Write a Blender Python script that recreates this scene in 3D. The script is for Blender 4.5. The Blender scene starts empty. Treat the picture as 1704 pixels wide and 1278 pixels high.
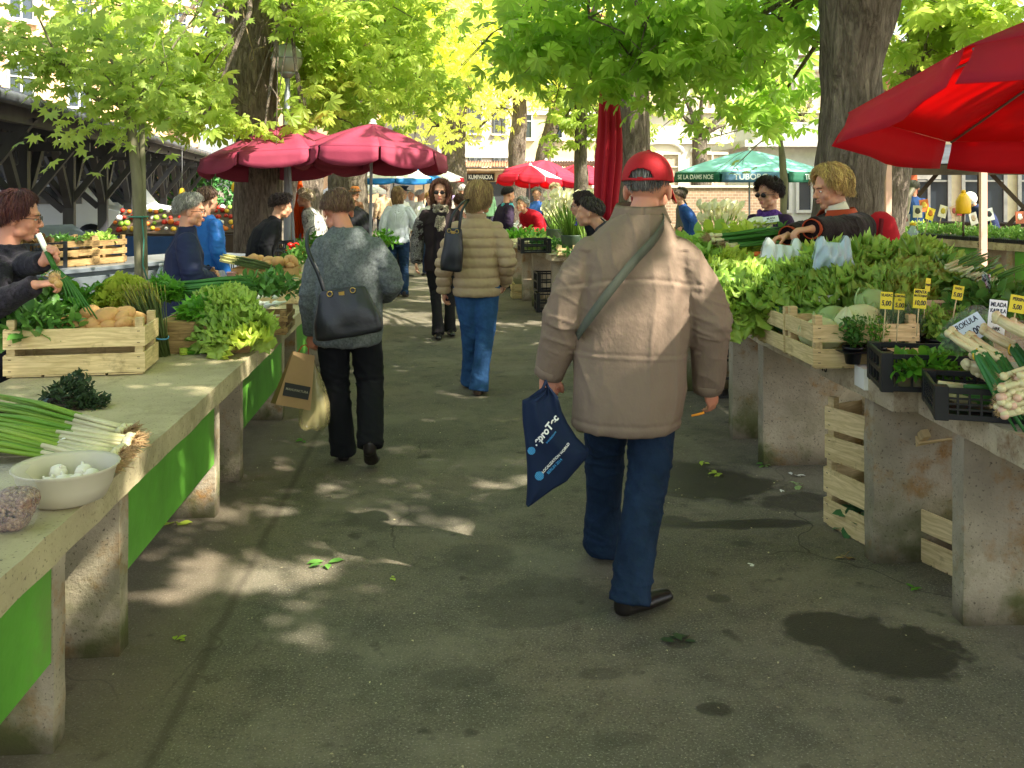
import bpy, math, random
import numpy as np
from mathutils import Vector, Matrix, noise, Euler
R = math.radians
random.seed(7); RNG = np.random.default_rng(7)
SC = bpy.context.scene; COL = SC.collection
# ---------------------------------------------------------------- camera
F, EYE, HOR, YAW = 1600.0, 1.62, 305.0, R(4.0)
cd = bpy.data.cameras.new('camera'); cam = bpy.data.objects.new('camera', cd); COL.objects.link(cam)
cam.location = (0, 0, EYE); cam.rotation_euler = (R(90), 0, -YAW)
cd.sensor_width = 36; cd.lens = 36*F/1704; cd.shift_y = -(639-HOR)/1704
cd.clip_start = .05; cd.clip_end = 2000
SC.camera = cam
# ---------------------------------------------------------------- sky, sun, exposure
SUN = Vector((.57, -.38, .73)).normalized()
w = bpy.data.worlds.new('World'); SC.world = w; w.use_nodes = True
wn = w.node_tree; bg = wn.nodes['Background']; sky = wn.nodes.new('ShaderNodeTexSky')
sky.sky_type = 'NISHITA'; sky.sun_disc = False
sky.sun_elevation = math.asin(SUN.z); sky.sun_rotation = math.atan2(SUN.x, SUN.y)
sky.air_density = 1.2; sky.dust_density = 2.5
hsv = wn.nodes.new('ShaderNodeHueSaturation'); hsv.inputs['Saturation'].default_value = .6; wn.links.new(sky.outputs[0], hsv.inputs['Color']); wn.links.new(hsv.outputs[0], bg.inputs[0]); bg.inputs[1].default_value = .145
ld = bpy.data.lights.new('sun', 'SUN'); ld.energy = 5.0; ld.angle = R(.55); ld.color = (1, .93, .80)
sun = bpy.data.objects.new('sun', ld); COL.objects.link(sun)
sun.rotation_euler = (-SUN).to_track_quat('-Z', 'Y').to_euler(); sun.location = (0, 0, 30)
SC.view_settings.view_transform = 'Standard'; SC.view_settings.look = 'None'
SC.view_settings.gamma = 1; SC.view_settings.exposure = 1.62
SC.cycles.max_bounces = 7; SC.cycles.transparent_max_bounces = 12
# ---------------------------------------------------------------- places
CA, SA = math.cos(YAW), math.sin(YAW)
def XY(px, d):
    l = (px-852)*d/F
    return l*CA + d*SA, d*CA - l*SA
def P(px, py, d):                       # a point seen at (px, py), d metres in front
    x, y = XY(px, d); return Vector((x, y, EYE-(py-HOR)*d/F))
def G(px, py, z=0.0):                   # a point seen at (px, py) at height z
    d = F*(EYE-z)/(py-HOR); x, y = XY(px, d); return Vector((x, y, z))
# ---------------------------------------------------------------- object helpers
def tag(o, label=None, cat=None, group=None, kind=None):
    if label: o['label'] = label
    if cat: o['category'] = cat
    if group: o['group'] = group
    if kind: o['kind'] = kind
    return o
def thing(name, label, cat, loc=(0, 0, 0), rz=0, group=None):
    o = bpy.data.objects.new(name, None); COL.objects.link(o); o.empty_display_size = .1
    o.location = loc; o.rotation_euler = (0, 0, rz)
    return tag(o, label, cat, group)
def link(name, me, parent=None):
    o = bpy.data.objects.new(name, me); COL.objects.link(o)
    if parent: o.parent = parent
    return o
KIDS = {}
def kids(o): return [c for c in bpy.data.objects if c.parent == o]
def dup(o, loc=None, rz=None, label=None, group=None, scale=None, parent=None, rot=None):
    ch = kids(o)
    c = o.copy(); COL.objects.link(c); c.parent = parent
    if loc is not None: c.location = loc
    if rz is not None: c.rotation_euler = (o.rotation_euler[0], o.rotation_euler[1], rz)
    if rot is not None: c.rotation_euler = rot
    if scale is not None: c.scale = (scale,)*3 if not hasattr(scale, '__len__') else scale
    if label: c['label'] = label
    if group: c['group'] = group
    for k in ch: dup(k, parent=c)
    return c
def group_of(o, g):
    o['group'] = g; return o
class MB:
    def __init__(s): s.v = []; s.f = []; s.m = []; s.s = []
    def add(s, vs, fs, mat=0, smooth=False):
        b = len(s.v); s.v += [tuple(v) for v in vs]
        s.f += [tuple(i+b for i in f) for f in fs]; s.m += [mat]*len(fs); s.s += [smooth]*len(fs); return s
    def box(s, c, d, rz=0, mat=0, M=None, bev=0):
        x, y, z = d[0]/2, d[1]/2, d[2]/2
        vs = [Vector((i*x, j*y, k*z)) for k in (-1, 1) for j in (-1, 1) for i in (-1, 1)]
        Q = M if M is not None else Matrix.Rotation(rz, 3, 'Z')
        vs = [Q @ v + Vector(c) for v in vs]
        return s.add(vs, [(0,2,3,1),(4,5,7,6),(0,1,5,4),(2,6,7,3),(0,4,6,2),(1,3,7,5)], mat)
    def bar(s, a, b, w, h=None, mat=0, up=(0, 0, 1)):     # a straight beam from a to b
        a, b = Vector(a), Vector(b); h = h or w; t = (b-a)
        L = t.length
        if L < 1e-6: return s
        t /= L; u = Vector(up)
        if abs(t.dot(u)) > .98: u = Vector((0, 1, 0))
        x = t.cross(u).normalized(); y = x.cross(t)
        return s.box((a+b)/2, (w, L, h), M=Matrix((x, t, y)).transposed(), mat=mat)
    def tube(s, path, rad, n=8, mat=0, smooth=True, cap=True, flat=1.0, up=None):
        path = [Vector(p) for p in path]; k = len(path)
        if not hasattr(rad, '__len__'): rad = [rad]*k
        vs = []; prev = None
        for i, p in enumerate(path):
            t = (path[min(i+1, k-1)]-path[max(i-1, 0)])
            t = t.normalized() if t.length > 1e-9 else Vector((0, 0, 1))
            if prev is None:
                u = Vector(up) if up else (Vector((0, 0, 1)) if abs(t.z) < .9 else Vector((1, 0, 0)))
                x = t.cross(u).normalized()
            else:
                x = (prev - t*prev.dot(t)); x = x.normalized() if x.length > 1e-6 else t.orthogonal().normalized()
            prev = x; y = t.cross(x)
            for j in range(n):
                a = 2*math.pi*j/n
                vs.append(p + x*math.cos(a)*rad[i] + y*math.sin(a)*rad[i]*flat)
        fs = [(i*n+j, i*n+(j+1) % n, (i+1)*n+(j+1) % n, (i+1)*n+j) for i in range(k-1) for j in range(n)]
        if cap: fs += [tuple(range(n-1, -1, -1)), tuple((k-1)*n+j for j in range(n))]
        return s.add(vs, fs, mat, smooth)
    def lathe(s, prof, n=24, c=(0, 0, 0), mat=0, smooth=True, rfun=None):
        vs = []; c = Vector(c)
        for r, z in prof:
            for j in range(n):
                a = 2*math.pi*j/n; q = r*(rfun(a, z) if rfun else 1)
                vs.append(c+Vector((q*math.cos(a), q*math.sin(a), z)))
        k = len(prof)
        fs = [(i*n+j, i*n+(j+1) % n, (i+1)*n+(j+1) % n, (i+1)*n+j) for i in range(k-1) for j in range(n)]
        fs += [tuple(range(n-1, -1, -1)), tuple((k-1)*n+j for j in range(n))]
        return s.add(vs, fs, mat, smooth)
    def ball(s, c, r, n=12, m=8, mat=0, M=None, fn=None):
        c = Vector(c); rr = r if hasattr(r, '__len__') else (r, r, r); vs = []
        for i in range(m+1):
            th = math.pi*i/m
            for j in range(n):
                a = 2*math.pi*j/n
                v = Vector((math.sin(th)*math.cos(a), math.sin(th)*math.sin(a), math.cos(th)))
                k = fn(v) if fn else 1
                v = Vector((v.x*rr[0]*k, v.y*rr[1]*k, v.z*rr[2]*k))
                if M is not None: v = M @ v
                vs.append(c+v)
        fs = [(i*n+j, (i+1)*n+j, (i+1)*n+(j+1) % n, i*n+(j+1) % n) for i in range(m) for j in range(n)]
        return s.add(vs, fs, mat, True)
    def grid(s, fn, nu, nv, mat=0, smooth=True, thick=0):
        vs = [Vector(fn(i/nu, j/nv)) for j in range(nv+1) for i in range(nu+1)]
        fs = [(j*(nu+1)+i, j*(nu+1)+i+1, (j+1)*(nu+1)+i+1, (j+1)*(nu+1)+i) for j in range(nv) for i in range(nu)]
        return s.add(vs, fs, mat, smooth)
    def prism(s, pts, z0, z1, mat=0):
        n = len(pts)
        return s.add([(x, y, z0) for x, y in pts]+[(x, y, z1) for x, y in pts],
                     [tuple(range(n-1, -1, -1)), tuple(range(n, 2*n))]+[(i, (i+1) % n, n+(i+1) % n, n+i) for i in range(n)], mat)
    def xf(s, M, start=0):
        for i in range(start, len(s.v)): s.v[i] = tuple(M @ Vector(s.v[i]))
        return s
    def mesh(s, name, mats):
        me = bpy.data.meshes.new(name); me.from_pydata(s.v, [], s.f)
        for m in (mats if isinstance(mats, (list, tuple)) else [mats]): me.materials.append(m)
        me.polygons.foreach_set('material_index', s.m); me.polygons.foreach_set('use_smooth', s.s)
        me.update(); return me
    def build(s, name, mats, parent=None, bevel=0, solid=0, loc=None):
        o = link(name, s.mesh(name, mats), parent)
        if loc is not None: o.location = loc
        if solid:
            md = o.modifiers.new('solid', 'SOLIDIFY'); md.thickness = solid; md.offset = 0
        if bevel:
            md = o.modifiers.new('bevel', 'BEVEL'); md.width = bevel; md.segments = 2; md.limit_method = 'ANGLE'; md.angle_limit = R(35)
        return o
def np_mesh(name, V, Fc, mats, smooth=True):           # V (n,3), Fc (m,k) with k = 3 or 4
    me = bpy.data.meshes.new(name); n, m, k = len(V), len(Fc), Fc.shape[1]
    me.vertices.add(n); me.vertices.foreach_set('co', V.astype(np.float32).ravel())
    me.loops.add(m*k); me.loops.foreach_set('vertex_index', Fc.astype(np.int32).ravel())
    me.polygons.add(m); me.polygons.foreach_set('loop_start', np.arange(0, m*k, k, dtype=np.int32))
    me.polygons.foreach_set('use_smooth', np.full(m, smooth))
    for q in (mats if isinstance(mats, (list, tuple)) else [mats]): me.materials.append(q)
    me.update(calc_edges=True); return me
def scatter(T, TF, pos, X, Y, Z, scale):               # copies of a template mesh, one per frame
    n = len(pos); scale = np.asarray(scale).reshape(-1, 1, 1)
    V = pos[:, None, :] + scale*(T[None, :, 0:1]*X[:, None, :] + T[None, :, 1:2]*Y[:, None, :] + T[None, :, 2:3]*Z[:, None, :])
    Fc = TF[None] + (np.arange(n)*len(T))[:, None, None]
    return V.reshape(-1, 3), Fc.reshape(-1, TF.shape[1])
def frames(D, Up):                                      # D direction (n,3); Up normal
    Y = D/np.linalg.norm(D, axis=1, keepdims=True)
    X = np.cross(Y, Up); X /= np.linalg.norm(X, axis=1, keepdims=True)+1e-9
    return X, Y, np.cross(X, Y)
def rdir(n):
    v = RNG.normal(size=(n, 3)); return v/np.linalg.norm(v, axis=1, keepdims=True)
# ---------------------------------------------------------------- materials
def lin(h):
    h = h.lstrip('#'); c = [int(h[i:i+2], 16)/255 for i in (0, 2, 4)]
    return tuple(x/12.92 if x <= .04045 else ((x+.055)/1.055)**2.4 for x in c)
class NT:
    def __init__(s, name):
        s.mat = bpy.data.materials.new(name); s.mat.use_nodes = True; s.t = s.mat.node_tree
        s.b = s.t.nodes['Principled BSDF']; s.out = s.t.nodes['Material Output']
    def n(s, typ, **kw):
        q = s.t.nodes.new('ShaderNode'+typ)
        for k, v in kw.items(): setattr(q, k, v)
        return q
    def l(s, a, b): s.t.links.new(a, b)
    def put(s, sock, v):
        if hasattr(v, 'is_output'): s.l(v, sock)
        else: sock.default_value = v
    def math(s, op, a, b=0, c=0, clamp=False):
        q = s.n('Math', operation=op, use_clamp=clamp); s.put(q.inputs[0], a); s.put(q.inputs[1], b); s.put(q.inputs[2], c); return q.outputs[0]
    def noise(s, vec, scale, detail=4, rough=.55, dist=0):
        q = s.n('TexNoise'); s.l(vec, q.inputs['Vector']); q.inputs['Scale'].default_value = scale
        q.inputs['Detail'].default_value = detail; q.inputs['Roughness'].default_value = rough; q.inputs['Distortion'].default_value = dist
        return q.outputs['Fac']
    def ramp(s, f, lo, hi, a=0.0, b=1.0):
        q = s.n('MapRange'); s.put(q.inputs[0], f); q.inputs[1].default_value = lo; q.inputs[2].default_value = hi
        q.inputs[3].default_value = a; q.inputs[4].default_value = b; return q.outputs[0]
    def mix(s, f, a, b, mode='MIX'):
        q = s.n('Mix', data_type='RGBA', blend_type=mode); s.put(q.inputs[0], f)
        s.put(q.inputs[6], a if hasattr(a, 'is_output') else (*a, 1)); s.put(q.inputs[7], b if hasattr(b, 'is_output') else (*b, 1))
        return q.outputs[2]
    def vec(s, which='Object', scale=None):
        q = s.n('TexCoord').outputs[which]
        if scale:
            m = s.n('Mapping'); s.l(q, m.inputs[0]); m.inputs['Scale'].default_value = scale; q = m.outputs[0]
        return q
    def bump(s, h, strength=.3, dist=.01):
        q = s.n('Bump'); s.l(h, q.inputs['Height']); q.inputs['Strength'].default_value = strength; q.inputs['Distance'].default_value = dist
        s.l(q.outputs[0], s.b.inputs['Normal'])
    def done(s, col=None, rough=None, metal=None, spec=None):
        if col is not None: s.put(s.b.inputs['Base Color'], col if hasattr(col, 'is_output') else (*col, 1))
        if rough is not None: s.put(s.b.inputs['Roughness'], rough)
        if metal is not None: s.b.inputs['Metallic'].default_value = metal
        if spec is not None: s.b.inputs['Specular IOR Level'].default_value = spec
        return s.mat
def k(c, f): return tuple(min(1, x*f) for x in c)
MC = {}
def simple(name, col, rough=.7, var=.2, sc=6, bump=.15, bs=60, metal=0, spec=.4, stretch=None, dirt=None, island=0, bd=.004, sheen=0, transl=0):
    if name in MC: return MC[name]
    c = lin(col) if isinstance(col, str) else col
    t = NT(name); v = t.vec('Object', stretch)
    f = t.ramp(t.noise(v, sc, 5), .3, .7)
    q = t.mix(f, k(c, 1-var), k(c, 1+var))
    if dirt: q = t.mix(t.ramp(t.noise(v, sc*.45, 6, .7), .55, .72), q, lin(dirt))
    if island:
        g = t.n('NewGeometry').outputs['Random Per Island']
        h = t.n('HueSaturation'); t.l(q, h.inputs['Color']); t.put(h.inputs['Value'], t.ramp(g, 0, 1, 1-island, 1+island))
        t.put(h.inputs['Hue'], t.ramp(g, 0, 1, .5-island*.05, .5+island*.05)); q = h.outputs[0]
    if bump: t.bump(t.noise(v, bs, 3), bump, bd)
    if sheen: t.b.inputs['Sheen Weight'].default_value = sheen
    m = t.done(q, rough, metal, spec)
    if transl:
        d = t.n('BsdfTranslucent'); t.l(q, d.inputs[0]); ms = t.n('MixShader'); ms.inputs[0].default_value = transl
        t.l(t.b.outputs[0], ms.inputs[1]); t.l(d.outputs[0], ms.inputs[2]); t.l(ms.outputs[0], t.out.inputs[0])
    MC[name] = m; return m
def leaf(name, c1, c2, rough=.5, transl=.4, spec=.35, tcol=None, bs=90, bump=.2):
    if name in MC: return MC[name]
    t = NT(name); g = t.n('NewGeometry').outputs['Random Per Island']
    v = t.vec('Object'); f = t.math('ADD', t.math('MULTIPLY', g, .6), t.math('MULTIPLY', t.ramp(t.noise(v, 3, 2), .3, .7), .4))
    q = t.mix(f, lin(c1), lin(c2)); t.bump(t.noise(v, bs, 2), bump, .004)
    t.done(q, rough, 0, spec)
    d = t.n('BsdfTranslucent'); hs = t.n('HueSaturation'); t.l(q, hs.inputs['Color'])
    hs.inputs['Hue'].default_value = .485; hs.inputs['Saturation'].default_value = .98; hs.inputs['Value'].default_value = 1.6 if tcol is None else tcol
    t.l(hs.outputs[0], d.inputs[0]); ms = t.n('MixShader'); ms.inputs[0].default_value = transl
    t.l(t.b.outputs[0], ms.inputs[1]); t.l(d.outputs[0], ms.inputs[2]); t.l(ms.outputs[0], t.out.inputs[0])
    MC[name] = t.mat; return t.mat
def concrete(name, col, stain, moss=None, sc=3):
    if name in MC: return MC[name]
    t = NT(name); v = t.n('NewGeometry').outputs['Position']; c = lin(col)
    q = t.mix(t.ramp(t.noise(v, sc, 6, .6), .3, .7), k(c, .7), k(c, 1.25))
    q = t.mix(t.ramp(t.noise(v, sc*1.7, 5, .7), .52, .7), q, lin(stain))
    q = t.mix(t.ramp(t.noise(v, 90, 2), .62, .72), q, k(c, .35))
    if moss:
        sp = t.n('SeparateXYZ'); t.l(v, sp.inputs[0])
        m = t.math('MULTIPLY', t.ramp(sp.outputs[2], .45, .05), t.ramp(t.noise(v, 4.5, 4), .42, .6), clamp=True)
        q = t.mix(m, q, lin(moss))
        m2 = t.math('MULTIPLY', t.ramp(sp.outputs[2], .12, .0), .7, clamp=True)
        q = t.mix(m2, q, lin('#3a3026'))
    h = t.math('ADD', t.noise(v, 60, 6, .7), t.math('MULTIPLY', t.noise(v, 9, 4), .6))
    t.bump(h, .55, .012); MC[name] = t.done(q, .9, 0, .2); return MC[name]
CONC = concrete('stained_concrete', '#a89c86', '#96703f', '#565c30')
TOPC = concrete('worn_table_concrete', '#b3a684', '#8d8262', None, 2.2)
EDGC = concrete('rough_edge_concrete', '#b8a88c', '#7d6247', None, 5)
def woodm(name, col, dark):
    if name in MC: return MC[name]
    t = NT(name); v = t.vec('Object'); c = lin(col)
    g = t.n('NewGeometry').outputs['Random Per Island']
    m = t.n('Mapping'); t.l(v, m.inputs[0]); m.inputs['Scale'].default_value = (3, 3, 28)
    cb = t.n('CombineXYZ'); t.l(g, cb.inputs[0]); t.l(g, cb.inputs[1]); sc_ = t.n('VectorMath', operation='MULTIPLY'); t.l(cb.outputs[0], sc_.inputs[0]); sc_.inputs[1].default_value = (40, 30, 0)
    t.l(sc_.outputs[0], m.inputs['Location'])
    q = t.mix(t.ramp(t.noise(m.outputs[0], 2.2, 6, .6, 1.2), .3, .72), k(c, 1.15), lin(dark))
    q = t.mix(t.ramp(t.noise(v, 7, 5, .7), .58, .75), q, k(lin(dark), .55))
    hs = t.n('HueSaturation'); t.l(q, hs.inputs['Color']); t.put(hs.inputs['Value'], t.ramp(g, 0, 1, .75, 1.15))
    t.bump(t.noise(m.outputs[0], 6, 4), .3, .003); MC[name] = t.done(hs.outputs[0], .75, 0, .25); return MC[name]
WOOD = woodm('pale_crate_wood', '#dcc595', '#b39a68')
WOODD = woodm('weathered_crate_wood', '#a88a5c', '#6d5535')
BLKP = simple('black_plastic', '#15171a', .42, .25, 8, .1, 120, spec=.5)
def glassm(name, col, alpha=.35, rough=.12):
    if name in MC: return MC[name]
    t = NT(name); t.done(lin(col), rough, 0, .5); t.b.inputs['Alpha'].default_value = alpha; t.bump(t.noise(t.vec(), 22, 4), .5, .01)
    MC[name] = t.mat; return t.mat
WHITEP = simple('white_paint', '#e8e6de', .6, .08)
SKIN = {}
def skin(c='#d6a384'):
    if c not in SKIN:
        t = NT('skin'); v = t.vec('Object'); b = lin(c)
        q = t.mix(t.ramp(t.noise(v, 9, 4), .35, .68), k(b, .88), (min(1, b[0]*1.12), b[1]*.96, b[2]*.92))
        t.bump(t.noise(v, 160, 3), .25, .002); t.done(q, .5, 0, .35)
        t.b.inputs['Subsurface Weight'].default_value = .12; t.b.inputs['Subsurface Radius'].default_value = (.02, .008, .004)
        SKIN[c] = t.mat
    return SKIN[c]
def text_mesh(txt, size, ext=.001, bold=0, space=1.0, shear=0):
    cu = bpy.data.curves.new('lettering', 'FONT'); cu.body = txt; cu.size = size; cu.extrude = ext; cu.offset = bold
    cu.align_x = 'CENTER'; cu.align_y = 'CENTER'; cu.space_character = space; cu.shear = shear
    o = bpy.data.objects.new('lettering', cu); COL.objects.link(o)
    dg = bpy.context.evaluated_depsgraph_get(); me = bpy.data.meshes.new_from_object(o.evaluated_get(dg))
    bpy.data.objects.remove(o); return me
def text(txt, size, m, parent, M, ext=.001, bold=0, space=1.0, shear=0, name='lettering', warp=None):
    me = text_mesh(txt, size, ext, bold, space, shear); me.transform(M)
    if warp:
        for v in me.vertices: v.co = warp(v.co)
    me.materials.clear(); me.materials.append(m); return link(name, me, parent)
INK = simple('dark_ink', '#1b1d3a', .6, .05, bump=0)
# ---------------------------------------------------------------- ground
def ground():
    t = NT('old_asphalt'); v = t.n('NewGeometry').outputs['Position']
    c = lin('#6f6b60')
    q = t.mix(t.ramp(t.noise(v, .9, 6, .6), .3, .7), k(lin('#5d5a4e'), .92), k(lin('#756957'), 1.0))
    q = t.mix(t.ramp(t.noise(v, 2.6, 6, .7), .5, .75), q, lin('#47443b'))
    q = t.mix(t.math('MULTIPLY', t.ramp(t.noise(v, .55, 3), .5, .7), .35), q, lin('#525a40'))
    q = t.mix(t.ramp(t.noise(v, 125, 2, .7), .57, .67, 0, .8), q, k(c, 2.1))
    q = t.mix(t.ramp(t.noise(v, 90, 2, .6), .57, .68, 0, .75), q, k(c, .35))
    q = t.mix(t.math('MULTIPLY', t.ramp(t.noise(v, 7, 6, .8), .52, .68), .45), q, lin('#36332a'))
    q = t.mix(t.math('MULTIPLY', t.ramp(t.noise(v, 1.4, 5, .7), .5, .62), .35), q, lin('#8a8170'))
    wet = None
    sp = t.n('SeparateXYZ'); t.l(v, sp.inputs[0]); X, Y = sp.outputs[0], sp.outputs[1]
    nz = t.math('ADD', t.math('MULTIPLY', t.math('SUBTRACT', t.noise(v, 3.5, 5, .6), .5), 1.6), t.math('MULTIPLY', t.math('SUBTRACT', t.noise(v, 12, 4, .6), .5), .7))
    pts = [(1400, 1045, 1.0, 95, 30), (1490, 1085, 1.0, 110, 48), (1180, 800, 1.0, 110, 32), (1330, 835, .8, 70, 14), (1240, 872, 1., 135, 8), (1120, 868, .8, 40, 9),
           (690, 860, .55, 120, 22), (620, 855, .5, 30, 14), (900, 1000, .5, 130, 40), (1190, 1180, .8, 34, 12), (1130, 1072, .7, 22, 7), (1195, 995, .7, 22, 8), (1235, 905, .6, 20, 6),
           (800, 930, .45, 60, 30), (1490, 1165, .6, 15, 6), (760, 1130, .4, 60, 20), (1040, 1230, .35, 50, 12), (1000, 1120, .5, 40, 10)]
    for px, py, st, rx, ry in pts:
        p = G(px, py); a = (G(px+rx, py)-p).length; b = (G(px, py-ry)-G(px, py+ry)).length/2
        dx = t.math('DIVIDE', t.math('SUBTRACT', X, p.x), a); dy = t.math('DIVIDE', t.math('SUBTRACT', Y, p.y), b)
        r = t.math('ADD', t.math('SQRT', t.math('ADD', t.math('MULTIPLY', dx, dx), t.math('MULTIPLY', dy, dy))), nz)
        m = t.ramp(r, 1.05, .85, 0, st)
        wet = m if wet is None else t.math('MAXIMUM', wet, m)
    q = t.mix(t.math('MULTIPLY', wet, .78), q, lin('#1c1a16'))
    q = t.mix(t.ramp(t.noise(v, 5.5, 3, .5), .66, .72, 0, .6), q, lin('#2b2922'))
    vc = t.n('TexVoronoi', feature='DISTANCE_TO_EDGE'); vc.inputs['Scale'].default_value = .55; wv = t.n('Mix', data_type='VECTOR'); wv.inputs[0].default_value = .25; t.l(v, wv.inputs[4]); nn_ = t.n('TexNoise'); nn_.inputs['Scale'].default_value = 3.0; t.l(v, nn_.inputs[0]); t.l(nn_.outputs['Color'], wv.inputs[5]); t.l(wv.outputs[1], vc.inputs['Vector'])
    q = t.mix(t.math('MULTIPLY', t.ramp(vc.outputs['Distance'], .003, .0005, 0, .6), t.ramp(t.noise(v, .8, 2), .5, .6)), q, lin('#26231e'))
    # expansion joint near the left tables
    jx = t.math('ABSOLUTE', t.math('ADD', t.math('ADD', X, .82), t.math('MULTIPLY', t.math('SUBTRACT', t.noise(v, 2.5, 4), .5), .05)))
    q = t.mix(t.ramp(jx, .03, .006, 0, .5), q, lin('#2a2620'))
    q = t.mix(t.ramp(X, -.75, -.95, 0, .35), q, lin('#7a6a58'))
    h = t.math('ADD', t.noise(v, 130, 3, .7), t.math('MULTIPLY', t.noise(v, 14, 4), .5)); t.bump(h, .6, .008)
    ro = t.math('SUBTRACT', .92, t.math('MULTIPLY', wet, .42)); t.done(q, ro, 0, .3)
    def hgt(x, y):
        return 0.0
    m = MB(); xs = [-200, -60, -20, -8, -3, 0, 3, 8, 20, 60, 200]; ys = [-60, -10, 0, 4, 8, 16, 30, 60, 120, 300]
    vs = [(x, y, 0) for y in ys for x in xs]; n = len(xs)
    m.add(vs, [(j*n+i, j*n+i+1, (j+1)*n+i+1, (j+1)*n+i) for j in range(len(ys)-1) for i in range(n-1)])
    tag(m.build('ground', t.mat), kind='structure')
ground()
# ---------------------------------------------------------------- trees
def palmate(nl=7, seed=0, spread=1.25, droop=.45):
    rs = random.Random(seed); V = []; Fc = []
    V.append((0, 0, 0))
    for i in range(nl):
        a = (i-(nl-1)/2)/((nl-1)/2)*spread*math.pi/2
        L = 1.0-.32*abs(i-(nl-1)/2)/((nl-1)/2); L *= rs.uniform(.88, 1.08); W = .2*L
        d = Vector((math.sin(a), math.cos(a), 0)); s = Vector((d.y, -d.x, 0)); b = len(V)
        def pt(t, w, f=0):
            p = d*t*L + s*w; return (p.x, p.y, -droop*(t*L)**1.7 + f)
        V += [pt(.35, -W*.6, .02), pt(.35, W*.6, .02), pt(.72, -W, .035), pt(.70, 0, -.03), pt(.72, W, .035), pt(1., 0, 0)]
        Fc += [(0, b, b+3), (0, b+3, b+1), (b, b+2, b+3), (b+1, b+3, b+4), (b+2, b+5, b+3), (b+3, b+5, b+4)]
    return np.array(V), np.array(Fc)
PALM = palmate(7, 1); PALM5 = palmate(5, 2, 1.0)
def maple():
    V = [(0, 0, 0)]; o = []
    for a, r in [(-130, .45), (-105, .35), (-75, .85), (-52, .42), (-30, .72), (-14, .5), (0, 1.0), (14, .5), (30, .72), (52, .42), (75, .85), (105, .35), (130, .45)]:
        V.append((r*math.sin(R(a)), r*math.cos(R(a)), -.28*r*r)); 
    n = len(V); return np.array(V), np.array([(0, i, i+1) for i in range(1, n-1)])
MAPLE = maple()
LSIMP = (np.array([(0, 0, 0), (-.3, .5, .06), (0, .5, -.04), (.3, .5, .06), (0, 1, -.15)], float), np.array([(0, 1, 2), (0, 2, 3), (1, 4, 2), (2, 4, 3)]))
LF_CH = leaf('chestnut_leaf_green', '#76963a', '#a8ba50', .45, .58, tcol=1.9)
LF_DK = leaf('chestnut_leaf_dark', '#648c32', '#96b448', .4, .6, tcol=2.2)
LF_YL = leaf('fresh_yellow_green_leaf', '#b4c450', '#d8dc78', .5, .56, tcol=1.9)
LF_MP = leaf('maple_leaf_green', '#74943e', '#a6b856', .45, .56, tcol=1.8)
def blob_points(blobs, dens, shell=.35):
    out = []
    for c, r in blobs:
        c = np.array(c); r = np.array(r if hasattr(r, '__len__') else (r, r, r)); n = max(6, int(dens*4.19*r.prod()))
        u = rdir(n)*(RNG.random((n, 1))**shell)*r
        wob = 1+.22*np.sin(u[:, :1]*5/r[0]+c[0])*np.cos(u[:, 1:2]*4/r[1]+c[1])
        out.append(c+u*wob)
    return np.concatenate(out)
def clumpy(p, sc=.9, thr=.42):
    keep = [noise.noise(Vector((*(q*sc),)))*.5+.5 > thr for q in p]
    return p[np.array(keep)]
HOLES = []                                              # places on the ground, tables and people that the sun reaches through gaps in the leaves
for px, py, z, r in [(450, 940, 0, .13), (400, 975, 0, .13), (310, 930, 0, .12), (270, 995, 0, .12), (495, 1070, 0, .10), (720, 695, 0, .10), (745, 652, 0, .09), (700, 770, 0, .10), (665, 743, 0, .09), (330, 858, 0, .14), (1290, 790, 0, .22),
        (1335, 845, 0, .14), (740, 640, 0, .1), (160, 865, .7, .10), (245, 778, .7, .10), (285, 728, .7, .07), (410, 610, .7, .12), (440, 580, .7, .12), (470, 560, .7, .1), (320, 740, .5, .05), (350, 700, .5, .05), (240, 850, .4, .06), (390, 660, .55, .08), (430, 625, .55, .07),
        (100, 960, .35, .07), (215, 730, .80, .06), (150, 515, 1.0, .09), (400, 535, .95, .10), (330, 640, .76, .08), (120, 665, .76, .06), (1390, 262, 1.75, .15), (690, 462, 0, .25), (700, 480, 0, .2), (640, 480, 0, .2), (560, 700, 0, .06)]:
    HOLES.append((np.array(G(px, py, z)), r))
for p_, r in [(P(1112, 535, 3.6), .03), (P(1190, 505, 3.7), .03), (P(1140, 400, 3.75), .03), (P(1130, 300, 3.85), .05), (P(615, 445, 5.4), .03), (P(1640, 190, 4.1), .25), (P(822, 595, 7.3), .08)]:
    HOLES.append((np.array(p_), r))
SN = np.array(SUN)
def open_gaps(p, base):
    q = p+np.array(base); keep = np.ones(len(p), bool)
    for c, r in HOLES:
        v = q-c; t_ = v @ SN; d = np.linalg.norm(v-t_[:, None]*SN, axis=1); keep &= ~((d < r+.05) & (t_ > 0))
    for c, r, dm in VIEWS:                                # leaves keep off the lamp globe and the bare trunk
        c = np.array(c); o_ = np.array((0, 0, EYE)); L = c-o_; dd_ = L/np.linalg.norm(L); v = q-o_; t_ = v @ dd_; keep &= ~((np.linalg.norm(v-t_[:, None]*dd_, axis=1) < r*t_/np.linalg.norm(L)) & (t_ > 6) & (t_ < np.linalg.norm(L)+dm))
    return p[keep]
VIEWS = [(P(478, 96, 12), .27, .3), (P(418, 40, 12.6), .33, -.2), (P(424, 100, 12.6), .33, -.2), (P(430, 160, 12.6), .33, -.2)]
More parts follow.
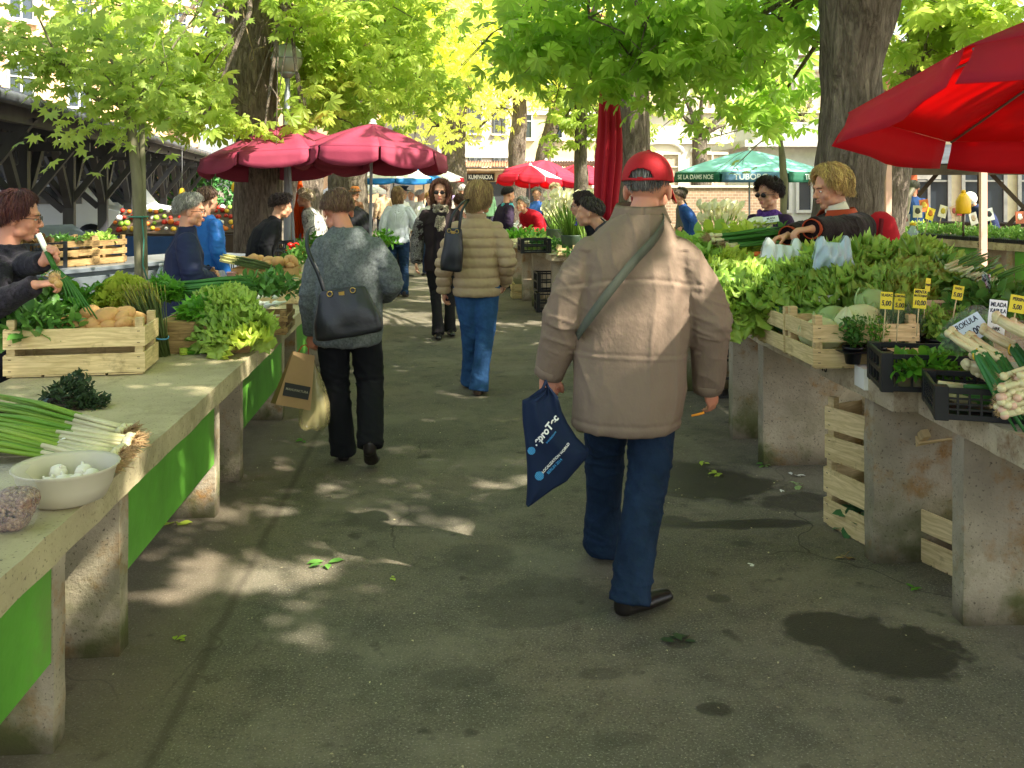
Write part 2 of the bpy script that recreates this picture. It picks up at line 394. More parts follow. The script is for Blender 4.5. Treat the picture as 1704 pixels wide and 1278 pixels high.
def crown(parent, blobs, dens, size, m, tpl=PALM, clump=(.9, .42), shell=.35, name='crown'):
    p = open_gaps(blob_points(blobs, dens, shell), parent.location)
    if clump: p = clumpy(p, *clump)
    n = len(p); D = rdir(n); D[:, 2] = D[:, 2]*.5-.35; Up = rdir(n)*.75; Up[:, 2] += 1.0
    X, Y, Z = frames(D, Up); V, Fc = scatter(tpl[0], tpl[1], p, X, Y, Z, size*RNG.uniform(.7, 1.2, n))
    return link(name, np_mesh(name, V, Fc, m), parent)
def barkm(name, col, dark, lich='#8c8a70'):
    t = NT(name); v = t.vec('Object', (1, 1, .22)); v2 = t.vec('Object')
    n1 = t.noise(v, 16, 6, .65, 1.5); n2 = t.noise(v, 42, 5, .7, .8)
    e = t.math('ADD', t.math('MULTIPLY', t.ramp(n1, .38, .58), .65), t.math('MULTIPLY', t.ramp(n2, .35, .62), .35))
    q = t.mix(e, lin(dark), lin(col)); q = t.mix(t.ramp(t.noise(v2, 4, 5, .7), .45, .75), q, k(lin(col), .6))
    q = t.mix(t.ramp(t.noise(v2, 22, 4, .7), .6, .74, 0, .5), q, lin(lich))
    t.bump(e, 1.0, .035); return t.done(q, .9, 0, .15)
BARK = barkm('chestnut_bark', '#a39384', '#4c4138'); BARKG = barkm('grey_bark', '#8d8272', '#4b4238'); BARKY = simple('young_bark', '#6f6b52', .85, .3, 12, .5, 60, stretch=(1, 1, .3))
def trunk(parent, path, rad, m=BARK, n=40, lump=.05, name='trunk'):
    path = [Vector(p) for p in path]; PP = []; RR = []
    for i in range(len(path)-1):
        st = max(2, int((path[i+1]-path[i]).length/.07))
        for j in range(st):
            f = j/st; g = f*f*(3-2*f); PP.append(path[i].lerp(path[i+1], f)); RR.append(rad[i]+(rad[i+1]-rad[i])*g)
    PP.append(path[-1]); RR.append(rad[-1]); b = MB(); b.tube(PP, RR, n)
    for i in range(len(PP)):
        for j in range(n):
            q = Vector(b.v[i*n+j]); d = q-PP[i]
            w = noise.noise(Vector((q.x*2.2, q.y*2.2, q.z*.8)))*lump*1.6 + noise.noise(Vector((q.x*14, q.y*14, q.z*3)))*lump*.55
            b.v[i*n+j] = tuple(PP[i]+d*(1+w/max(.1, RR[0])*1.0))
    return b.build(name, m, parent)
def limbs(parent, start, blobs, r0, m=BARK, seed=0, twigs=4, name='branch'):
    rs = random.Random(seed); b = MB(); s = Vector(start)
    for c, r in blobs:
        c = Vector(c); rr = r if not hasattr(r, '__len__') else max(r)
        L = (c-s).length; mid = s.lerp(c, .5)+Vector((rs.uniform(-.1, .1)*L, rs.uniform(-.1, .1)*L, .10*L))
        pth = [s, s.lerp(mid, .5)+Vector((0, 0, .04*L)), mid, mid.lerp(c, .6), c]
        rad = [r0, r0*.75, r0*.5, r0*.34, r0*.2]; b.tube(pth, rad, 8)
        for q in range(twigs):
            a = pth[rs.choice((2, 3, 4))]; e = c+Vector((rs.uniform(-1, 1), rs.uniform(-1, 1), rs.uniform(-.8, .5)))*rr*.85
            h = a.lerp(e, .5)+Vector((0, 0, .1*rr)); b.tube([a, h, e], [r0*.22, r0*.13, r0*.05], 5)
    return b.build(name, m, parent)
def loc(parent, p): return Vector(p)-parent.location
def tree(name, label, base, tp, tr, blobs, dens, size, lm, bm=BARK, tpl=PALM, lr=.12, clump=(.9, .42), lump=.05, seed=1, twigs=4, split=None, group='tall chestnut trees shading the market', shell=.35):
    o = thing(name, label, 'tree', base, group=group)
    L = [loc(o, p) for p in tp]; trunk(o, L, tr, bm, lump=lump)
    bl = [(loc(o, c), r) for c, r in blobs]
    limbs(o, split and loc(o, split) or L[-1], bl, lr, bm, seed, twigs)
    crown(o, [(tuple(c), r) for c, r in bl], dens, size, lm, tpl, clump, shell); return o
def BL(*a): return [(P(px, py, d), r) for px, py, d, r in a]
# right big chestnut: holds the roof of leaves over the near aisle (mostly above the frame)
b = XY(1415, 7.2); over = []
rs = random.Random(5)
def roofing(x0, x1, y0, y1, step=1.9):
    out = []; y = y0
    while y <= y1:
        x = x0
        while x <= x1:
            out.append((Vector((x+rs.uniform(-.6, .6), y+rs.uniform(-.6, .6), rs.uniform(5.2, 7.2))), (rs.uniform(1.0, 1.5), rs.uniform(1.0, 1.5), rs.uniform(.5, .75)))); x += step
        y += step
    return out
over = roofing(-1.5, 13.5, -6.5, 8.5)+roofing(2, 10, -4.5, 5.5, 2.2)+[(G(px, py)+SUN*(z/SUN.z), (.95, .95, .5)) for px, py, z in [(1050, 1160, 6.3), (1200, 1200, 6.0), (1350, 1240, 6.4), (1130, 1260, 5.8), (950, 1230, 6.2), (1300, 1150, 5.9), (600, 1180, 6.2), (750, 1230, 6.0), (1090, 1100, 6.5), (1500, 1240, 6.2), (850, 1060, 6.3)]]  # second leaf layer and sun-ray clumps added to shade the foreground asphalt
near = BL((1250, 20, 8.5, .55), (1335, -40, 7.5, .6), (1290, 175, 9.5, (.55, .6, .35)), (1215, 130, 9, .6), (1200, 60, 8.6, (.7, .6, .5)), (1262, 140, 9.3, (.55, .6, .5)))
big = tree('chestnut_tree', 'thick rough-barked chestnut trunk rising right behind the blond vendor', (b[0], b[1], 0),
     [(b[0], b[1], 0), P(1412, 330, 7.2), P(1420, 120, 7.2), P(1438, -20, 7.2), P(1445, -330, 7.2), P(1430, -560, 7.2)], [.30, .255, .225, .275, .24, .2],
     over, 50, .28, LF_DK, tpl=PALM5, lr=.03, clump=(.9, .22), lump=.07, twigs=1)
nb = [(tuple(loc(big, c)), r) for c, r in near]
limbs(big, loc(big, P(1440, -40, 7.2)), [(Vector(c), r) for c, r in nb], .05, BARK, 3, name='low_branch')
crown(big, nb, 100, .155, LF_DK, PALM, (1.6, .40), name='low_crown')
# middle chestnut beside the red closed umbrella
b = XY(1057, 11)
blobs = BL((880, 20, 8.2, (.8, .8, .55)), (980, 30, 7.8, (.8, .8, .6)), (1080, 25, 7.6, (.8, .8, .55)), (950, 95, 8.4, (.65, .7, .4)), (1050, 95, 8, (.6, .7, .45)), (1010, 140, 8.3, (.4, .5, .28)),
           (1130, 70, 8, (.65, .7, .5)), (1190, 60, 8.5, .6), (1110, 130, 9, (.5, .6, .3)), (850, 60, 9, (.5, .7, .5)), (1180, 20, 8, .6))
hi = roofing(1.5, 15, 10, 21)
mid = tree('chestnut_tree', 'dark straight chestnut trunk beside the closed red umbrella, hung with big dark leaves', (b[0], b[1], 0),
     [(b[0], b[1], 0), P(1057, 330, 11), P(1057, 140, 11), P(1062, 0, 11), P(1062, -300, 11)], [.22, .17, .165, .16, .14], hi, 30, .28, LF_DK, tpl=PALM5, lr=.03, clump=(.75, .34), twigs=1, seed=4)
nb = [(tuple(loc(mid, c)), r) for c, r in blobs]
limbs(mid, loc(mid, P(1060, -60, 11)), [(Vector(c), r) for c, r in nb], .045, BARK, 7, twigs=5, name='low_branch')
crown(mid, nb, 110, .150, LF_DK, PALM, (1.5, .40), name='low_crown')
# big left chestnut
b = XY(430, 12.6)
blobs = BL((290, 160, 11, (.75, .8, .5)), (345, 190, 10.6, (.6, .6, .35)), (250, 90, 11.5, (.8, .9, .6)), (330, 60, 11.5, (.9, .9, .6)), (330, 120, 11, .6), (440, 215, 11, (.5, .5, .2)), (500, 180, 11.4, (.5, .6, .3)),
           (540, 60, 12.5, (.9, 1, .7)), (520, 125, 12.5, (.8, 1, .45)), (610, 120, 13, (.9, 1, .6)), (650, 40, 14, (1.1, 1.2, .8)), (700, 130, 15, (1, 1.2, .6)), (610, 190, 14, (.7, .8, .25)), (560, 195, 13, (.5, .8, .3)), (180, 40, 12, .8), (480, 10, 12, .8))
hi = roofing(-8, 0, 8.5, 19)
lt = tree('chestnut_tree', 'broad dark chestnut trunk with a looped cord, behind the two maroon umbrellas', (b[0], b[1], 0),
     [(b[0], b[1], 0), P(432, 390, 12.6), P(430, 300, 12.6), P(425, 150, 12.6), P(415, 30, 12.6), P(400, -300, 12.6)], [.42, .31, .29, .28, .30, .25], hi, 9, .28, LF_CH, tpl=PALM5, lr=.03, clump=(.75, .36), twigs=1, lump=.08, seed=9)
nb = [(tuple(loc(lt, c)), r) for c, r in blobs]
limbs(lt, loc(lt, P(415, -40, 12.6)), [(Vector(c), r) for c, r in nb], .06, BARK, 17, twigs=4, name='low_branch')
crown(lt, nb, 125, .155, LF_CH, PALM, (1.3, .36), name='low_crown')
m = MB(); m.tube([loc(lt, P(px, py, 12.2)) for px, py in [(402, 5), (408, 40), (415, 65), (420, 80), (415, 95), (417, 104), (423, 98), (422, 84), (430, 80), (441, 78)]], .008, 5)
m.build('cord', simple('old_cord', '#8e7c5c', .9), lt)
# leaning trunk further back on the left
b = XY(590, 19)
tree('chestnut_tree', 'grey leaning trunk in the gap just behind the two maroon umbrellas', (b[0], b[1], 0),
     [(b[0], b[1], 0), P(583, 380, 19), P(578, 300, 19), P(585, 200, 19), P(605, 150, 19), P(640, 0, 19)], [.5, .42, .38, .34, .26, .2],
     BL((560, 40, 19, 1.5), (640, 60, 20, 1.6), (720, 40, 21, 1.6), (700, 130, 20, (1.3, 1.3, .7)), (780, 60, 22, 1.5), (620, -60, 20, 1.6), (730, 210, 21, (1.1, 1.1, .5))), 26, .21, LF_YL, BARKG, lr=.12, clump=(.8, .40), seed=12)
b = XY(505, 17)
tree('chestnut_tree', 'dark trunk standing between the lamp post and the left maroon umbrella', (b[0], b[1], 0),
     [(b[0], b[1], 0), P(507, 300, 17), P(500, 150, 17), P(498, 0, 17)], [.36, .3, .24, .2],
     BL((470, 60, 17, 1.3), (400, 110, 17, 1.2), (540, 150, 17.5, (1.2, 1.2, .6)), (330, 170, 17, (1.1, 1.1, .6))), 28, .20, LF_CH, BARK, clump=(.8, .38), seed=13)
# far centre trunks
for i, (px, d, lean, lab) in enumerate([(862, 30, 8, 'far centre trunk rising beside the price-board kiosk, behind the red umbrella'), (905, 33, 60, 'far tree whose trunk forks to the right behind the pink umbrella')]):
    b = XY(px, d)
    tree('chestnut_tree', lab, (b[0], b[1], 0), [(b[0], b[1], 0), P(px-2, 270, d), P(px+lean*.3, 190, d), P(px+lean*.5, 80, d)], [.32, .27, .22, .17],
         BL((px-90, 150, d-2, (2.3, 2, 1.0)), (px-40, 60, d, 2.2), (px+60, 40, d, 2.2), (px-120, 40, d, 2.2), (px+70, 130, d, (1.6, 1.6, 1.0)), (px-110, 215, d-2, (1.6, 1.6, .6))), 10, .26, LF_YL, BARKG, lr=.16, clump=(.5, .42), seed=20+i, tpl=PALM5)
b = XY(755, 36)
tree('chestnut_tree', 'pale far trunk in the sunlit yellow-green foliage left of the grey house', (b[0], b[1], 0), [(b[0], b[1], 0), P(755, 230, 36), P(765, 160, 36), P(790, 60, 36)], [.5, .42, .34, .2],
     BL((750, 120, 36, (2.2, 2, 1.5)), (800, 190, 35, (1.4, 1.5, 1.1)), (690, 200, 36, (2, 2, .9)), (780, 40, 37, 2.2), (700, 90, 38, 2.0)), 10, .27, LF_YL, BARKG, lr=.12, clump=(.5, .42), seed=25, tpl=PALM5)
# small leafy trees
b = XY(968, 18)
tree('young_chestnut_tree', 'slim young tree with a low dark crown, standing left of the closed red umbrella', (b[0], b[1], 0), [(b[0], b[1], 0), P(968, 300, 18), P(967, 230, 18), P(965, 150, 18)], [.16, .13, .11, .08],
     BL((930, 150, 18, (.6, .7, .6)), (985, 130, 18, (.55, .7, .6)), (950, 210, 17.8, (.75, .8, .35)), (920, 235, 17.8, (.4, .4, .25)), (1000, 200, 18, (.4, .5, .4)), (950, 80, 18, .6), (905, 110, 18, .5)), 75, .2, LF_CH, BARKG, lr=.035, clump=(1.8, .36), seed=31, group='young trees between the stalls')
b = XY(1303, 14)
tree('young_maple_tree', 'thin sapling with sparse leaves in front of the turquoise umbrella', (b[0], b[1], 0), [(b[0], b[1], 0), P(1305, 300, 14), P(1302, 262, 14), P(1297, 220, 14)], [.06, .05, .045, .03],
     BL((1290, 215, 14, (.45, .4, .3)), (1230, 215, 14, (.4, .4, .25)), (1335, 150, 14, (.3, .4, .4)), (1220, 280, 14, (.35, .3, .12)), (1160, 235, 14, (.3, .3, .2)), (1320, 190, 14, .3)), 60, .12, LF_MP, BARKY, tpl=MAPLE, lr=.02, clump=None, seed=33, twigs=5, group='young trees between the stalls')
for px, d, lab in [(1490, 13.5, 'dark slim trunk right of the thick trunk, beside the pale wooden stake'), ]:
    b = XY(px-22, d)
    tree('chestnut_tree', lab, (b[0], b[1], 0), [(b[0], b[1], 0), P(px-12, 300, d), P(px+20, 150, d), P(px+60, 30, d)], [.32, .26, .17, .12],
         BL((1510, 60, 13, .75), (1560, 30, 12.5, .8), (1620, 40, 13, .8), (1680, 20, 12.5, .8), (1540, 110, 13, (.5, .5, .35)), (1500, 0, 12.5, .8), (1600, 80, 13, (.7, .6, .4))), 45, .23, LF_CH, BARK, lr=.06, clump=(1.2, .38), seed=35)
# young maple at the left with a stake
b = XY(226, 7.3)
mp = thing('young_maple_tree', 'young maple with a slim pale trunk tied to a stake, behind the left table', 'tree', (b[0], b[1], 0), group='young trees between the stalls')
trunk(mp, [loc(mp, p) for p in [(b[0], b[1], 0), P(233, 440, 7.3), P(228, 300, 7.3), P(217, 190, 7.3)]], [.047, .041, .038, .033], BARKY, 14, .01)
m = MB(); tips = []
def br(pts, r):
    q = [loc(mp, P(a, c, d)) for a, c, d in pts]; m.tube(q, [r*(1-.75*i/(len(q)-1)) for i in range(len(q))], 7); tips.append(q)
br([(217, 192, 7.3), (195, 172, 7.3), (160, 165, 7.2), (140, 150, 7.2), (115, 118, 7.1), (88, 80, 7), (60, 20, 6.9)], .026)
br([(217, 192, 7.3), (212, 165, 7.3), (195, 120, 7.35), (170, 70, 7.4), (153, 40, 7.5), (150, -20, 7.5)], .018)
br([(220, 190, 7.3), (230, 170, 7.3), (245, 140, 7.4), (290, 75, 7.6), (330, 20, 7.7), (345, -20, 7.8)], .018)
br([(218, 190, 7.3), (222, 150, 7.5), (218, 120, 7.5), (250, 90, 7.6), (280, 20, 7.7)], .014)
br([(88, 80, 7), (50, 65, 6.9), (20, 60, 6.8), (-10, 45, 6.8)], .010)
br([(105, 108, 7.1), (60, 88, 7), (30, 85, 7), (-10, 90, 6.9)], .008)
br([(170, 65, 7.4), (110, 60, 7.3), (70, 70, 7.2)], .008)
br([(212, 168, 7.3), (170, 120, 7.2), (120, 108, 7.1), (70, 108, 7)], .008)
br([(213, 197, 7.3), (180, 185, 7.2), (150, 220, 7.1), (120, 215, 7.1)], .008)
br([(235, 160, 7.3), (262, 150, 7.3), (280, 120, 7.3), (268, 60, 7.3)], .008)
m.build('branch', BARKY, mp)
pp = []; dd = []
for q in tips:
    for _ in range(95):
        i = random.randrange(1, len(q)); f = random.random(); c = q[i-1].lerp(q[i], f); s = random.choice((.10, .2, .3))
        pp.append(np.array(c)+RNG.normal(size=3)*s*np.array((1, .8, .55)))
pp = np.array(pp); D = rdir(len(pp)); D[:, 2] = D[:, 2]*.4-.5; U = rdir(len(pp))*.7; U[:, 2] += 1; U[:, 1] -= .5
X, Y, Z = frames(D, U); V, Fc = scatter(MAPLE[0], MAPLE[1], pp, X, Y, Z, .085*RNG.uniform(.6, 1.25, len(pp)))
link('crown', np_mesh('crown', V, Fc, LF_MP), mp)
s = thing('wooden_stake', 'round weathered stake standing tight beside the young maple trunk', 'stake', (b[0]+.055, b[1]+.03, 0))
m = MB(); m.tube([(0.03, 0, 0), (.0, 0, 1.1), (-.02, 0, 2.07)], [.024, .023, .021], 12); m.build('pole', BARKY, s)
m = MB(); m.lathe([(.075, 0), (.078, .006), (.075, .012)], 16, (-.04, -.02, 1.36)); m.tube([(0, -.06, 1.36), (.02, -.08, 1.2), (.01, -.07, 1.0), (.05, -.08, .88)], .006, 5); m.build('tie', simple('green_tie', '#3f7d6a', .6), s)
# background foliage masses beyond the square
for i, (px, py, d, r, n_) in enumerate([(640, 100, 60, (7, 5, 6), 300), (300, 130, 50, (5, 4, 4), 250), (1000, 120, 45, (4, 4, 3), 250), (1340, 200, 40, (1.6, 1.6, 1.6), 0), (1560, 60, 30, (3, 2.5, 1.6), 0), (480, 60, 42, (5, 4, 3.5), 0), (1165, 175, 30, (2.4, 1.6, 1.7), 0), (1010, 190, 34, (2.6, 2, 1.7), 0), (1290, 165, 33, (1.5, 1.5, 1.9), 0)]):
    b = XY(px, d); c = P(px, py, d)
    tree('tall_tree', ['leafy tree beyond the maroon umbrellas at the back of the square', 'tree with full green crown beyond the left shed roof', 'tree crown filling the gap between the far trunks and the red umbrella', 'loose small tree before the white building on the right', 'bright crown behind the open red umbrella at right', 'dense tree crown behind the street lamp', 'leafy tree before the arched stone building, left of the turquoise parasol', 'bushy tree behind the far red parasols and the dark middle trunk', 'light green tree above the turquoise parasol'][i],
         (b[0], b[1], 0), [(b[0], b[1], 0), (b[0], b[1], max(1, c.z-r[2]*.6))], [.35, .22], [(c+Vector((ox*r[0]*.55, oy*r[1]*.4, oz*r[2]*.6)), (r[0]*.5, r[1]*.6, r[2]*.5)) for ox, oy, oz in [(-1, 0, 0), (1, .3, .1), (0, -.5, .6), (0, .5, -.4), (.6, 0, -.6), (-.6, 0, .8)]],
         max(1.2, 12/max(r)), .36 if d > 35 else .3, LF_YL if i in (0, 4) else LF_CH, BARKG, tpl=LSIMP if d > 35 else PALM5, clump=(.4, .42), seed=40+i, group='trees at the far side of the square')
# ---------------------------------------------------------------- stone market tables
GREEN = simple('green_panel_paint', '#5c9a34', .55, .25, 3, .2, 12, dirt='#6f8a48', bd=.02)
NUM = simple('table_number_paint', '#1d1a18', .8, .1)
def rough_slab(m, x0, x1, y0, y1, z0, z1, mat=0, seed=0, amp=.0022, st=.06):
    # box with chipped edges: a gridded box with noise
    def face(o, u, v, nu, nv): m.grid(lambda a, b: o+u*a+v*b, nu, nv, mat, False)
    b0 = len(m.v); sx, sy, sz = x1-x0, y1-y0, z1-z0; nx, ny, nz = [max(1, int(round(q/st))) for q in (sx, sy, sz)]
    nx, ny, nz = min(nx, 14), min(ny, 40), min(nz, 14)
    X, Y, Z = Vector((sx, 0, 0)), Vector((0, sy, 0)), Vector((0, 0, sz)); o = Vector((x0, y0, z0))
    face(o+Z, X, Y, nx, ny); face(o+Y, X, -Y, nx, ny); face(o, X, Z, nx, nz); face(o+Y+X, -X, Z, nx, nz); face(o+Y, -Y, Z, ny, nz); face(o+X, Y, Z, ny, nz)
    for i in range(b0, len(m.v)):
        v = Vector(m.v[i]); e = sum(1 for a, lo, hi in ((v.x, x0, x1), (v.y, y0, y1), (v.z, z0, z1)) if min(abs(a-lo), abs(a-hi)) < 1e-4)
        q = Vector((round(v.x, 4), round(v.y, 4), round(v.z, 4)))*9+Vector((seed, 0, 0)); n_ = noise.noise_vector(q)*amp*(2.2 if e > 1 else .6)
        if abs(v.z) < 1e-4: n_.z = 0
        m.v[i] = tuple(v+n_)
def table(name, label, x_edge, side, y0, y1, ztop, thick, width, over, panel=None, number=None, group='stone market tables along the aisle', rz=0, pivot=None, gap=.28, supw=.65, ptz=(.26, 0)):
    # side = -1: table to the left (edge faces +x); +1: to the right
    o = thing(name, label, 'market table', (x_edge, (y0+y1)/2, 0), rz, group)
    L = (y1-y0)/2; m = MB(); xa, xb = (0, side*width); xa, xb = min(xa, xb), max(xa, xb)
    rough_slab(m, xa, xb, -L+.004, L-.004, ztop-thick, ztop, 0, y0); m.build('table_top', TOPC if side < 0 else EDGC, o)
    ys = (-L+gap, L-gap); sx = side*over
    for i, yy in enumerate(ys):
        m = MB(); a, b_ = min(sx, sx+side*supw), max(sx, sx+side*supw)
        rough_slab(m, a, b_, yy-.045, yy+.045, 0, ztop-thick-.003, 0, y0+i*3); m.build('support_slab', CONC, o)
    if panel:
        m = MB(); m.box((sx+side*.012, 0, (ptz[0]+ztop-thick-.01)/2), (.018, 2*(L-gap)-.095, ztop-thick-.01-ptz[0])); m.build('green_panel', GREEN, o, bevel=.002)
    if number:
        M = Matrix.Translation((-.004*side, number[1], ztop-thick*.5)) @ Matrix.Rotation(R(-90*side), 4, 'Z') @ Matrix.Rotation(R(90), 4, 'X')
        text(number[0], .075, NUM, o, M, .0006, .001, name='table_number')
    return o
TL = dict(x_edge=-.97, side=-1, ztop=.755, thick=.085, width=.80, over=.14, panel=True)
ys = [-.72, 1.21, 3.14, 5.07, 7.0, 8.93, 10.86]
nm = ['pale stone table nearest the camera at left, under the onions and the plastic bowl', 'stone table at left carrying the big wooden crate, green panel fully in view', 'stone table at left under the lettuces and asparagus bundles',
      'stone table at left beside the woman in the grey sweater', 'stone table at left under the potatoes and cardboard box', 'far stone table at left below the maroon umbrellas']
for i in range(6): table('market_table', nm[i], y0=ys[i], y1=ys[i+1], **dict(TL, width=.95 if i < 3 else .82, ztop=.755-(.006 if i == 0 else 0)))
TR = dict(x_edge=1.80, side=1, ztop=.80, thick=.10, width=.72, over=.02, supw=.60)
table('market_table', 'stained stone table nearest at right, under the black crates of spring onions', y0=1.80, y1=3.72, rz=R(-2.2), **dict(TR, x_edge=1.85, width=.95))
table('market_table', 'stained stone table at right under the cabbage crate, numbered 13', y0=3.74, y1=5.72, number=('13', -.28), **TR)
table('market_table', 'stone table hidden behind the man in the cap, under the flower buckets', y0=5.74, y1=7.7, **TR)
o = table('market_table', 'pale stone table with leeks and a black crate, beyond the puffer-jacket woman', x_edge=1.14, side=1, y0=10.9, y1=12.9, ztop=.80, thick=.07, width=.9, over=.06, rz=R(4))
table('market_table', 'far stone table where the grey-haired woman in red leans over greens', x_edge=.98, side=1, y0=12.95, y1=15.0, ztop=.80, thick=.07, width=.9, over=.06, rz=R(2))
# second row on the right, seedlings
a, c = G(1490, 392, .8), G(1704, 407, .8)
def table_between(name, label, p, q, ztop, thick, width, panel, num=None, group=None):
    d = (q-p); L = d.length/2; an = math.atan2(d.y, d.x)-R(90)
    o = thing(name, label, 'market table', ((p.x+q.x)/2, (p.y+q.y)/2, 0), an, group)   # long axis local y, front faces -x side
    m = MB(); rough_slab(m, 0, width, -L+.004, L-.004, ztop-thick, ztop, 0, p.x); m.build('table_top', EDGC, o)
    for yy in (-L+.25, L-.25):
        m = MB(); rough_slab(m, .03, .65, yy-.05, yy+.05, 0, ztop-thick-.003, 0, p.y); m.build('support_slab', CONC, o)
    m = MB(); m.box((.07, 0, (ztop-thick)*.5+.08), (.018, 2*L-.62, ztop-thick-.17)); m.build('green_panel', GREEN, o)
    if num:
        M = Matrix.Translation((-.004, num[1], ztop-thick*.5)) @ Matrix.Rotation(R(-90), 4, 'Z') @ Matrix.Rotation(R(90), 4, 'X'); text(num[0], .09, NUM, o, M, .0006, .001, name='table_number')
    return o
dd_ = (c-a).normalized(); a0 = a-dd_*2.1; tl = 1.98
SEED = []
for i in range(4):
    p = a0+dd_*i*tl; q = a0+dd_*(i+1)*tl; SEED.append((p, q))
    table_between('market_table', ['seedling table end behind the blond vendor', 'seedling table numbered 9 with a green panel below', 'seedling table with a green panel, right of the one numbered 9', 'seedling table running out of the photo at the right edge'][i],
                  q, p, .80, .10, .95, True, ('9', -.75) if i == 1 else (('1', .3) if i == 2 else None), 'stone tables with seedlings')
# ---------------------------------------------------------------- timber market shed at the left
BEAM = simple('dark_stained_timber', '#45464c', .6, .3, 4, .35, 30, stretch=(1, 1, .3)); GUT = simple('zinc_gutter', '#5f6168', .35, .25, 5, .1, 20, metal=.6)
ROOFM = simple('grey_roof_sheet', '#55575c', .5, .2, 2, .1, 10, metal=.3)
e0 = Vector((*XY(0, 11.2), 0)); e1 = Vector((*XY(350, 36), 0)); u = (e1-e0).normalized(); v_ = Vector((-u.y, u.x, 0))
if v_.x > 0: v_ = -v_
e00 = e0-u*6; SL = 46
sh = thing('market_shed', 'long open timber market shed with a ribbed roof, zinc gutter and branching dark struts', 'market hall', e00, math.atan2(u.y, u.x))
# local: x along the eave, y towards +left (v_)
sg = 1 if Matrix.Rotation(math.atan2(u.y, u.x), 3, 'Z') @ Vector((0, 1, 0)) @ v_ > 0 else -1
ZE = 2.62
m = MB(); nr = int(SL/.42)
for half, y0_, y1_, z0_, z1_ in ((0, -.25, 5.0, ZE, ZE+.85),):
    m.add([(0, sg*y0_, z0_), (SL, sg*y0_, z0_), (SL, sg*y1_, z1_), (0, sg*y1_, z1_)], [(0, 1, 2, 3)])
    m.add([(0, sg*y0_, z0_-.04), (SL, sg*y0_, z0_-.04), (SL, sg*y1_, z1_-.04), (0, sg*y1_, z1_-.04)], [(3, 2, 1, 0)])
    for i in range(nr): m.bar((i*.42+.1, sg*y0_, z0_+.03), (i*.42+.1, sg*y1_, z1_+.03), .05, .07)
m.build('roof', ROOFM, sh)
m = MB(); m.tube([(0, -sg*.33, ZE-.06), (SL, -sg*.33, ZE-.06)], .075, 10)
for i in range(int(SL/1.5)): m.tube([(i*1.5, -sg*.33, ZE-.06), (i*1.5+.03, -sg*.33, ZE-.06)], .085, 10)
m.build('gutter', GUT, sh)
m = MB()
for yy, zz in ((.0, ZE-.16), (4.9, ZE+.65), (2.4, ZE+.26)): m.bar((0, sg*yy, zz), (SL, sg*yy, zz), .12, .2)
m.build('eave_beam', BEAM, sh)
for i in range(0, int(SL/3.1)):
    x = 1.0+i*3.1
    for yy in (.9, 4.6):
        m = MB(); m.bar((x, sg*yy, 0), (x, sg*yy, ZE+.1), .19)
        m.build('post', BEAM, sh)
        m = MB()
        for s_ in (-1, 1):
            m.bar((x, sg*yy, 1.15), (x+s_*1.35, sg*yy, ZE-.05), .13)
            m.bar((x, sg*(yy+.10), 1.1), (x, sg*(yy+s_*1.9 if (s_ > 0) == (yy < 2) else yy+s_*.95), ZE+(.1 if (s_ > 0) == (yy < 2) else -.15)), .12)
            m.bar((x+s_*.06, sg*yy, 1.25), (x+s_*1.0, sg*(yy+(.9 if yy < 2 else -.9)), ZE+.1), .10)
        m.build('strut', BEAM, sh)
    m = MB(); m.bar((x, sg*-.1, ZE-.42), (x, sg*5.0, ZE-.42), .07, .14); m.bar((x, sg*.0, ZE-.3), (x, sg*4.9, ZE+.7), .08, .14)
    for q in (2.4, 4.6): m.bar((x, sg*q, ZE-.42), (x, sg*q, ZE+.7-.19*abs(q-5)), .08)
    for q, r_ in ((2.4, 4.6), (2.4, .6)): m.bar((x, sg*q, ZE-.4), (x, sg*r_, ZE+(.6 if r_ > 4 else -.2)), .07)
    m.build('roof_truss', BEAM, sh)
m = MB()                                   # iron scrolls between the struts
for i in range(0, 14):
    x = 1.0+i*3.1
    for cx, cz, rr in ((.75, ZE-.28, .14), (-.75, ZE-.28, .14), (1.5, ZE-.3, .17), (.35, ZE-.6, .12), (-.35, ZE-.6, .12), (1.15, ZE-.62, .10)):
        m.tube([(x+cx+rr*math.cos(a_*math.pi/8), sg*.9, cz+rr*math.sin(a_*math.pi/8)) for a_ in range(17)], .013, 5)
m.build('iron_scroll', BEAM, sh)
# ---------------------------------------------------------------- right-hand shed behind the seedlings
BR = simple('brown_timber', '#4c3c30', .7, .3, 4, .3, 30)
p0 = Vector((*XY(1440, 19.5), 0)); p1 = Vector((*XY(1900, 17.5), 0)); u2 = (p1-p0).normalized(); L2 = (p1-p0).length
rsd = thing('market_shed', 'low open shed with crossing brown timber braces behind the seedling tables', 'market hall', p0, math.atan2(u2.y, u2.x))
m = MB()
m.add([(-.3, -.4, 2.0), (L2, -.4, 2.0), (L2, 3.2, 2.5), (-.3, 3.2, 2.5)], [(0, 1, 2, 3)]); m.add([(-.3, -.4, 1.95), (L2, -.4, 1.95), (L2, 3.2, 2.45), (-.3, 3.2, 2.45)], [(3, 2, 1, 0)]); m.build('roof', ROOFM, rsd)
m = MB(); m.bar((-.3, -.35, 1.88), (L2, -.35, 1.88), .1, .2); m.bar((-.3, 3.0, 2.1), (L2, 3.0, 2.1), .1, .2); m.build('eave_beam', BR, rsd)
for x in (0, 2.15, 4.3):
    for yy in (0, 2.9):
        m = MB(); m.bar((x, yy, 0), (x, yy, 1.95), .13); m.build('post', BR, rsd)
m = MB()
for a_, b_ in ((.15, 1.3), (1.4, .35), (2.2, 3.35), (3.5, 2.35), (4.3, 5.2)): m.bar((a_, -.1 if a_ < b_ else .06, 1.9), (b_, -.1 if a_ < b_ else .06, .55), .08)
m.build('brace', BR, rsd)
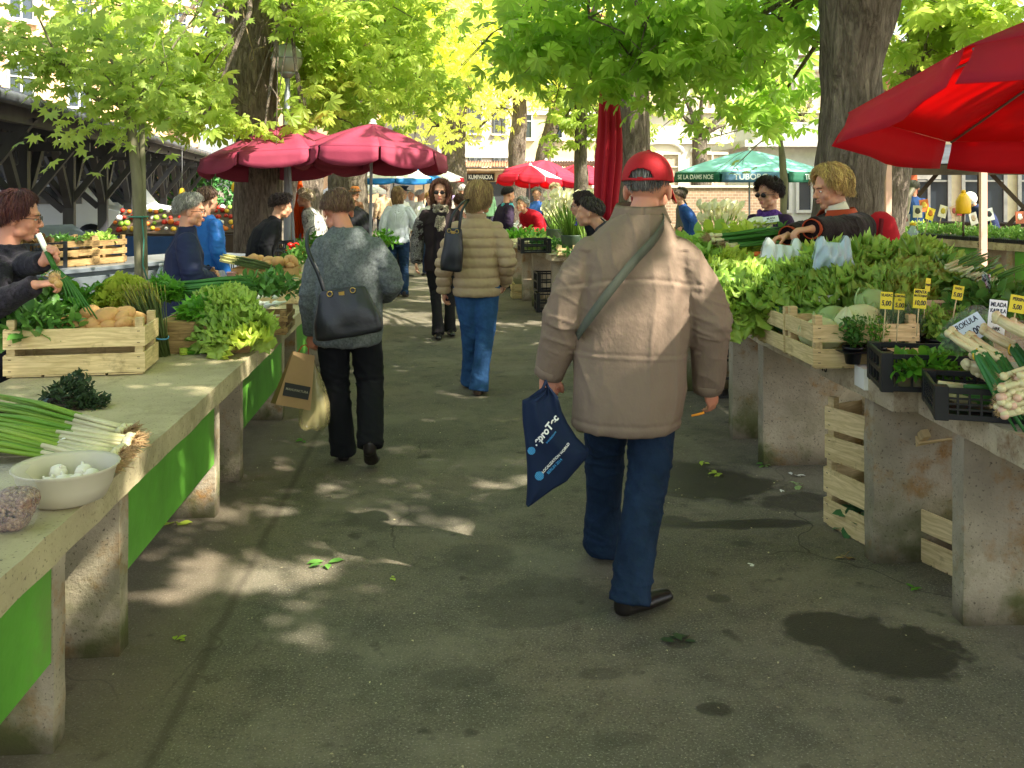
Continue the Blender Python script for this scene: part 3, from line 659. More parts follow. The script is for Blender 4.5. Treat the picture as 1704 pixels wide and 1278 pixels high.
m = MB(); m.box((L2*.45, 1.4, .78), (4.2, .9, .06)); [m.box((x, 1.4, .38), (.07, .8, .76)) for x in (.6, 2.0, 3.4, 4.4)]
m.build('counter', BR, rsd)
# ---------------------------------------------------------------- buildings
def shut_window(o, x, z, w_, h_, frame, pane, shutter=None, sill=None, y=-.06, open_=False):
    f = MB(); t_ = .09
    f.box((x-w_/2+t_/2, y, z), (t_, .1, h_)); f.box((x+w_/2-t_/2, y, z), (t_, .1, h_)); f.box((x, y, z+h_/2-t_/2), (w_-2*t_, .1, t_)); f.box((x, y, z-h_/2+t_/2), (w_-2*t_, .1, t_))
    f.box((x, y, z), (.07, .09, h_-2*t_)); f.box((x-w_/4, y+.002, z+h_*.15), (w_/2-t_, .07, .05)); f.box((x+w_/4, y+.002, z+h_*.15), (w_/2-t_, .07, .05))
    fr = f.build('window', frame, o)
    p = MB(); p.box((x, y+.045, z), (w_-2*t_, .02, h_-2*t_)); p.build('pane', pane, fr)
    if shutter:
        s_ = MB()
        for sd in (-1, 1):
            cx = x+sd*(w_*.78) if open_ else x+sd*w_*.25; ww = w_*.46
            s_.box((cx-ww/2+.03, y-.06, z), (.06, .05, h_)); s_.box((cx+ww/2-.03, y-.06, z), (.06, .05, h_))
            for j in range(int(h_/.11)): s_.box((cx, y-.06, z-h_/2+.06+j*.11), (ww-.12, .035, .07), M=Matrix.Rotation(.5, 3, 'X'))
        s_.build('shutter', shutter, fr)
    if sill:
        s_ = MB(); s_.box((x, y-.06, z-h_/2-.07), (w_+.3, .26, .1)); s_.build('sill', sill, fr)
def facade(name, label, px0, d0, px1, d1, h, depth, wall, roof, storeys, cols, wsz, frame, pane, shutter=None, sill=None, base=0, cornice=None, skip=(), open_=False, z1=1.4, arch=False):
    a_ = Vector((*XY(px0, d0), base)); b_ = Vector((*XY(px1, d1), base)); L_ = (b_-a_).length
    o = thing(name, label, 'building', a_, math.atan2((b_-a_).y, (b_-a_).x))
    m = MB(); m.box((L_/2, depth/2, h/2), (L_, depth, h)); m.build('wall', wall, o)
    m = MB(); m.prism([(-.5, -.5), (L_+.5, -.5), (L_+.5, depth+.5), (-.5, depth+.5)], h, h+.2); m.box((L_/2, depth/2, h+.5), (L_*.96, depth*.8, .6)); m.build('roof', roof, o)
    if cornice:
        for zc, yc, dc in [(h-.25, -.12, (L_+.2, .3, .22)), (h-.5, -.07, (L_+.1, .2, .14))]+[(s_*h/storeys-.1, -.07, (L_+.05, .16, .18)) for s_ in range(1, storeys)]: m = MB(); m.box((L_/2, yc, zc), dc); m.build('cornice', cornice, o)
    for s_ in range(storeys):
        for c_ in range(cols):
            if (s_, c_) in skip: continue
            shut_window(o, (c_+.5)*L_/cols, s_*h/storeys+z1+wsz[1]/2, wsz[0], wsz[1], frame, pane, shutter, sill, open_=open_)
            if arch:
                m = MB(); m.tube([((c_+.5)*L_/cols+(wsz[0]/2+.1)*math.cos(math.pi*j/10), -.05, s_*h/storeys+z1+wsz[1]+(wsz[0]*.3)*math.sin(math.pi*j/10)) for j in range(11)], .09, 6); m.build('arch', cornice or wall, o)
    return o
PEACH = simple('peach_plaster', '#e2b98c', .85, .12, .5, .2, 20, dirt='#c79b72'); PANE = simple('window_glass', '#39424a', .12, .3, 1, 0, metal=.2, spec=.8)
GREYW = simple('grey_plaster', '#b5ad9c', .85, .15, .4, .2, 20, dirt='#8d8573'); CREAM = simple('cream_stone', '#d8d0bd', .85, .1, .5, .2, 10, dirt='#b8aa8c'); TILE = simple('roof_tiles', '#9a5d42', .8, .3, 3, .4, 8)
SHG = simple('grey_shutter', '#5b5f5c', .6, .1); WFR = simple('white_frame', '#e6e4dc', .5, .05)
facade('apartment_house', 'tall peach-coloured house with white windows above the left shed', -420, 34, 330, 52, 15, 10, PEACH, TILE, 4, 7, (1.3, 1.9), WFR, PANE, None, CREAM, cornice=CREAM)
facade('apartment_house', 'grey house with dark slatted shutters behind the price-board kiosk', 728, 62, 850, 64, 14, 12, GREYW, TILE, 4, 3, (.9, 2.1), SHG, PANE, SHG, CREAM, cornice=CREAM)
facade('apartment_house', 'pale yellow house corner to the right of the grey shuttered house', 848, 66, 1000, 66, 13, 10, simple('pale_yellow_plaster', '#cdbf94', .85, .1, .5, .2, 20), TILE, 4, 3, (1.1, 1.9), WFR, PANE, None, CREAM, cornice=CREAM)
facade('town_house', 'pale stone building with blind arches and a cornice behind the thick trunk at right', 1060, 40, 1560, 40, 6.9, 12, CREAM, CREAM, 2, 6, (1.5, 1.7), CREAM, simple('blind_bricks', '#b7a88e', .9, .3, 8, .3, 30), None, CREAM, cornice=WHITEP, arch=True, z1=1.2)
facade('apartment_house', 'far house seen between the crowns above the maroon umbrellas', 420, 80, 700, 80, 16, 10, PEACH, TILE, 4, 5, (1.2, 1.9), WFR, PANE, None, CREAM, cornice=CREAM)
# white-windowed pavilion and brick wall on the right
facade('pavilion', 'low white pavilion with large paned windows beyond the turquoise umbrella', 1260, 30, 1500, 30, 2.75, 4, simple('white_render', '#dfddd6', .8, .08), simple('flat_roof_edge', '#d8d6cc', .7, .1), 1, 4, (1.0, 1.5), WFR, PANE, z1=.7)
facade('pavilion', 'cream building front with tall glazed doors and shutters behind the right shed', 1500, 27, 2080, 25, 4.2, 5, simple('cream_render', '#cfc2a2', .8, .1), TILE, 1, 6, (1.15, 1.9), simple('brown_grey_frame', '#8a8a84', .5), PANE, z1=.45)
def brickm():
    t = NT('old_brick'); br_ = t.n('TexBrick'); t.l(t.vec('Object', (1, 1, 1)), br_.inputs[0]); mp_ = t.n('Mapping'); t.l(t.vec('Object'), mp_.inputs[0]); mp_.inputs['Rotation'].default_value = (R(90), 0, 0); t.l(mp_.outputs[0], br_.inputs[0])
    br_.inputs['Scale'].default_value = 3.2; br_.inputs['Color1'].default_value = (*lin('#a58a6e'), 1); br_.inputs['Color2'].default_value = (*lin('#8a705a'), 1); br_.inputs['Mortar'].default_value = (*lin('#b9ab93'), 1)
    return t.done(br_.outputs[0], .9)
a_, b_ = Vector((*XY(1060, 27), 0)), Vector((*XY(1300, 27), 0)); wl = thing('brick_wall', 'low old brick wall under the turquoise umbrella', 'wall', a_, math.atan2((b_-a_).y, (b_-a_).x)); Lw = (b_-a_).length
m = MB(); m.box((Lw/2, 0, .75), (Lw, .3, 1.5)); m.build('wall', brickm(), wl); m = MB(); m.box((Lw/2, 0, 1.53), (Lw+.1, .4, .06)); m.build('coping', CREAM, wl)
ob = thing('orange_kiosk', 'plain orange-red kiosk wall right of the thick trunk', 'kiosk', Vector((*XY(1478, 24), 0))); m = MB(); m.box((0, .6, 1.0), (1.5, 1.2, 2.0)); m.build('wall', simple('orange_paint', '#c2552a', .6, .08), ob); m = MB(); m.box((0, .55, 2.06), (1.7, 1.5, .1)); m.build('roof', BR, ob)
# kiosk with the KUMPARICKA sign
PLANK = simple('pale_plank', '#e3c5a1', .7, .15, 3, .3, 20, stretch=(1, 1, 8))
k0 = Vector((*XY(690, 43), 0)); k1 = Vector((*XY(985, 43), 0)); Lk = (k1-k0).length
ks = thing('wooden_kiosk', 'pale wooden kiosk with a corrugated roof and a black KUMPARICKA board', 'kiosk', k0, math.atan2((k1-k0).y, (k1-k0).x))
m = MB()
for j in range(16): m.box((Lk/2, 0, .07+j*.145), (Lk, .1-.012*(j % 2), .14))
m.build('wall', PLANK, ks)
m = MB(); NK = 150
m.grid(lambda a__, b__: Vector((-.3+a__*(Lk+.6), -.7+b__*3.2, 2.36+b__*.3+.03*math.sin(a__*NK*math.pi*.9))), NK*3, 1, 0, True); m.build('corrugated_roof', simple('rusty_corrugated', '#a4704e', .7, .3, 5), ks, solid=.015)
m = MB(); [m.bar((q*1.0+.3, -.6, 2.25), (q*1.0+.3, .2, 2.30), .07, .09) for q in range(int(Lk))]; m.box((Lk/2, -.6, 2.22), (Lk, .05, .06)); m.build('rafter', PLANK, ks)
DARKB = simple('painted_hatch_shade', '#3b3d41', .7, .15)  # flat dark panels; the shade inside the hatches is put into their colour
for x0_, x1_ in ((1.0, 1.9), (2.4, 4.4), (4.9, 6.7)):
    m = MB(); m.box(((x0_+x1_)/2, -.07, .95), (x1_-x0_, .05, 1.45)); m.build('hatch', DARKB, ks)
xs_ = (798-690)/1600*43
for nm_, sx_, sz_, tx in (('KUMPARICKA', xs_+.05, 1.89, .27),):
    sgn = MB(); sgn.box((sx_, -.10, sz_), (1.30, .06, .38)); sb = sgn.build('sign_board', simple('weathered_frame', '#8b6a48', .8), ks)
    sgn = MB(); sgn.box((sx_, -.136, sz_), (1.2, .014, .31)); sgn.build('board_face', simple('blackboard', '#1c1c1e', .7, .2), sb)
    text('KUMPARICKA', .265, WHITEP, sb, Matrix.Translation((sx_, -.148, sz_)) @ Matrix.Rotation(R(90), 4, 'X') @ Matrix.Diagonal((.68, 1, 1, 1)), .001, .008, .95)
m = MB(); m.box((2.75, -.105, 1.25), (.3, .01, .4)); m.build('notice', WHITEP, ks)
# hedge & far clutter behind the shed
hd = MB(); h0, h1 = Vector((*XY(-200, 30), 0)), Vector((*XY(420, 40), 0))
pp = np.array([[h0.x+(h1.x-h0.x)*a_+RNG.normal()*.3, h0.y+(h1.y-h0.y)*a_+RNG.normal()*.3, 2.3*random.random()] for a_ in RNG.random(7000)]); pp[:, 1] += 1.5
D = rdir(len(pp)); U = rdir(len(pp)); X, Y, Z = frames(D, U); V, Fc = scatter(LSIMP[0], LSIMP[1], pp, X, Y, Z, .22*RNG.uniform(.7, 1.3, len(pp)))
hg = link('hedge', np_mesh('hedge', V, Fc, simple('hedge_leaf', '#4c8040', .6, .3, 1, 0, island=.4))); tag(hg, 'dark green hedge along the back of the left shed', 'hedge')
# ---------------------------------------------------------------- street lamp
b = XY(478, 12.0)
lp = thing('street_lamp', 'grey street lamp with a two-part glass globe half hidden in chestnut leaves', 'street lamp', (b[0], b[1], 0)); ZL = EYE+(305-98)*12/F
POLEM = simple('grey_pole_metal', '#8f9396', .5, .15, 5, .1, metal=.4)
m = MB(); m.tube([(0, 0, 0), (0, 0, 1.0), (0, 0, ZL-.2)], [.055, .045, .035], 12); m.build('pole', POLEM, lp)
gt = NT('lamp_globe'); gt.done(lin('#bfc6bd'), .18, 0, .6); gt.b.inputs['Transmission Weight'].default_value = .35
m = MB(); m.ball((0, 0, ZL), .195, 24, 16); m.build('globe', gt.mat, lp)
m = MB(); m.lathe([(.19, ZL-.01), (.207, ZL-.006), (.207, ZL+.01), (.19, ZL+.014)], 24); m.lathe([(.05, ZL-.24), (.08, ZL-.2), (.1, ZL-.17)], 16); m.build('globe_ring', POLEM, lp)
# ---------------------------------------------------------------- parasols
def cloth(name, col, transl=.35, rough=.7, tcol=None):
    if name in MC: return MC[name]
    t = NT(name); v = t.vec('Object'); q = t.mix(t.ramp(t.noise(v, 3, 4), .3, .7), k(lin(col), .85), k(lin(col), 1.12)); t.bump(t.noise(v, 6, 4), .35, .02); t.done(q, rough, 0, .3)
    if transl:
        d = t.n('BsdfTranslucent'); t.put(d.inputs[0], (*(lin(tcol) if tcol else k(lin(col), 1.3)), 1)); ms = t.n('MixShader'); ms.inputs[0].default_value = transl
        t.l(t.b.outputs[0], ms.inputs[1]); t.l(d.outputs[0], ms.inputs[2]); t.l(ms.outputs[0], t.out.inputs[0])
    MC[name] = t.mat; return t.mat
MAROON = cloth('maroon_canvas', '#9c3c54', .25); REDC = cloth('red_canvas', '#a63248', .6, tcol='#ff2812'); WHC = cloth('white_canvas', '#f0eeea', .35); BLUC = cloth('blue_canvas', '#2b7fc0', .35)
TEAL = cloth('turquoise_canvas', '#a4dcd6', .35); DGRN = cloth('dark_green_valance', '#1f5c45', .2); BLV = cloth('blue_grey_valance', '#5f86a0', .25); PINKR = cloth('washed_red_canvas', '#c9405a', .4)
def parasol(name, label, base, peak, Rr, zr, n=8, rot=0, val=.2, mats=(MAROON,), pick=None, tilt=(0, 0), pole=(0, 0), flare=.03, vpick=None, group='open parasols over the stalls', pr=.018, sag=.05, scallop=.35, finial=True):
    # base: ground point of pole, canopy centred on base+pole; pick(i, t) chooses the cloth of gore i
    o = thing(name, label, 'parasol', base, group=group); cx, cy = pole; zp = peak
    TM = Matrix.Translation((cx, cy, zr)) @ Matrix.Rotation(R(tilt[0]), 4, 'X') @ Matrix.Rotation(R(tilt[1]), 4, 'Y') @ Matrix.Translation((0, 0, -zr))
    def pos(a, t):
        # polygon with straight sides; gentle dome and sag between ribs
        s_ = 2*math.pi/n; q = ((a-rot) % s_)-s_/2; rad = Rr*math.cos(s_/2)/math.cos(q)
        z = zr+(zp-zr)*(1-t**1.25)-sag*math.sin(math.pi*min(1, t))*(1-abs(q)/(s_/2))
        return Vector((rad*t*math.cos(a), rad*t*math.sin(a), z))
    c = MB(); ns = 6
    for i in range(n):
        a0_ = rot+2*math.pi*i/n
        def fn(u_, t): return TM @ pos(a0_+1e-5+u_*(2*math.pi/n-2e-5), .02+t*.98)
        c.grid(fn, ns, 8, pick(i) if pick else 0)
        f = MB()
    cn = c.build('canopy', list(mats), o, solid=.004)
    vl = MB()
    for i in range(n):
        a0_ = rot+2*math.pi*i/n
        def fv(u_, t):
            a = a0_+.015+u_*(2*math.pi/n-.03); p = pos(a, 1); dz = t*val*(1-scallop*(abs(u_*2-1)**3)*(t > .5)); r_ = 1+flare*t*(1+.4*math.sin(u_*9+i*2))
            return TM @ Vector((p.x*r_, p.y*r_, p.z-dz-.002))
        vl.grid(fv, 8, 3, vpick(i) if vpick else (pick(i) if pick else 0))
    vl.build('valance', list(mats), cn, solid=.003)
    r_ = MB(); h = TM @ Vector((0, 0, zr+(zp-zr)*.35))
    for i in range(n):
        a = rot+2*math.pi*i/n; q = [TM @ (pos(a, t)-Vector((0, 0, .018))) for t in (.03, .35, .7, .985)]; r_.tube(q, .006, 5); r_.tube([h, TM @ (pos(a, .55)-Vector((0, 0, .02)))], .005, 5)
    r_.build('rib', POLEM, o)
    m = MB(); m.tube([(0, 0, 0), (cx*.5, cy*.5, zr*.5), (cx, cy, zr+.1), (cx, cy, zp-.01)], pr, 10); m.build('pole', POLEM, o)
    if finial: m = MB(); m.ball(TM @ Vector((0, 0, zp+.025)), .035, 10, 8); m.lathe([(.05, 0), (.05, .012), (.02, .03)], 12, TM @ Vector((0, 0, zp-.005))); m.build('finial', WHITEP, o)
    return o
b = XY(497, 11.6); parasol('parasol', 'left one of the two overlapping maroon parasols, slightly tilted', (b[0], b[1], 0), 2.33, 1.03, 1.92, rot=R(22), val=.2, tilt=(-4, -3), pole=(-.12, 0))
b = XY(614, 11.3); parasol('parasol', 'right one of the two overlapping maroon parasols, its pole behind the grey sweater woman', (b[0], b[1], 0), 2.32, .90, 1.98, rot=R(10), val=.22, tilt=(-3, 2), pole=(.03, 0))
b = XY(655, 20); parasol('parasol', 'white parasol with a blue printed edge, behind the maroon ones', (b[0], b[1], 0), 2.12, 1.03, 1.72, rot=R(5), val=.13, mats=(WHC, BLUC), pick=lambda i: 1 if i in (4, 7) else 0, vpick=lambda i: 1)
b = XY(705, 22); parasol('parasol', 'white parasol with a thin red edge right of the blue and white one', (b[0], b[1], 0), 2.05, .95, 1.75, rot=R(15), val=.10, mats=(WHC, REDC), vpick=lambda i: 1 if i in (0, 7) else 0)
b = XY(590, 23); parasol('parasol', 'small plain white parasol low behind the maroon pair', (b[0], b[1], 0), 1.78, .75, 1.45, rot=R(5), val=.1, mats=(WHC,))
b = XY(881, 24); parasol('parasol', 'red parasol with a bleached pale top beside the KUMPARICKA board', (b[0], b[1], 0), 2.07, .85, 1.75, rot=R(22), val=.2, mats=(PINKR, REDC, WHC), pick=lambda i: (2, 0, 2, 0, 1, 1, 2, 0)[i], vpick=lambda i: 1, tilt=(-4, 4))
b = XY(905, 28); parasol('parasol', 'washed-out pink parasol behind the young tree', (b[0], b[1], 0), 2.3, 1.2, 1.85, rot=R(12), val=.2, mats=(PINKR,), tilt=(-5, 8))
b = XY(965, 30); parasol('parasol', 'pinkish red parasol showing left of the closed red umbrella', (b[0], b[1], 0), 2.25, 1.2, 1.8, rot=R(2), val=.25, mats=(PINKR, REDC), pick=lambda i: i % 2)
b = XY(1247, 19); tb = parasol('parasol', 'wide turquoise parasol with a dark green lettered valance', (b[0], b[1], 0), 2.27, 1.55, 1.83, n=8, rot=R(8), val=.19, mats=(TEAL, DGRN, BLV), vpick=lambda i: (1, 1, 1, 1, 1, 2, 1, 1)[i], scallop=0)
WLET = simple('pale_lettering', '#dfe6e0', .6, .05)
cnp = [c_ for c_ in kids(tb) if c_.name.startswith('canopy')][0]
def vtext(s_, i, size, tr=0):
    a = R(8)+2*math.pi*(i+.5)/8; ap = 1.55*math.cos(math.pi/8)+.045
    M = Matrix.Rotation(a+R(90), 4, 'Z') @ Matrix.Translation((tr, -ap-.02, 1.735)) @ Matrix.Rotation(R(90), 4, 'X')
    text(s_, size, WLET, cnp, M, .001, .002)
vtext('TUBORG', 5, .15, -.06); vtext('SE LA DAMS NOE', 4, .12); vtext('TUBORG', 6, .14, .1)
# big red parasol at right
c0 = XY(852+2.74/3.55*1600, 3.55)
parasol('parasol', 'large red parasol close at the right edge, glowing where sun hits it', (c0[0], c0[1], 0), 2.47, 1.42, 1.995, n=8, rot=R(22.5-4), val=.155, mats=(REDC,), flare=.05, pr=.025, scallop=.15, sag=.02, tilt=(-7, 0))
# closed ones
def closed(name, label, p, z0, z1, r_, m_, rz=0, top=.3):
    o = thing(name, label, 'closed parasol', p, rz, 'closed parasols')
    m = MB(); m.tube([(0, 0, 0), (0, 0, z1+.05)], .02, 8); m.build('pole', POLEM, o)
    m = MB(); H = z1-z0
    m.grid(lambda a, t: Vector((math.cos(a*2*math.pi), math.sin(a*2*math.pi), 0))*(r_*(top+(1-top)*min(1, t*1.6)**.8)*(1+.22*math.sin(a*2*math.pi*9+t*1.5)*min(1, t*3))*(1-.18*max(0, t-.7)/.3))+Vector((.03*math.sin(t*5)*t, 0, z1-t*H-.05*math.sin(a*19)*t)), 96, 22)
    m.build('folded_canopy', m_, o, solid=.004); return o
b = XY(1013, 9.6); closed('closed_parasol', 'tall folded red parasol against the dark middle trunk', (b[0], b[1], 0), 1.30, 2.75, .115, cloth('crimson_folded_canvas', '#b3182c', .12), top=.6)
b = XY(499, 12.9); closed('closed_parasol', 'folded orange parasol hanging beside the maroon umbrella pole', (b[0], b[1], 0), .92, 1.70, .075, cloth('orange_canvas', '#e0641c', .5, tcol='#ff7010'), top=.15)
# ---------------------------------------------------------------- people
def remeshed(mb, vox, smooth=4, fac=.5):
    me = mb.mesh('form', []); o = bpy.data.objects.new('form', me); COL.objects.link(o)
    r = o.modifiers.new('r', 'REMESH'); r.mode = 'VOXEL'; r.voxel_size = vox; r.use_smooth_shade = True
    if smooth: s_ = o.modifiers.new('s', 'SMOOTH'); s_.iterations = smooth; s_.factor = fac
    dg = bpy.context.evaluated_depsgraph_get(); out = bpy.data.meshes.new_from_object(o.evaluated_get(dg))
    bpy.data.objects.remove(o); bpy.data.meshes.remove(me); return out
def displace(me, fn):
    N = [v.normal.copy() for v in me.vertices]
    for v, n_ in zip(me.vertices, N):
        v.co = v.co + n_*fn(v.co)
    me.update()
def setmat(me, *ms):
    me.materials.clear()
    for m_ in ms: me.materials.append(m_)
    me.polygons.foreach_set('use_smooth', [True]*len(me.polygons)); return me
def limb(m, pts, rads, n=18, flat=1.0, up=None, end=True):
    pts = [Vector(p) for p in pts]; P_, R_ = [], []
    t0 = (pts[1]-pts[0]).normalized(); t1 = (pts[-1]-pts[-2]).normalized()
    for a_ in (80, 55, 30): P_.append(pts[0]-t0*rads[0]*math.sin(R(a_))*.8); R_.append(rads[0]*math.cos(R(a_)))
    for i in range(len(pts)-1):
        for j in range(4): f = j/4; P_.append(pts[i].lerp(pts[i+1], f)); R_.append(rads[i]+(rads[i+1]-rads[i])*f)
    P_.append(pts[-1]); R_.append(rads[-1])
    for a_ in ((30, 55, 80) if end else ()): P_.append(pts[-1]+t1*rads[-1]*math.sin(R(a_))*.8); R_.append(rads[-1]*math.cos(R(a_)))
    return m.tube(P_, R_, n, flat=flat, up=up)
def rings(m, rs, n=28, T=None, sq=2.3):
    vs = []; 
    for (z, rx, ry, *o_) in rs:
        ox, oy = (o_+[0, 0])[:2]
        for j in range(n):
            a = 2*math.pi*j/n; c_, s_ = math.cos(a), math.sin(a)
            x = rx*math.copysign(abs(c_)**(2/sq), c_)+ox; y = ry*math.copysign(abs(s_)**(2/sq), s_)+oy
            p = Vector((x, y, z)); vs.append(T(p) if T else p)
    kk = len(rs)
    return m.add(vs, [(i*n+j, i*n+(j+1) % n, (i+1)*n+(j+1) % n, (i+1)*n+j) for i in range(kk-1) for j in range(n)]+[tuple(range(n-1, -1, -1)), tuple((kk-1)*n+j for j in range(n))], 0, True)
def eul(yaw=0, pitch=0, roll=0):       # yaw left positive, pitch down positive
    return Matrix.Rotation(R(yaw), 3, 'Z') @ Matrix.Rotation(-R(pitch), 3, 'X') @ Matrix.Rotation(R(roll), 3, 'Y')
def head_form(m, C, M, age=0, fat=1.0):
    def b(c, r, q=None): m.ball(C + M @ Vector(c), tuple(x for x in (r if hasattr(r, '__len__') else (r,)*3)), 16, 12, M=(M @ q if q is not None else M))
    b((0, -.014, .035), (.077, .097, .088)); b((0, .028, -.028), (.057*fat, .060, .078)); b((0, .060, -.090), (.027*fat, .024, .022))
    for s in (-1, 1):
        b((s*.035, .056, -.026), (.026*fat, .026, .028)); b((s*.040, .020, -.066), (.022*fat, .034, .026)); b((s*.082, -.010, -.008), (.010, .020, .033), Matrix.Rotation(s*.35, 3, 'Z'))
        b((s*.012, .099, -.029), (.009, .010, .007)); b((s*.031, .074, .003), (.014, .010, .009))
    b((0, .074, .030), (.050, .020, .016)); b((0, .092, -.052), (.023, .011, .006)); b((0, .090, -.064), (.020, .011, .008))
    m.tube([C + M @ Vector(q) for q in ((0, .084, .022), (0, .097, -.004), (0, .111, -.024))], [.008, .010, .0125], 10); b((0, .108, -.026), (.013, .012, .010))
def hand_form(m, W, D, N_, side, curl=.6, sc=1.0, spread=1.0, curls=None):
    # W wrist, D pointing to the fingers, N_ back-of-hand normal, side +1 if the thumb lies towards D x N
    D = Vector(D).normalized(); N_ = Vector(N_); N_ = (N_-D*N_.dot(D)).normalized(); S = D.cross(N_)*side
    pc = W+D*.045*sc
    Q = Matrix((S, D, N_)).transposed()
    m.ball(W+D*.050*sc, (.040*sc, .048*sc, .015*sc), 14, 10, M=Q); m.ball(W+D*.02*sc, (.029*sc, .032*sc, .019*sc), 12, 8, M=Q); m.ball(W+D*.036*sc+S*.022*sc-N_*.008*sc, (.018*sc, .03*sc, .014*sc), 10, 8, M=Q)
    for i, (o_, L) in enumerate(((.028, .070), (.0095, .078), (-.0095, .072), (-.027, .056))):
        c_ = curls[i] if curls else curl
        p = W+D*(.088-.006*abs(i-1.2))*sc+S*o_*sc; d = D.copy(); pts = [p-D*.012*sc]; r_ = [.0095*sc, .0092*sc]; pts.append(p)
        ax = S; sgn = 1
        d = (D+S*(o_*1.8*spread)).normalized()
        for j, f in enumerate((.45, .32, .23)):
            d = (Matrix.Rotation((c_*(1.15 if j else .85)), 3, S) @ d) if (Matrix.Rotation(.1, 3, S) @ D).dot(-N_) > 0 else (Matrix.Rotation(-(c_*(1.15 if j else .85)), 3, S) @ d)
            p = p+d*L*f*sc; pts.append(p); r_.append((.0088, .0080, .0070)[j]*sc)
        limb(m, pts, r_, 8)
    a = W+D*.022*sc+S*.024*sc; t_ = (D*.75+S*.75-N_*.35).normalized(); b_ = a+t_*.038*sc; t2 = (D*.95+S*.15-N_*(.2+.5*curl)).normalized(); c_ = b_+t2*.030*sc; e = c_+(D*.8-N_*(.3+.6*curl)-S*.1).normalized()*.024*sc
    limb(m, [a, b_, c_, e], [.0135*sc, .0115*sc, .010*sc, .0085*sc], 8)
def hairm(c, n_='hair'): return simple('hair_'+c.strip('#'), c, .55, .35, 12, .5, 150, stretch=(1, 1, .25), island=.4, bd=.003)
def hair(par, C, M, col, length=0.0, vol=.012, front=48, side=88, back=118, n=420, seed=0, curl=0.0, fringe=0, rad=.0045, name='hair', grey=None, part=0):
    rs = random.Random(seed); H0 = C + M @ Vector((0, -.014, .035)); m_ = hairm(col)
    def tmax(ph):
        a = abs((ph+math.pi) % (2*math.pi)-math.pi)    # 0 front .. pi back
        f = R(front); s_ = R(side); b_ = R(back)
        return f+(s_-f)*min(1, a/R(75))**1.3 if a < R(75) else s_+(b_-s_)*min(1, (a-R(75))/R(70))
    def pt(th, ph, e): 
        return Vector((-(.080+vol+e)*math.sin(th)*math.sin(ph), (.100+vol+e)*math.sin(th)*math.cos(ph), (.091+vol+e)*math.cos(th)))
    g = MB(); NA, NB = 40, 14
    def sf(u_, t_):
        ph = u_*2*math.pi; th = .02+t_*tmax(ph)*(1.0); p = pt(th, ph, -.006+.006*noise.noise(Vector((math.cos(ph)*4, math.sin(ph)*4, t_*3+seed))))
        return H0 + M @ p
    g.grid(sf, NA, NB)
    o = g.build(name, m_, par, solid=.006)
    st = MB()
    for i in range(n):
        ph = rs.uniform(0, 2*math.pi); tm = tmax(ph); th = tm*math.sqrt(rs.random())*.93; e = rs.uniform(-.003, .008+curl*.02); pts = []; r_ = []
        L = rs.uniform(.06, .11)+length*rs.uniform(.3, 1.0)*.0; seg = 7; dth = L/(.1*seg); dp = rs.uniform(-.12, .12)+part*math.sin(ph)*.1; hang = None
        full = rs.uniform(.82, 1.08)*length; hl = 0
        for j in range(16 if length > .03 else 7):
            if hang is None:
                pts.append(H0 + M @ (pt(th, ph, e+.004*math.sin(j*1.3+i)*(1+curl*4))))
                th += dth if length <= .03 else .16; ph += dp*.3+curl*rs.uniform(-.35, .35)
                if th > tm+ (R(fringe) if abs((ph+math.pi) % (2*math.pi)-math.pi) < .7 else .08):
                    if length <= .03 or abs((ph+math.pi) % (2*math.pi)-math.pi) < .95: break
                    hang = pts[-1].copy()
            else:
                hl += .035
                if hl > full: break
                c2 = C.copy(); out = (hang-c2); out.z = 0; out = out.normalized() if out.length > 1e-4 else Vector((0, -1, 0))
                pts.append(hang+Vector((0, 0, -hl))+out*(.012*math.sin(hl*30+i)*(1+curl*2)-.02*min(1, hl/.12)*(1 if length > .1 else .6))+Vector((rs.uniform(-.004, .004), rs.uniform(-.004, .004), 0))*(1+curl*3))
        if len(pts) > 2:
            kk = len(pts); st.tube(pts, [rad*(1.0 if 0 < q < kk-2 else .35) for q in range(kk)], 4, cap=False, flat=.6)
    # strands share the hair mesh
    q = st.build('strands', m_ if not grey else hairm(grey), o)
    return o
def glasses(par, C, M, dark=True, name='glasses'):
    m = MB(); fr = simple('dark_frame', '#1a1614', .3, .05, bump=0)
    for s in (-1, 1):
        c = Vector((s*.031, .098, .003))
        if dark: m.ball(C + M @ c, (.027, .004, .018), 14, 8, M=M)
        m.tube([C + M @ (c+Vector((.026*math.cos(a*math.pi/8), .002, .0175*math.sin(a*math.pi/8)))) for a in range(17)], .0018, 5)
        m.tube([C + M @ Vector(q) for q in ((s*.057, .096, .008), (s*.075, .06, .006), (s*.083, -.01, .002))], .0022, 5)
    m.tube([C + M @ Vector(q) for q in ((-.006, .104, .006), (.006, .104, .006))], .002, 5)
    return m.build(name, fr, par)
def eyes(par, C, M):
    lp = MB()
    for s in (-1, 1):
        w_ = MB(); lid = MB(); bw = MB()
        w_.ball(C + M @ Vector((s*.031, .0795, .002)), (.0105, .008, .0055), 10, 8, M=M)
        lid.ball(C + M @ Vector((s*.031, .0868, .002)), (.0048, .0025, .0048), 8, 6, M=M)
        bw.tube([C + M @ Vector((s*a, b_, c)) for a, b_, c in ((.014, .095, .022), (.032, .092, .027), (.050, .078, .022))], [.0025, .0035, .002], 5)
        e = w_.build('eye', WHITEP, par); lid.build('iris', simple('iris', '#2c2018', .3, .05, bump=0), e); bw.build('eyebrow', hairm('#54412e'), par)
    lp.ball(C + M @ Vector((0, .0935, -.0525)), (.022, .0115, .0055), 12, 8, M=M); lp.ball(C + M @ Vector((0, .0915, -.064)), (.019, .0115, .007), 12, 8, M=M)
    lp.build('lips', simple('lips', '#b0645c', .45, .1, bump=0), par)
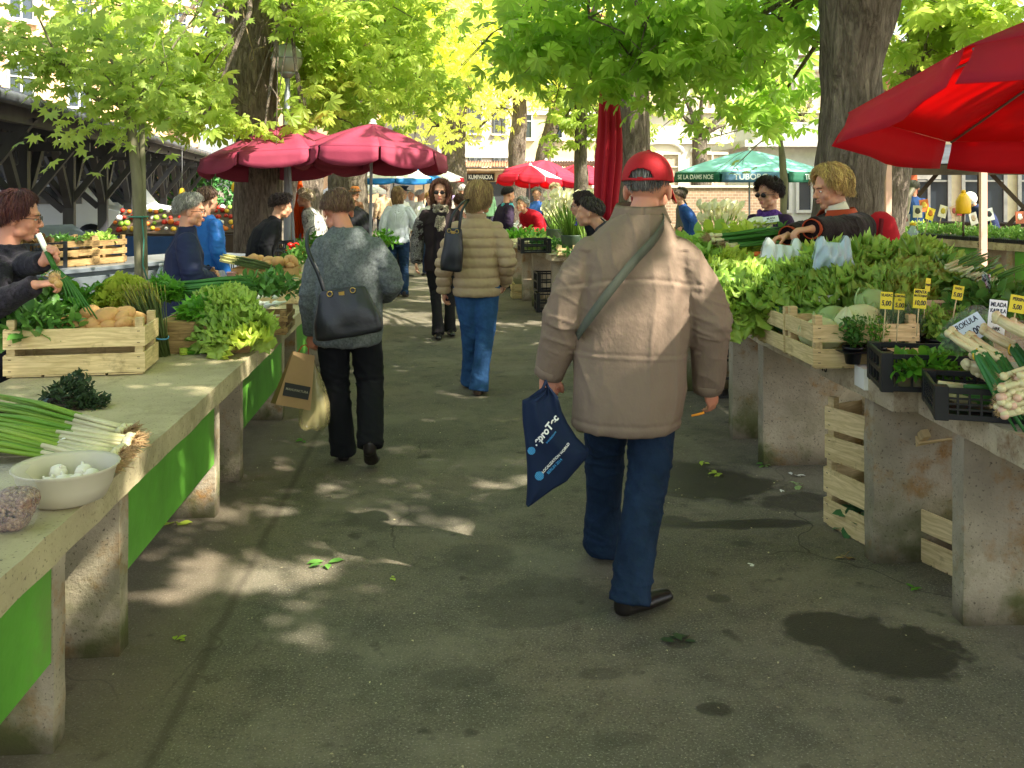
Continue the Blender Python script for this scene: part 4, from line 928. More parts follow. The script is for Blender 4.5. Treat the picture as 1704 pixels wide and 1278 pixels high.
def wrinkle(amp=.012, sx=8, sz=2.2, seed=0, arms=None, ax=.27):
    def f(c):
        v = noise.noise(Vector((c.x*sx*.6+seed, c.y*sx*.6, c.z*sz)))*amp*.75
        r_ = 1-abs(noise.noise(Vector((c.x*sx+seed, c.y*sx, c.z*sz*1.3+c.x*3))))*2.2; v += max(0, r_)**3*amp*.55
        v += noise.noise(Vector((c.x*28, c.y*28, c.z*12+seed)))*amp*.08
        if arms:
            for (p, w_) in arms:
                d = (c-p).length
                if d < w_:
                    r_ = 1-abs(noise.noise(Vector((c.x*7+seed, c.y*7, c.z*24+c.x*9))))*2.4; v += (1-d/w_)**.7*amp*.95*(max(0, r_)**2.2-.3)
        return v
    return f
def fabric(name, c, rough=.85, var=.12, bump=.25, bs=220, sheen=0, sc=5): return simple(name, c, rough, var, sc, bump, bs, sheen=sheen, spec=.2, bd=.002)
def person(label, loc, rz, H=1.65, top=None, legs=None, sk='#cf9d80', J=None, lean=0, head=(0, 0, 0), vox=.012, hairk=None, feet=True, topk=None, shoes='#1a1614', curl=.5, hands=True, group=None, fat=1.0, eye=False, glass=None, headoff=(0, 0, 0), hcurl=None, cat='person', dirs=None, legk=None, scale=None, hn=None):
    o = thing('person', label, cat, loc, rz, group); s = scale or H/1.81; o.scale = (s, s, s)
    def T(p):
        p = Vector(p)
        if lean and p.z > .90:
            q = p-Vector((0, 0, .90)); a = R(lean)*min(1, .35+q.z*1.2); q = Matrix.Rotation(-a, 3, 'X') @ q; p = q+Vector((0, 0, .90))
        return p
    j = dict(hl=(-.09, 0, .90), hr=(.09, 0, .90), kl=(-.10, .02, .50), kr=(.10, .02, .50), al=(-.10, -.02, .09), ar=(.10, -.02, .09), tl=(-.12, .13, .03), tr=(.12, .13, .03))
    for s_, q in ((-1, 'l'), (1, 'r')):
        j['s'+q] = T((s_*.175, -.01, 1.40)); j['e'+q] = T((s_*.235*fat, -.04, 1.12)); j['w'+q] = T((s_*.25*fat, .06, .88))
    hc = T((0, .02, 1.62))+Vector(headoff); j.update({a: Vector(b_) for a, b_ in (J or {}).items()}); j = {a: Vector(b_) for a, b_ in j.items()}
    Mh = eul(*head)*1.07; nb = T((0, -.015, 1.44))
    m = MB(); head_form(m, hc, Mh); limb(m, [nb-Vector((0, 0, .04)), hc + Mh @ Vector((0, -.03, -.045))], [.058, .052], 16)
    rings(m, [(.80, .10*fat, .07), (.93, .13*fat, .09), (1.1, .115*fat, .08), (1.28, .13, .09), (1.38, .13, .075), (1.44, .06, .05)], 20, T)
    for q, s_ in (('l', -1), ('r', 1)):
        limb(m, [j['s'+q], j['e'+q], j['w'+q]], [.042, .036, .026], 12)
        limb(m, [j['h'+q], j['k'+q], j['a'+q]], [.07, .048, .035], 12)
        if hands:
            D = (j['w'+q]-j['e'+q]).normalized(); dn = (dirs or {}).get(q)
            if dn: D = Vector(dn[0]); N_ = Vector(dn[1])
            else: N_ = Vector((s_, -.2, 0))
            D.normalize(); S = D.cross((N_-D*N_.dot(D)).normalized()); th = 1 if S.dot(Vector((-s_*.3, 1, .3))) > 0 else -1
            if dn and len(dn) > 2: th = dn[2]
            hand_form(m, j['w'+q], D, N_, th, (hcurl or {}).get(q, curl))
    setmat_ = remeshed(m, min(vox, .0065) if vox < .011 else vox, 2, .4); me = setmat(setmat_, skin(sk)); link('body', me, o)
    if legs:
        kk = dict(w=1.0, flare=1.0, knee=1.0, vox=vox, amp=.010, seed=0, crop=0); kk.update(legk or {}); m = MB(); W_ = kk['w']
        rings(m, [(.80, .16*W_, .115*W_), (.90, .175*W_, .13*W_), (1.0, .165*W_, .115*W_), (1.06, .15*W_, .105*W_)], 24)
        for q in 'lr':
            a_ = j['a'+q]; bt = a_+Vector((0, 0, -.045)); limb(m, [j['h'+q]+Vector((0, 0, -.02)), j['h'+q].lerp(j['k'+q], .5), j['k'+q], j['k'+q].lerp(a_, .6), bt], [.105*W_, .095*W_, .074*W_*kk['knee'], .068*W_*kk['knee'], .072*kk['flare']], 18, up=(0, 1, 0), end=False)
        me = remeshed(m, kk['vox'], 5); displace(me, wrinkle(kk['amp'], 7, 5, kk['seed'], [(j['kl'], .2), (j['kr'], .2), (j['al'], .15), (j['ar'], .15)])); link('trousers', setmat(me, legs), o)
    if top:
        kk = dict(hem=.82, w=1.0, sl=1.0, rs=None, amp=.012, vox=vox, collar=.0, seed=1, disp=None, sr=(.075, .068, .052), sx=8); kk.update(topk or {}); m = MB(); W_ = kk['w']*fat
        rings(m, kk['rs'] or [(kk['hem'], .185*W_, .135*W_), (kk['hem']+.02, .19*W_, .14*W_), (1.0, .17*W_, .13*W_), (1.15, .18*W_, .135*W_), (1.28, .19*W_, .13*W_), (1.37, .175*W_, .105), (1.43, .12, .08), (1.475+kk['collar'], .07, .068), (1.48+kk['collar'], .068, .066)], 30, T)
        for q, s_ in (('l', -1), ('r', 1)):
            w_ = j['e'+q].lerp(j['w'+q], kk['sl']); sr = kk['sr']; limb(m, [j['s'+q]+Vector((-s_*.03, 0, -.015)), j['s'+q].lerp(j['e'+q], .5), j['e'+q], w_], [sr[0], sr[0]*.98, sr[1], sr[2]], 18, end=False)
        me = remeshed(m, kk['vox'], 6)
        f1 = wrinkle(kk['amp'], kk['sx'], 2.2, kk['seed'], [(j['el'], .17), (j['er'], .17), (j['sl']+Vector((0, 0, -.1)), .13), (j['sr']+Vector((0, 0, -.1)), .13)]); f2 = kk['disp']
        displace(me, (lambda c: f1(c)+f2(c)) if f2 else f1); tm_ = top if isinstance(top, (list, tuple)) else [top]; link(kk.get('name', 'jacket'), setmat(me, *tm_), o)
    if feet:
        for q in 'lr':
            a_, t_ = j['a'+q], j['t'+q]; m = MB(); d = (t_-a_); d.z = 0; d.normalize(); ft = (t_-(a_-Vector((0, 0, .06))))
            hl = Vector((a_.x, a_.y, a_.z-.055))-d*.03; 
            limb(m, [hl, hl+ft*.4, hl+ft*.8, t_+d*.05], [.037, .040, .047, .036], 16, flat=.74); limb(m, [a_, hl+ft*.28+Vector((0, 0, .018)), hl+ft*.6], [.042, .040, .036], 12); limb(m, [hl, hl+Vector((0, 0, .05))], [.038, .036], 12)
            me = remeshed(m, max(.006, vox*.6), 3); zb = min(v.co.z for v in me.vertices)+.018
            for v in me.vertices: v.co.z = max(v.co.z, zb)
            link('shoe', setmat(me, simple('shoe_leather_'+shoes.strip('#'), shoes, .35, .2, 8, .1, 50)), o)
    if hairk: hair(o, hc, Mh, **hairk)
    if eye: eyes(o, hc, Mh)
    if glass is not None: glasses(o, hc, Mh, glass)
    o['_'] = 0; del o['_']
    return o, j, hc, Mh, T
def at(px, d): x, y = XY(px, d); return (x, y, 0)
CAMZ = -YAW
# --- the old man in the red cap
KHAKI = simple('taupe_jacket_cloth', '#7e6c5d', .8, .10, 3, .55, 26, spec=.2, bd=.010, stretch=(1, 1, .7))
def denim(name, c):
    t = NT(name); v = t.vec('Object'); w_ = t.n('TexWave'); t.l(v, w_.inputs[0]); w_.inputs['Scale'].default_value = 160; w_.inputs['Distortion'].default_value = 2
    q = t.mix(t.ramp(t.noise(v, 5, 5, .7), .3, .7), k(lin(c), .6), k(lin(c), 1.5)); q = t.mix(t.math('MULTIPLY', w_.outputs['Fac'], .2), q, k(lin(c), 2.0)); q = t.mix(t.ramp(t.noise(t.vec('Object', (1, 1, .3)), 14, 5, .7), .5, .75, 0, .5), q, k(lin(c), 2.0)); t.bump(t.noise(v, 24, 5), .7, .012); return t.done(q, .85, 0, .15)
JEAN = denim('dark_blue_denim', '#19283c'); JEANL = denim('mid_blue_denim', '#2d4d76'); JEAND = denim('navy_denim', '#1c2f48')
def jseam(c):
    v = 0
    if abs(c.x) < .26 and c.y < 0:
        v -= .006*math.exp(-((c.z-1.235-.02*math.cos(c.x*8))/.007)**2)-.0035*math.exp(-((c.z-.955+.03*c.x)/.006)**2)+.0025*math.exp(-((c.z-.967+.03*c.x)/.006)**2)-.004*math.exp(-((c.z-1.222-.02*math.cos(c.x*8))/.012)**2)
    v -= .004*math.exp(-((c.z-.70)/.008)**2)
    v += .003*math.exp(-((c.x-.06-.25*(1.2-c.z)*.3)/.03)**2)*max(0, min(1, (1.25-c.z)*4))*(c.y < 0)
    v -= .010*math.exp(-((abs(c.x)-.19)/.018)**2)*max(0, min(1, (c.z-.95)*4))*(c.z < 1.36)*(c.y < 0)
    return v
mj = dict(sl=(-.175, -.01, 1.345), sr=(.20, -.01, 1.345), el=(-.265, -.03, 1.09), er=(.30, -.03, 1.08), wl=(-.325, .05, .865), wr=(.315, .08, .80), hl=(-.10, 0, .88), hr=(.09, 0, .88),
          kl=(-.09, .20, .50), al=(-.08, .36, .085), tl=(-.085, .50, .03), kr=(.06, -.03, .48), ar=(-.035, -.20, .09), tr=(.075, -.12, .03))
man, j, hc, Mh, T = person('elderly man walking away in a red baseball cap, taupe jacket and jeans', at(1052, 3.8), CAMZ, 1.81, KHAKI, JEAN, sk='#c98f74', J=mj, vox=.008, head=(-22, 8, 0), headoff=(.070, .025, -.03), fat=1.0,
    hairk=dict(col='#6d6a66', length=0, vol=.0, front=50, side=80, back=122, n=500, rad=.0028), hcurl=dict(l=1.15, r=.55), dirs=dict(l=((-.1, .1, -1), (-.3, -1, 0), -1), r=((.35, .35, -.9), (.6, -.8, .1), -1)),
    legk=dict(w=1.0, flare=1.14, knee=1.08, vox=.008, amp=.010), topk=dict(vox=.0062, amp=.013, disp=jseam, sr=(.090, .082, .060), sx=9, rs=[(.66, .205, .165, -.02), (.68, .215, .175, -.02), (.80, .222, .18, -.01), (.95, .222, .175, -.005), (1.1, .235, .175), (1.22, .245, .165), (1.31, .222, .145), (1.38, .18, .125), (1.43, .15, .112, .02), (1.465, .122, .10, .03), (1.49, .10, .09, .035), (1.50, .095, .088, .04)]))
# cap
def cap(par, C, M):
    H0 = C + M @ Vector((0, -.014, .035)); red = simple('red_cap_cloth', '#a50a1a', .8, .08, 4, .3, 300); g = MB()
    def sf(u_, t_):
        ph = u_*2*math.pi; a = abs((ph+math.pi) % (2*math.pi)-math.pi); tm = R(84)+R(14)*(a/math.pi); th = .01+t_*tm
        e = .006-.0022*sum(math.exp(-(((ph-q*math.pi/3+math.pi) % (2*math.pi)-math.pi)/.03)**2) for q in range(6))*(math.sin(th))
        q = Vector((-(.088+e)*math.sin(th)**.92*math.sin(ph), (.112+e)*math.sin(th)**.92*math.cos(ph), (.104+e)*math.cos(th)))
        return H0 + M @ q
    NU, NV = 120, 40; b0 = len(g.v); g.grid(sf, NU, NV)
    def hole(f):
        c = sum((Vector(g.v[i]) for i in f), Vector())/4; l = M.inverted() @ (c-H0)
        return l.y < -.03 and abs(l.x) < .046 and l.z > -.004 and ((l.x/.046)**2+((l.z+.004)/.034)**2) < 1
    kp = [i for i, f in enumerate(g.f) if not hole(f)]; g.f = [g.f[i] for i in kp]; g.m = [g.m[i] for i in kp]; g.s = [g.s[i] for i in kp]
    o = g.build('cap', red, par, solid=.003)
    b = MB(); b.grid(lambda u_, t_: H0 + M @ Vector((.085*math.sin((u_-.5)*2.3)*(1+.12*t_), .095*math.cos((u_-.5)*2.2)+.02+.085*t_*math.cos((u_-.5)*2.0), -.005-.03*t_-.06*(u_-.5)**2*4*(.3+t_*.3))), 20, 8); b.build('brim', red, o, solid=.004)
    b = MB(); b.ball(H0 + M @ Vector((0, 0, .112)), (.010, .010, .006), 10, 6, M=M); b.build('button', red, o)
cap(man, hc, Mh)
m = MB()
# collar as a standing, folded band
cc = Vector((.035, .03, 1.46))
m.grid(lambda u_, t_: cc+Vector(((.113-.022*t_*(1-t_)*4*.2+(.022*(t_-.5) if t_ > .5 else 0))*math.sin(u_*2*math.pi)*(1-.12*(1-abs(2*t_-1))), -(.100+(.02*(t_-.5) if t_ > .5 else 0))*math.cos(u_*2*math.pi), (.005+.07*(1-abs(2*t_-1)))*1.0-.008*math.cos(u_*2*math.pi))), 48, 10)
m.build('collar', KHAKI, man, solid=.004)
# strap
stp = [Vector(q) for q in ((.10, .03, 1.50), (.115, -.07, 1.475), (.07, -.135, 1.41), (-.02, -.175, 1.32), (-.12, -.192, 1.20), (-.19, -.168, 1.10), (-.225, -.10, 1.03))]
def ribbon(m, pts, w, th=.003, wd=(0, 0, 1), sub=6):
    P_ = []
    for i in range(len(pts)-1):
        p0_, p1_, p2_, p3_ = pts[max(0, i-1)], pts[i], pts[i+1], pts[min(len(pts)-1, i+2)]
        for q in range(sub):
            t_ = q/sub; P_.append(.5*((2*p1_)+(p2_-p0_)*t_+(2*p0_-5*p1_+4*p2_-p3_)*t_*t_+(3*p1_-p0_-3*p2_+p3_)*t_**3))
    P_.append(pts[-1]); n_ = len(P_); vs = []
    for i, p in enumerate(P_):
        t_ = (P_[min(n_-1, i+1)]-P_[max(0, i-1)]).normalized(); wv = (Vector(wd)-t_*Vector(wd).dot(t_)).normalized()
        vs += [p-wv*w/2, p+wv*w/2]
    m.add(vs, [(2*i, 2*i+1, 2*i+3, 2*i+2) for i in range(n_-1)], 0, True); return m
m = MB(); ribbon(m, stp, .034); sb_ = thing('shoulder_bag_strap', 'grey-green bag strap slung across the taupe jacket', 'bag strap', man.location, CAMZ); m.build('strap', fabric('grey_green_webbing', '#54574c', .6, .1, .4, 300), sb_, solid=.003)
me_fix = None
# pocket welts & cuffs on the jacket
for c_, r_ in ((Vector(mj['wl']), .062), (Vector(mj['wr']), .062)):
    m = MB(); e_ = Vector(mj['el'] if c_.x < 0 else mj['er']); d = (c_-e_).normalized(); m.tube([c_-d*.03, c_-d*.024, c_+d*.012, c_+d*.016], [r_*.9, r_, r_*.95, r_*.8], 20, cap=False)
    m.build('cuff', KHAKI, man, solid=.003)
# tote bag in his left hand
NAVY = fabric('navy_tote_cloth', '#16233c', .8, .12, .3, 300); LBLUE = simple('light_blue_print', '#3f8fc4', .6, .05, bump=0)
ROWS = [(646, 905, 915), (656, 893, 924), (666, 869, 930), (684, 869, 935), (705, 870, 945), (728, 873, 960), (748, 875, 980), (760, 876, 978), (778, 877, 963), (798, 877, 945), (812, 877, 920), (826, 876, 900), (838, 875, 884)]
DT = 3.70; bo = thing('tote_bag', 'navy cloth tote bag with white and blue lettering in the old man’s left hand'.replace('’', "'"), 'tote bag', P(905, 660, DT), CAMZ)
def px2l(px, py, yo): return Vector(((px-905)*DT/F, yo, -(py-660)*DT/F))
def bagy(px, py):
    i = 0
    while i < len(ROWS)-2 and ROWS[i+1][0] < py: i += 1
    a_, b_ = ROWS[i], ROWS[i+1]; f = max(0, min(1, (py-a_[0])/(b_[0]-a_[0]))); l = a_[1]+(b_[1]-a_[1])*f; r_ = a_[2]+(b_[2]-a_[2])*f
    u_ = max(0, min(1, (px-l)/(r_-l))); t_ = (py-646)/192
    fold = math.sin(u_*22+t_*2.5)*.007*max(0, .75-t_)+.005*math.sin(u_*9-t_*8)
    return -(.012+.045*math.sin(math.pi*u_)**.7*min(1, t_*2.2)*(1.15-t_*.6)+fold)
m = MB()
for sg_ in (1, -1):
    vs = []; NU = 26
    rows = []
    for i in range(len(ROWS)-1):
        for q in range(3): f = q/3; rows.append([ROWS[i][z_]+(ROWS[i+1][z_]-ROWS[i][z_])*f for z_ in range(3)])
    rows.append(ROWS[-1])
    for (py, l, r_) in rows:
        for a_ in range(NU+1):
            px = l+(r_-l)*a_/NU; yo = bagy(px, py); edge = min(a_, NU-a_) == 0
            vs.append(px2l(px, py, (0 if edge else yo) if sg_ == 1 else (0 if edge else -yo*.8)))
    m.add(vs, [((jj*(NU+1)+i), (jj*(NU+1)+i+1), ((jj+1)*(NU+1)+i+1), ((jj+1)*(NU+1)+i)) for jj in range(len(rows)-1) for i in range(NU)], 0, True)
bt = m.build('bag', NAVY, bo)
m = MB()
for dx in (-.008, .012): m.tube([px2l(885+dx*400, 662, -.01), px2l(903, 646, -.015), px2l(908, 634, -.005), px2l(912, 646, .012), px2l(924+dx*300, 664, .005)], .007, 8)
m.build('handle', NAVY, bo)
def bagtext(s_, px, py, size, ang, m_, shear=0, bold=.001):
    c_, sn = math.cos(R(ang)), math.sin(R(ang))
    def wp(co):
        X_, Z_ = co.x*c_-co.y*sn, co.x*sn+co.y*c_; qx, qy = px+X_*F/DT, py-Z_*F/DT
        v = px2l(qx, qy, bagy(qx, qy)-.0025); return v
    text(s_, size, m_, bt, Matrix(), 0, bold, shear=shear, warp=wp)
bagtext('.eproTec', 907, 713, .037, 50, WHITEP, .1, .0013); bagtext('translations', 916, 722, .012, 50, LBLUE, 0, .0002); bagtext('LOCALIZATION WORLD', 924, 757, .0135, 48, WHITEP, 0, .0003); bagtext('BERLIN 2014', 922, 770, .0145, 48, LBLUE, 0, .0003)
for (cx_, cy_, r_) in ((884, 746, 6.5), (897, 786, 7.5)):
    m = MB(); n_ = 20; st_ = 7
    for z_ in range(st_):
        if r_ > 7 and z_ in (): continue
        y0_, y1_ = -r_+2*r_*z_/st_, -r_+2*r_*(z_+.78)/st_
        pts = []
        w0, w1 = math.sqrt(max(.3, r_*r_-y0_*y0_)), math.sqrt(max(.3, r_*r_-y1_*y1_))
        qs = [(-w0, y0_), (w0, y0_), (w1, y1_), (-w1, y1_)]
        A = R(-40); m.add([px2l(cx_+x_*math.cos(A)-y_*math.sin(A), cy_+x_*math.sin(A)+y_*math.cos(A), bagy(cx_, cy_)-.006) for x_, y_ in qs], [(0, 1, 2, 3)])
    m.build('emblem', LBLUE, bt)
# --- woman in the grey sweater
def wool(name, c1, c2, sc=30):
    t = NT(name); v = t.vec('Object'); q = t.mix(t.ramp(t.noise(v, sc, 5, .8), .38, .62), lin(c1), lin(c2)); t.bump(t.noise(v, 260, 2), .5, .004); t.b.inputs['Sheen Weight'].default_value = .05; return t.done(q, .95, 0, .1)
SWEAT = wool('grey_marl_wool', '#4c5151', '#6e7373', 60)
gj = dict(sl=(-.175, .0, 1.36), sr=(.175, 0, 1.36), el=(-.225, -.02, 1.06), er=(.27, -.02, 1.12), wl=(-.245, .06, .80), wr=(.20, .24, 1.02), hl=(-.10, 0, .90), hr=(.10, 0, .90), kl=(-.09, .05, .50), al=(-.04, .06, .085), tl=(-.06, .19, .03), kr=(.125, .05, .50), ar=(.165, -.20, .20), tr=(.17, -.13, .055))
gw, j, hc, Mh, T = person('woman walking away in a grey marl sweater and black trousers', at(580, 5.55), CAMZ, 1.68, SWEAT, fabric('black_trousers', '#15161a', .85, .15), sk='#c88d72', J=gj, vox=.010, head=(28, 32, 0), headoff=(-.085, .07, -.060), fat=1.02,
    hairk=dict(col='#6b4f3c', length=.03, vol=.012, front=55, side=88, back=136, n=1500, rad=.0030), legk=dict(w=1.02, flare=1.1, knee=1.15, vox=.010), hcurl=dict(l=1.1), dirs=dict(l=((0, .1, -1), (-.5, -1, 0), -1)),
    topk=dict(name='sweater', vox=.010, amp=.013, sr=(.080, .072, .052), rs=[(.745, .19, .155, 0, -.01), (.765, .208, .165, 0, -.01), (.90, .208, .17), (1.05, .205, .165), (1.2, .21, .155), (1.32, .202, .138), (1.39, .18, .12), (1.44, .12, .10, -.01, .02), (1.475, .085, .08, -.015, .035)]))
LEA = simple('black_leather', '#15161c', .38, .3, 6, .25, 60, spec=.5)
def handbag(label, p, rz, W0, W1, Hh, dep, strap, tiltz=0, m_=LEA, clasp='#b89a58', name='handbag', roll=0):
    o = thing(name, label, 'handbag', p, rz); o.rotation_euler = (0, R(roll), rz); m = MB(); rings(m, [(0, W0/2*.92, dep/2*.8), (.015, W0/2, dep/2), (Hh*.35, W0/2*.97, dep/2), (Hh*.7, (W0*.4+W1*.6)/2, dep/2*.75), (Hh*.93, W1/2, dep/2*.45), (Hh, W1/2*.95, dep/2*.38)], 36, sq=3.2)
    me = m.mesh('bag', [m_]); 
    ob_ = link('bag', me, o); sd = ob_.modifiers.new('s', 'SUBSURF'); sd.levels = sd.render_levels = 2; dg = bpy.context.evaluated_depsgraph_get(); me2 = bpy.data.meshes.new_from_object(ob_.evaluated_get(dg)); ob_.modifiers.clear(); ob_.data = me2
    displace(me2, lambda c: .006*noise.noise(Vector((c.x*14, c.y*14, c.z*9)))-.003*math.exp(-((c.z-Hh*.22)/.004)**2))
    m = MB(); ribbon(m, [Vector(q) for q in strap], .022, wd=(1, 0, .3)); m.build('strap', m_, o, solid=.005)
    ms = simple('brass', clasp, .3, .1, metal=1); m = MB()
    for q in (-.25, .25): m = MB(); m.tube([(W1*q+.014*math.cos(a_*math.pi/6), -dep*.28-.004, Hh*.93+.014*math.sin(a_*math.pi/6)) for a_ in range(13)], .003, 6); m.build('ring', ms, o)
    m = MB(); m.box((0, -dep*.26, Hh*.9), (.03, .008, .02)); m.build('clasp', ms, o); return o
p_ = P(582, 561, 5.20)
handbag('black leather handbag slung over the back of the grey sweater', p_, CAMZ, .38, .25, .27, .13, [(-.10, .02, .25), (-.12, .03, .36), (-.165, .07, .50), (-.17, .17, .60), (-.16, .26, .615)], roll=-9)
# carrier bags in her left hand
KR = simple('brown_kraft_paper', '#9a7c56', .8, .1, 4, .2, 40)
o = thing('paper_bag', 'brown paper carrier bag with a black label, hanging from the grey sweater woman’s hand'.replace('’', "'"), 'paper bag', P(505, 588, 5.45), R(22)); o.rotation_euler = (R(-6), R(16), R(24)); m = MB()
w_, dp_, h_ = .205, .10, .30
m.add([(-w_/2*.62, -.012, 0), (w_/2*.62, -.012, 0), (w_/2*.62, .012, 0), (-w_/2*.62, .012, 0), (-w_/2, -dp_/2, -h_), (w_/2, -dp_/2, -h_), (w_/2, dp_/2, -h_), (-w_/2, dp_/2, -h_), (w_/2*.8, 0, -h_*.5), (-w_/2*.8, 0, -h_*.5)],
      [(0, 4, 5, 1), (1, 5, 8), (5, 6, 8), (6, 2, 8), (1, 8, 2), (2, 6, 7, 3), (0, 9, 4), (4, 9, 7), (7, 9, 3), (0, 3, 9), (4, 7, 6, 5)]); pb = m.build('bag', KR, o)
Mx = Matrix.Translation((.0, -.0325, -h_*.70)) @ Matrix.Rotation(R(90)+math.atan2(-dp_/2+.012, h_)*1.0, 4, 'X')
m = MB(); m.box((0, 0, -.001), (.15, .072, .002)); m.xf(Matrix.Translation((0, -.0425, -h_*.70)) @ Matrix.Rotation(R(90)-math.atan2(dp_/2-.012, h_), 4, 'X')); m.build('label', simple('black_label', '#1b1a18', .6), pb)
text('MANUFAKTURA', .018, simple('label_print', '#8d8675', .6), pb, Matrix.Translation((0, -.046, -h_*.69)) @ Matrix.Rotation(R(90)-math.atan2(dp_/2-.012, h_), 4, 'X'), .0003, .0004)
m = MB(); m.tube([(-.03, 0, 0), (-.02, 0, .035), (0, 0, .05), (.02, 0, .035), (.03, 0, 0)], .003, 6); m.build('handle', simple('red_cord', '#b03a28', .6), o)
def sackbag(label, p, rows, m_, rz=CAMZ, seed=0, flat=.45, name='plastic_bag', cat='plastic bag'):
    o = thing(name, label, cat, p, rz); m = MB(); rings(m, [(z, rx, rx*flat, ox, 0) for z, rx, ox in rows], 40, sq=2.1); me = setmat(m.mesh('bag', [m_]), m_)
    ob_ = link('bag', me, o); sd = ob_.modifiers.new('s', 'SUBSURF'); sd.levels = sd.render_levels = 1; dg = bpy.context.evaluated_depsgraph_get(); me2 = bpy.data.meshes.new_from_object(ob_.evaluated_get(dg)); ob_.modifiers.clear(); ob_.data = me2
    displace(me2, lambda c: .013*noise.noise(Vector((c.x*26+seed, c.y*26, c.z*5)))+.006*noise.noise(Vector((c.x*50, c.y*50+seed, c.z*16)))); setmat(me2, m_); return o
YBAG = glassm('yellow_film', '#b9ad7a', .5, .25); CBAG = glassm('clear_film', '#d6d2cc', .45, .15); WBAG = glassm('milky_film', '#dfe6ea', .8, .3)
yb = sackbag('yellowish plastic bag of potatoes below the brown paper bag', P(525, 596, 5.52), [(0, .012, -.02), (-.08, .035, -.01), (-.2, .07, .005), (-.32, .095, -.005), (-.39, .09, -.012), (-.415, .05, -.02)], YBAG, seed=3, flat=.6)
sackbag('clear plastic bag with something pink, rightmost in the grey sweater woman\'s hand', P(533, 590, 5.58), [(0, .01, 0), (-.08, .03, .02), (-.2, .045, .045), (-.32, .05, .07), (-.36, .03, .075)], CBAG, seed=6)
# --- woman in the puffer jacket
PUFF = fabric('tan_quilted_nylon', '#ad9474', .5, .06, .15, 60)
def puff(c):
    z = c.z+.02*c.x*0; f = abs(math.sin(math.pi*(z-.80)/.082)); return .020*(f**.45)-.012+.004*noise.noise(c*34)
pj = dict(sl=(-.18, 0, 1.37), sr=(.18, 0, 1.37), el=(-.265, -.04, 1.08), er=(.262, -.06, 1.10), wl=(-.275, .04, .84), wr=(.235, .14, .90), hl=(-.09, 0, .90), hr=(.09, 0, .90), kl=(-.055, .06, .50), al=(-.06, .20, .08), tl=(-.09, .33, .03), kr=(.075, -.01, .49), ar=(.02, -.10, .08), tr=(.05, .03, .03))
pw, j, hc, Mh, T = person('woman walking away in a tan quilted puffer jacket and flared jeans', at(793, 7.45), CAMZ, 1.68, PUFF, JEANL, sk='#cf9a7c', J=pj, vox=.010, head=(-52, 4, 0), headoff=(.03, 0, 0), fat=1.0,
    hairk=dict(col='#9a7c54', length=.12, vol=.016, front=52, side=92, back=120, n=1800, rad=.0030, curl=.10), legk=dict(w=1.03, flare=1.18, knee=1.0, vox=.010, amp=.007), shoes='#4a3a30', hcurl=dict(l=.6),
    topk=dict(vox=.008, amp=.006, disp=puff, sr=(.078, .072, .054), rs=[(.80, .18, .14), (.82, .192, .15), (.92, .192, .15), (1.02, .182, .14), (1.15, .187, .14), (1.27, .195, .138), (1.35, .185, .12), (1.41, .14, .10), (1.46, .085, .08), (1.49, .078, .075)]))
handbag('black handbag with a gold trinket under the puffer-jacket woman\'s left arm', P(751, 452, 7.22), CAMZ-R(10), .17, .12, .33, .11, [(-.04, 0, .30), (-.02, .0, .42), (.03, .08, .52), (.06, .15, .54), (.05, .0, .46), (.04, -.02, .3)], roll=4)
# --- woman in sunglasses, coming towards us
DCOAT = fabric('dark_brown_coat', '#2a2122', .9, .2, .4, 200); TWEED = wool('black_white_tweed', '#1a1818', '#8a8580', 90)
sj = dict(sl=(-.18, 0, 1.38), sr=(.18, 0, 1.38), el=(-.25, -.02, 1.1), er=(.26, -.04, 1.10), wl=(-.25, .05, .86), wr=(.275, .02, .83), kl=(-.11, .0, .5), al=(-.10, .10, .09), tl=(-.11, .23, .04), kr=(.06, .03, .5), ar=(.04, .25, .085), tr=(.05, .39, .03))
sw, j, hc, Mh, T = person('woman in sunglasses and a leopard-print scarf walking towards the camera in a dark coat', at(733, 10.3), R(180)+R(4), 1.70, DCOAT, fabric('black_slim_trousers', '#1b181b', .85, .15), sk='#dba98c', J=sj, vox=.010, head=(-12, 2, 0), glass=True, eye=False,
    hairk=dict(col='#5a3524', length=.26, vol=.018, front=46, side=86, back=120, n=1300, rad=.004, curl=.35), legk=dict(w=.92, flare=1.0, knee=.95, amp=.007), topk=dict(w=1.0, hem=.72, amp=.014, sr=(.08, .075, .065)))
eyes(sw, hc, Mh)
m = MB()
for q in ('l', 'r'):
    a_, b_ = Vector(sj['e'+q]), Vector(sj['w'+q]); s0 = Vector(sj['s'+q]); limb(m, [s0.lerp(a_, .35), a_, a_.lerp(b_, .9)], [.087, .082, .072], 16)
me = remeshed(m, .012, 3); displace(me, wrinkle(.008, 14, 8, 3)); link('sleeve', setmat(me, TWEED), sw)
m = MB(); m.grid(lambda u_, t_: Vector(((u_-.5)*.11*(1+.5*t_), .135+.02*math.cos((u_-.5)*3), 1.40-.62*t_)), 6, 12); m.build('shirt', fabric('black_shirt', '#231c20', .9), sw, solid=.01)
sc_ = MB(); rr_ = random.Random(4)
for i in range(34):
    a_ = rr_.uniform(-.5, 3.6); z_ = 1.42+rr_.uniform(-.035, .05)
    sc_.tube([(.085*math.cos(a_+t_*.5), .03+.085*math.sin(a_+t_*.5)+.01*rr_.random(), z_+.012*math.sin(t_*3+i)) for t_ in (0, .5, 1, 1.5, 2)], [.012, .017, .018, .017, .01], 8)
for i in range(14):
    x_ = rr_.uniform(-.06, .06); sc_.tube([(x_*.3, .125, 1.39), (x_*.8, .155, 1.33), (x_*1.2, .155, 1.22+rr_.uniform(-.04, .04))], [.012, .02, .014], 8)
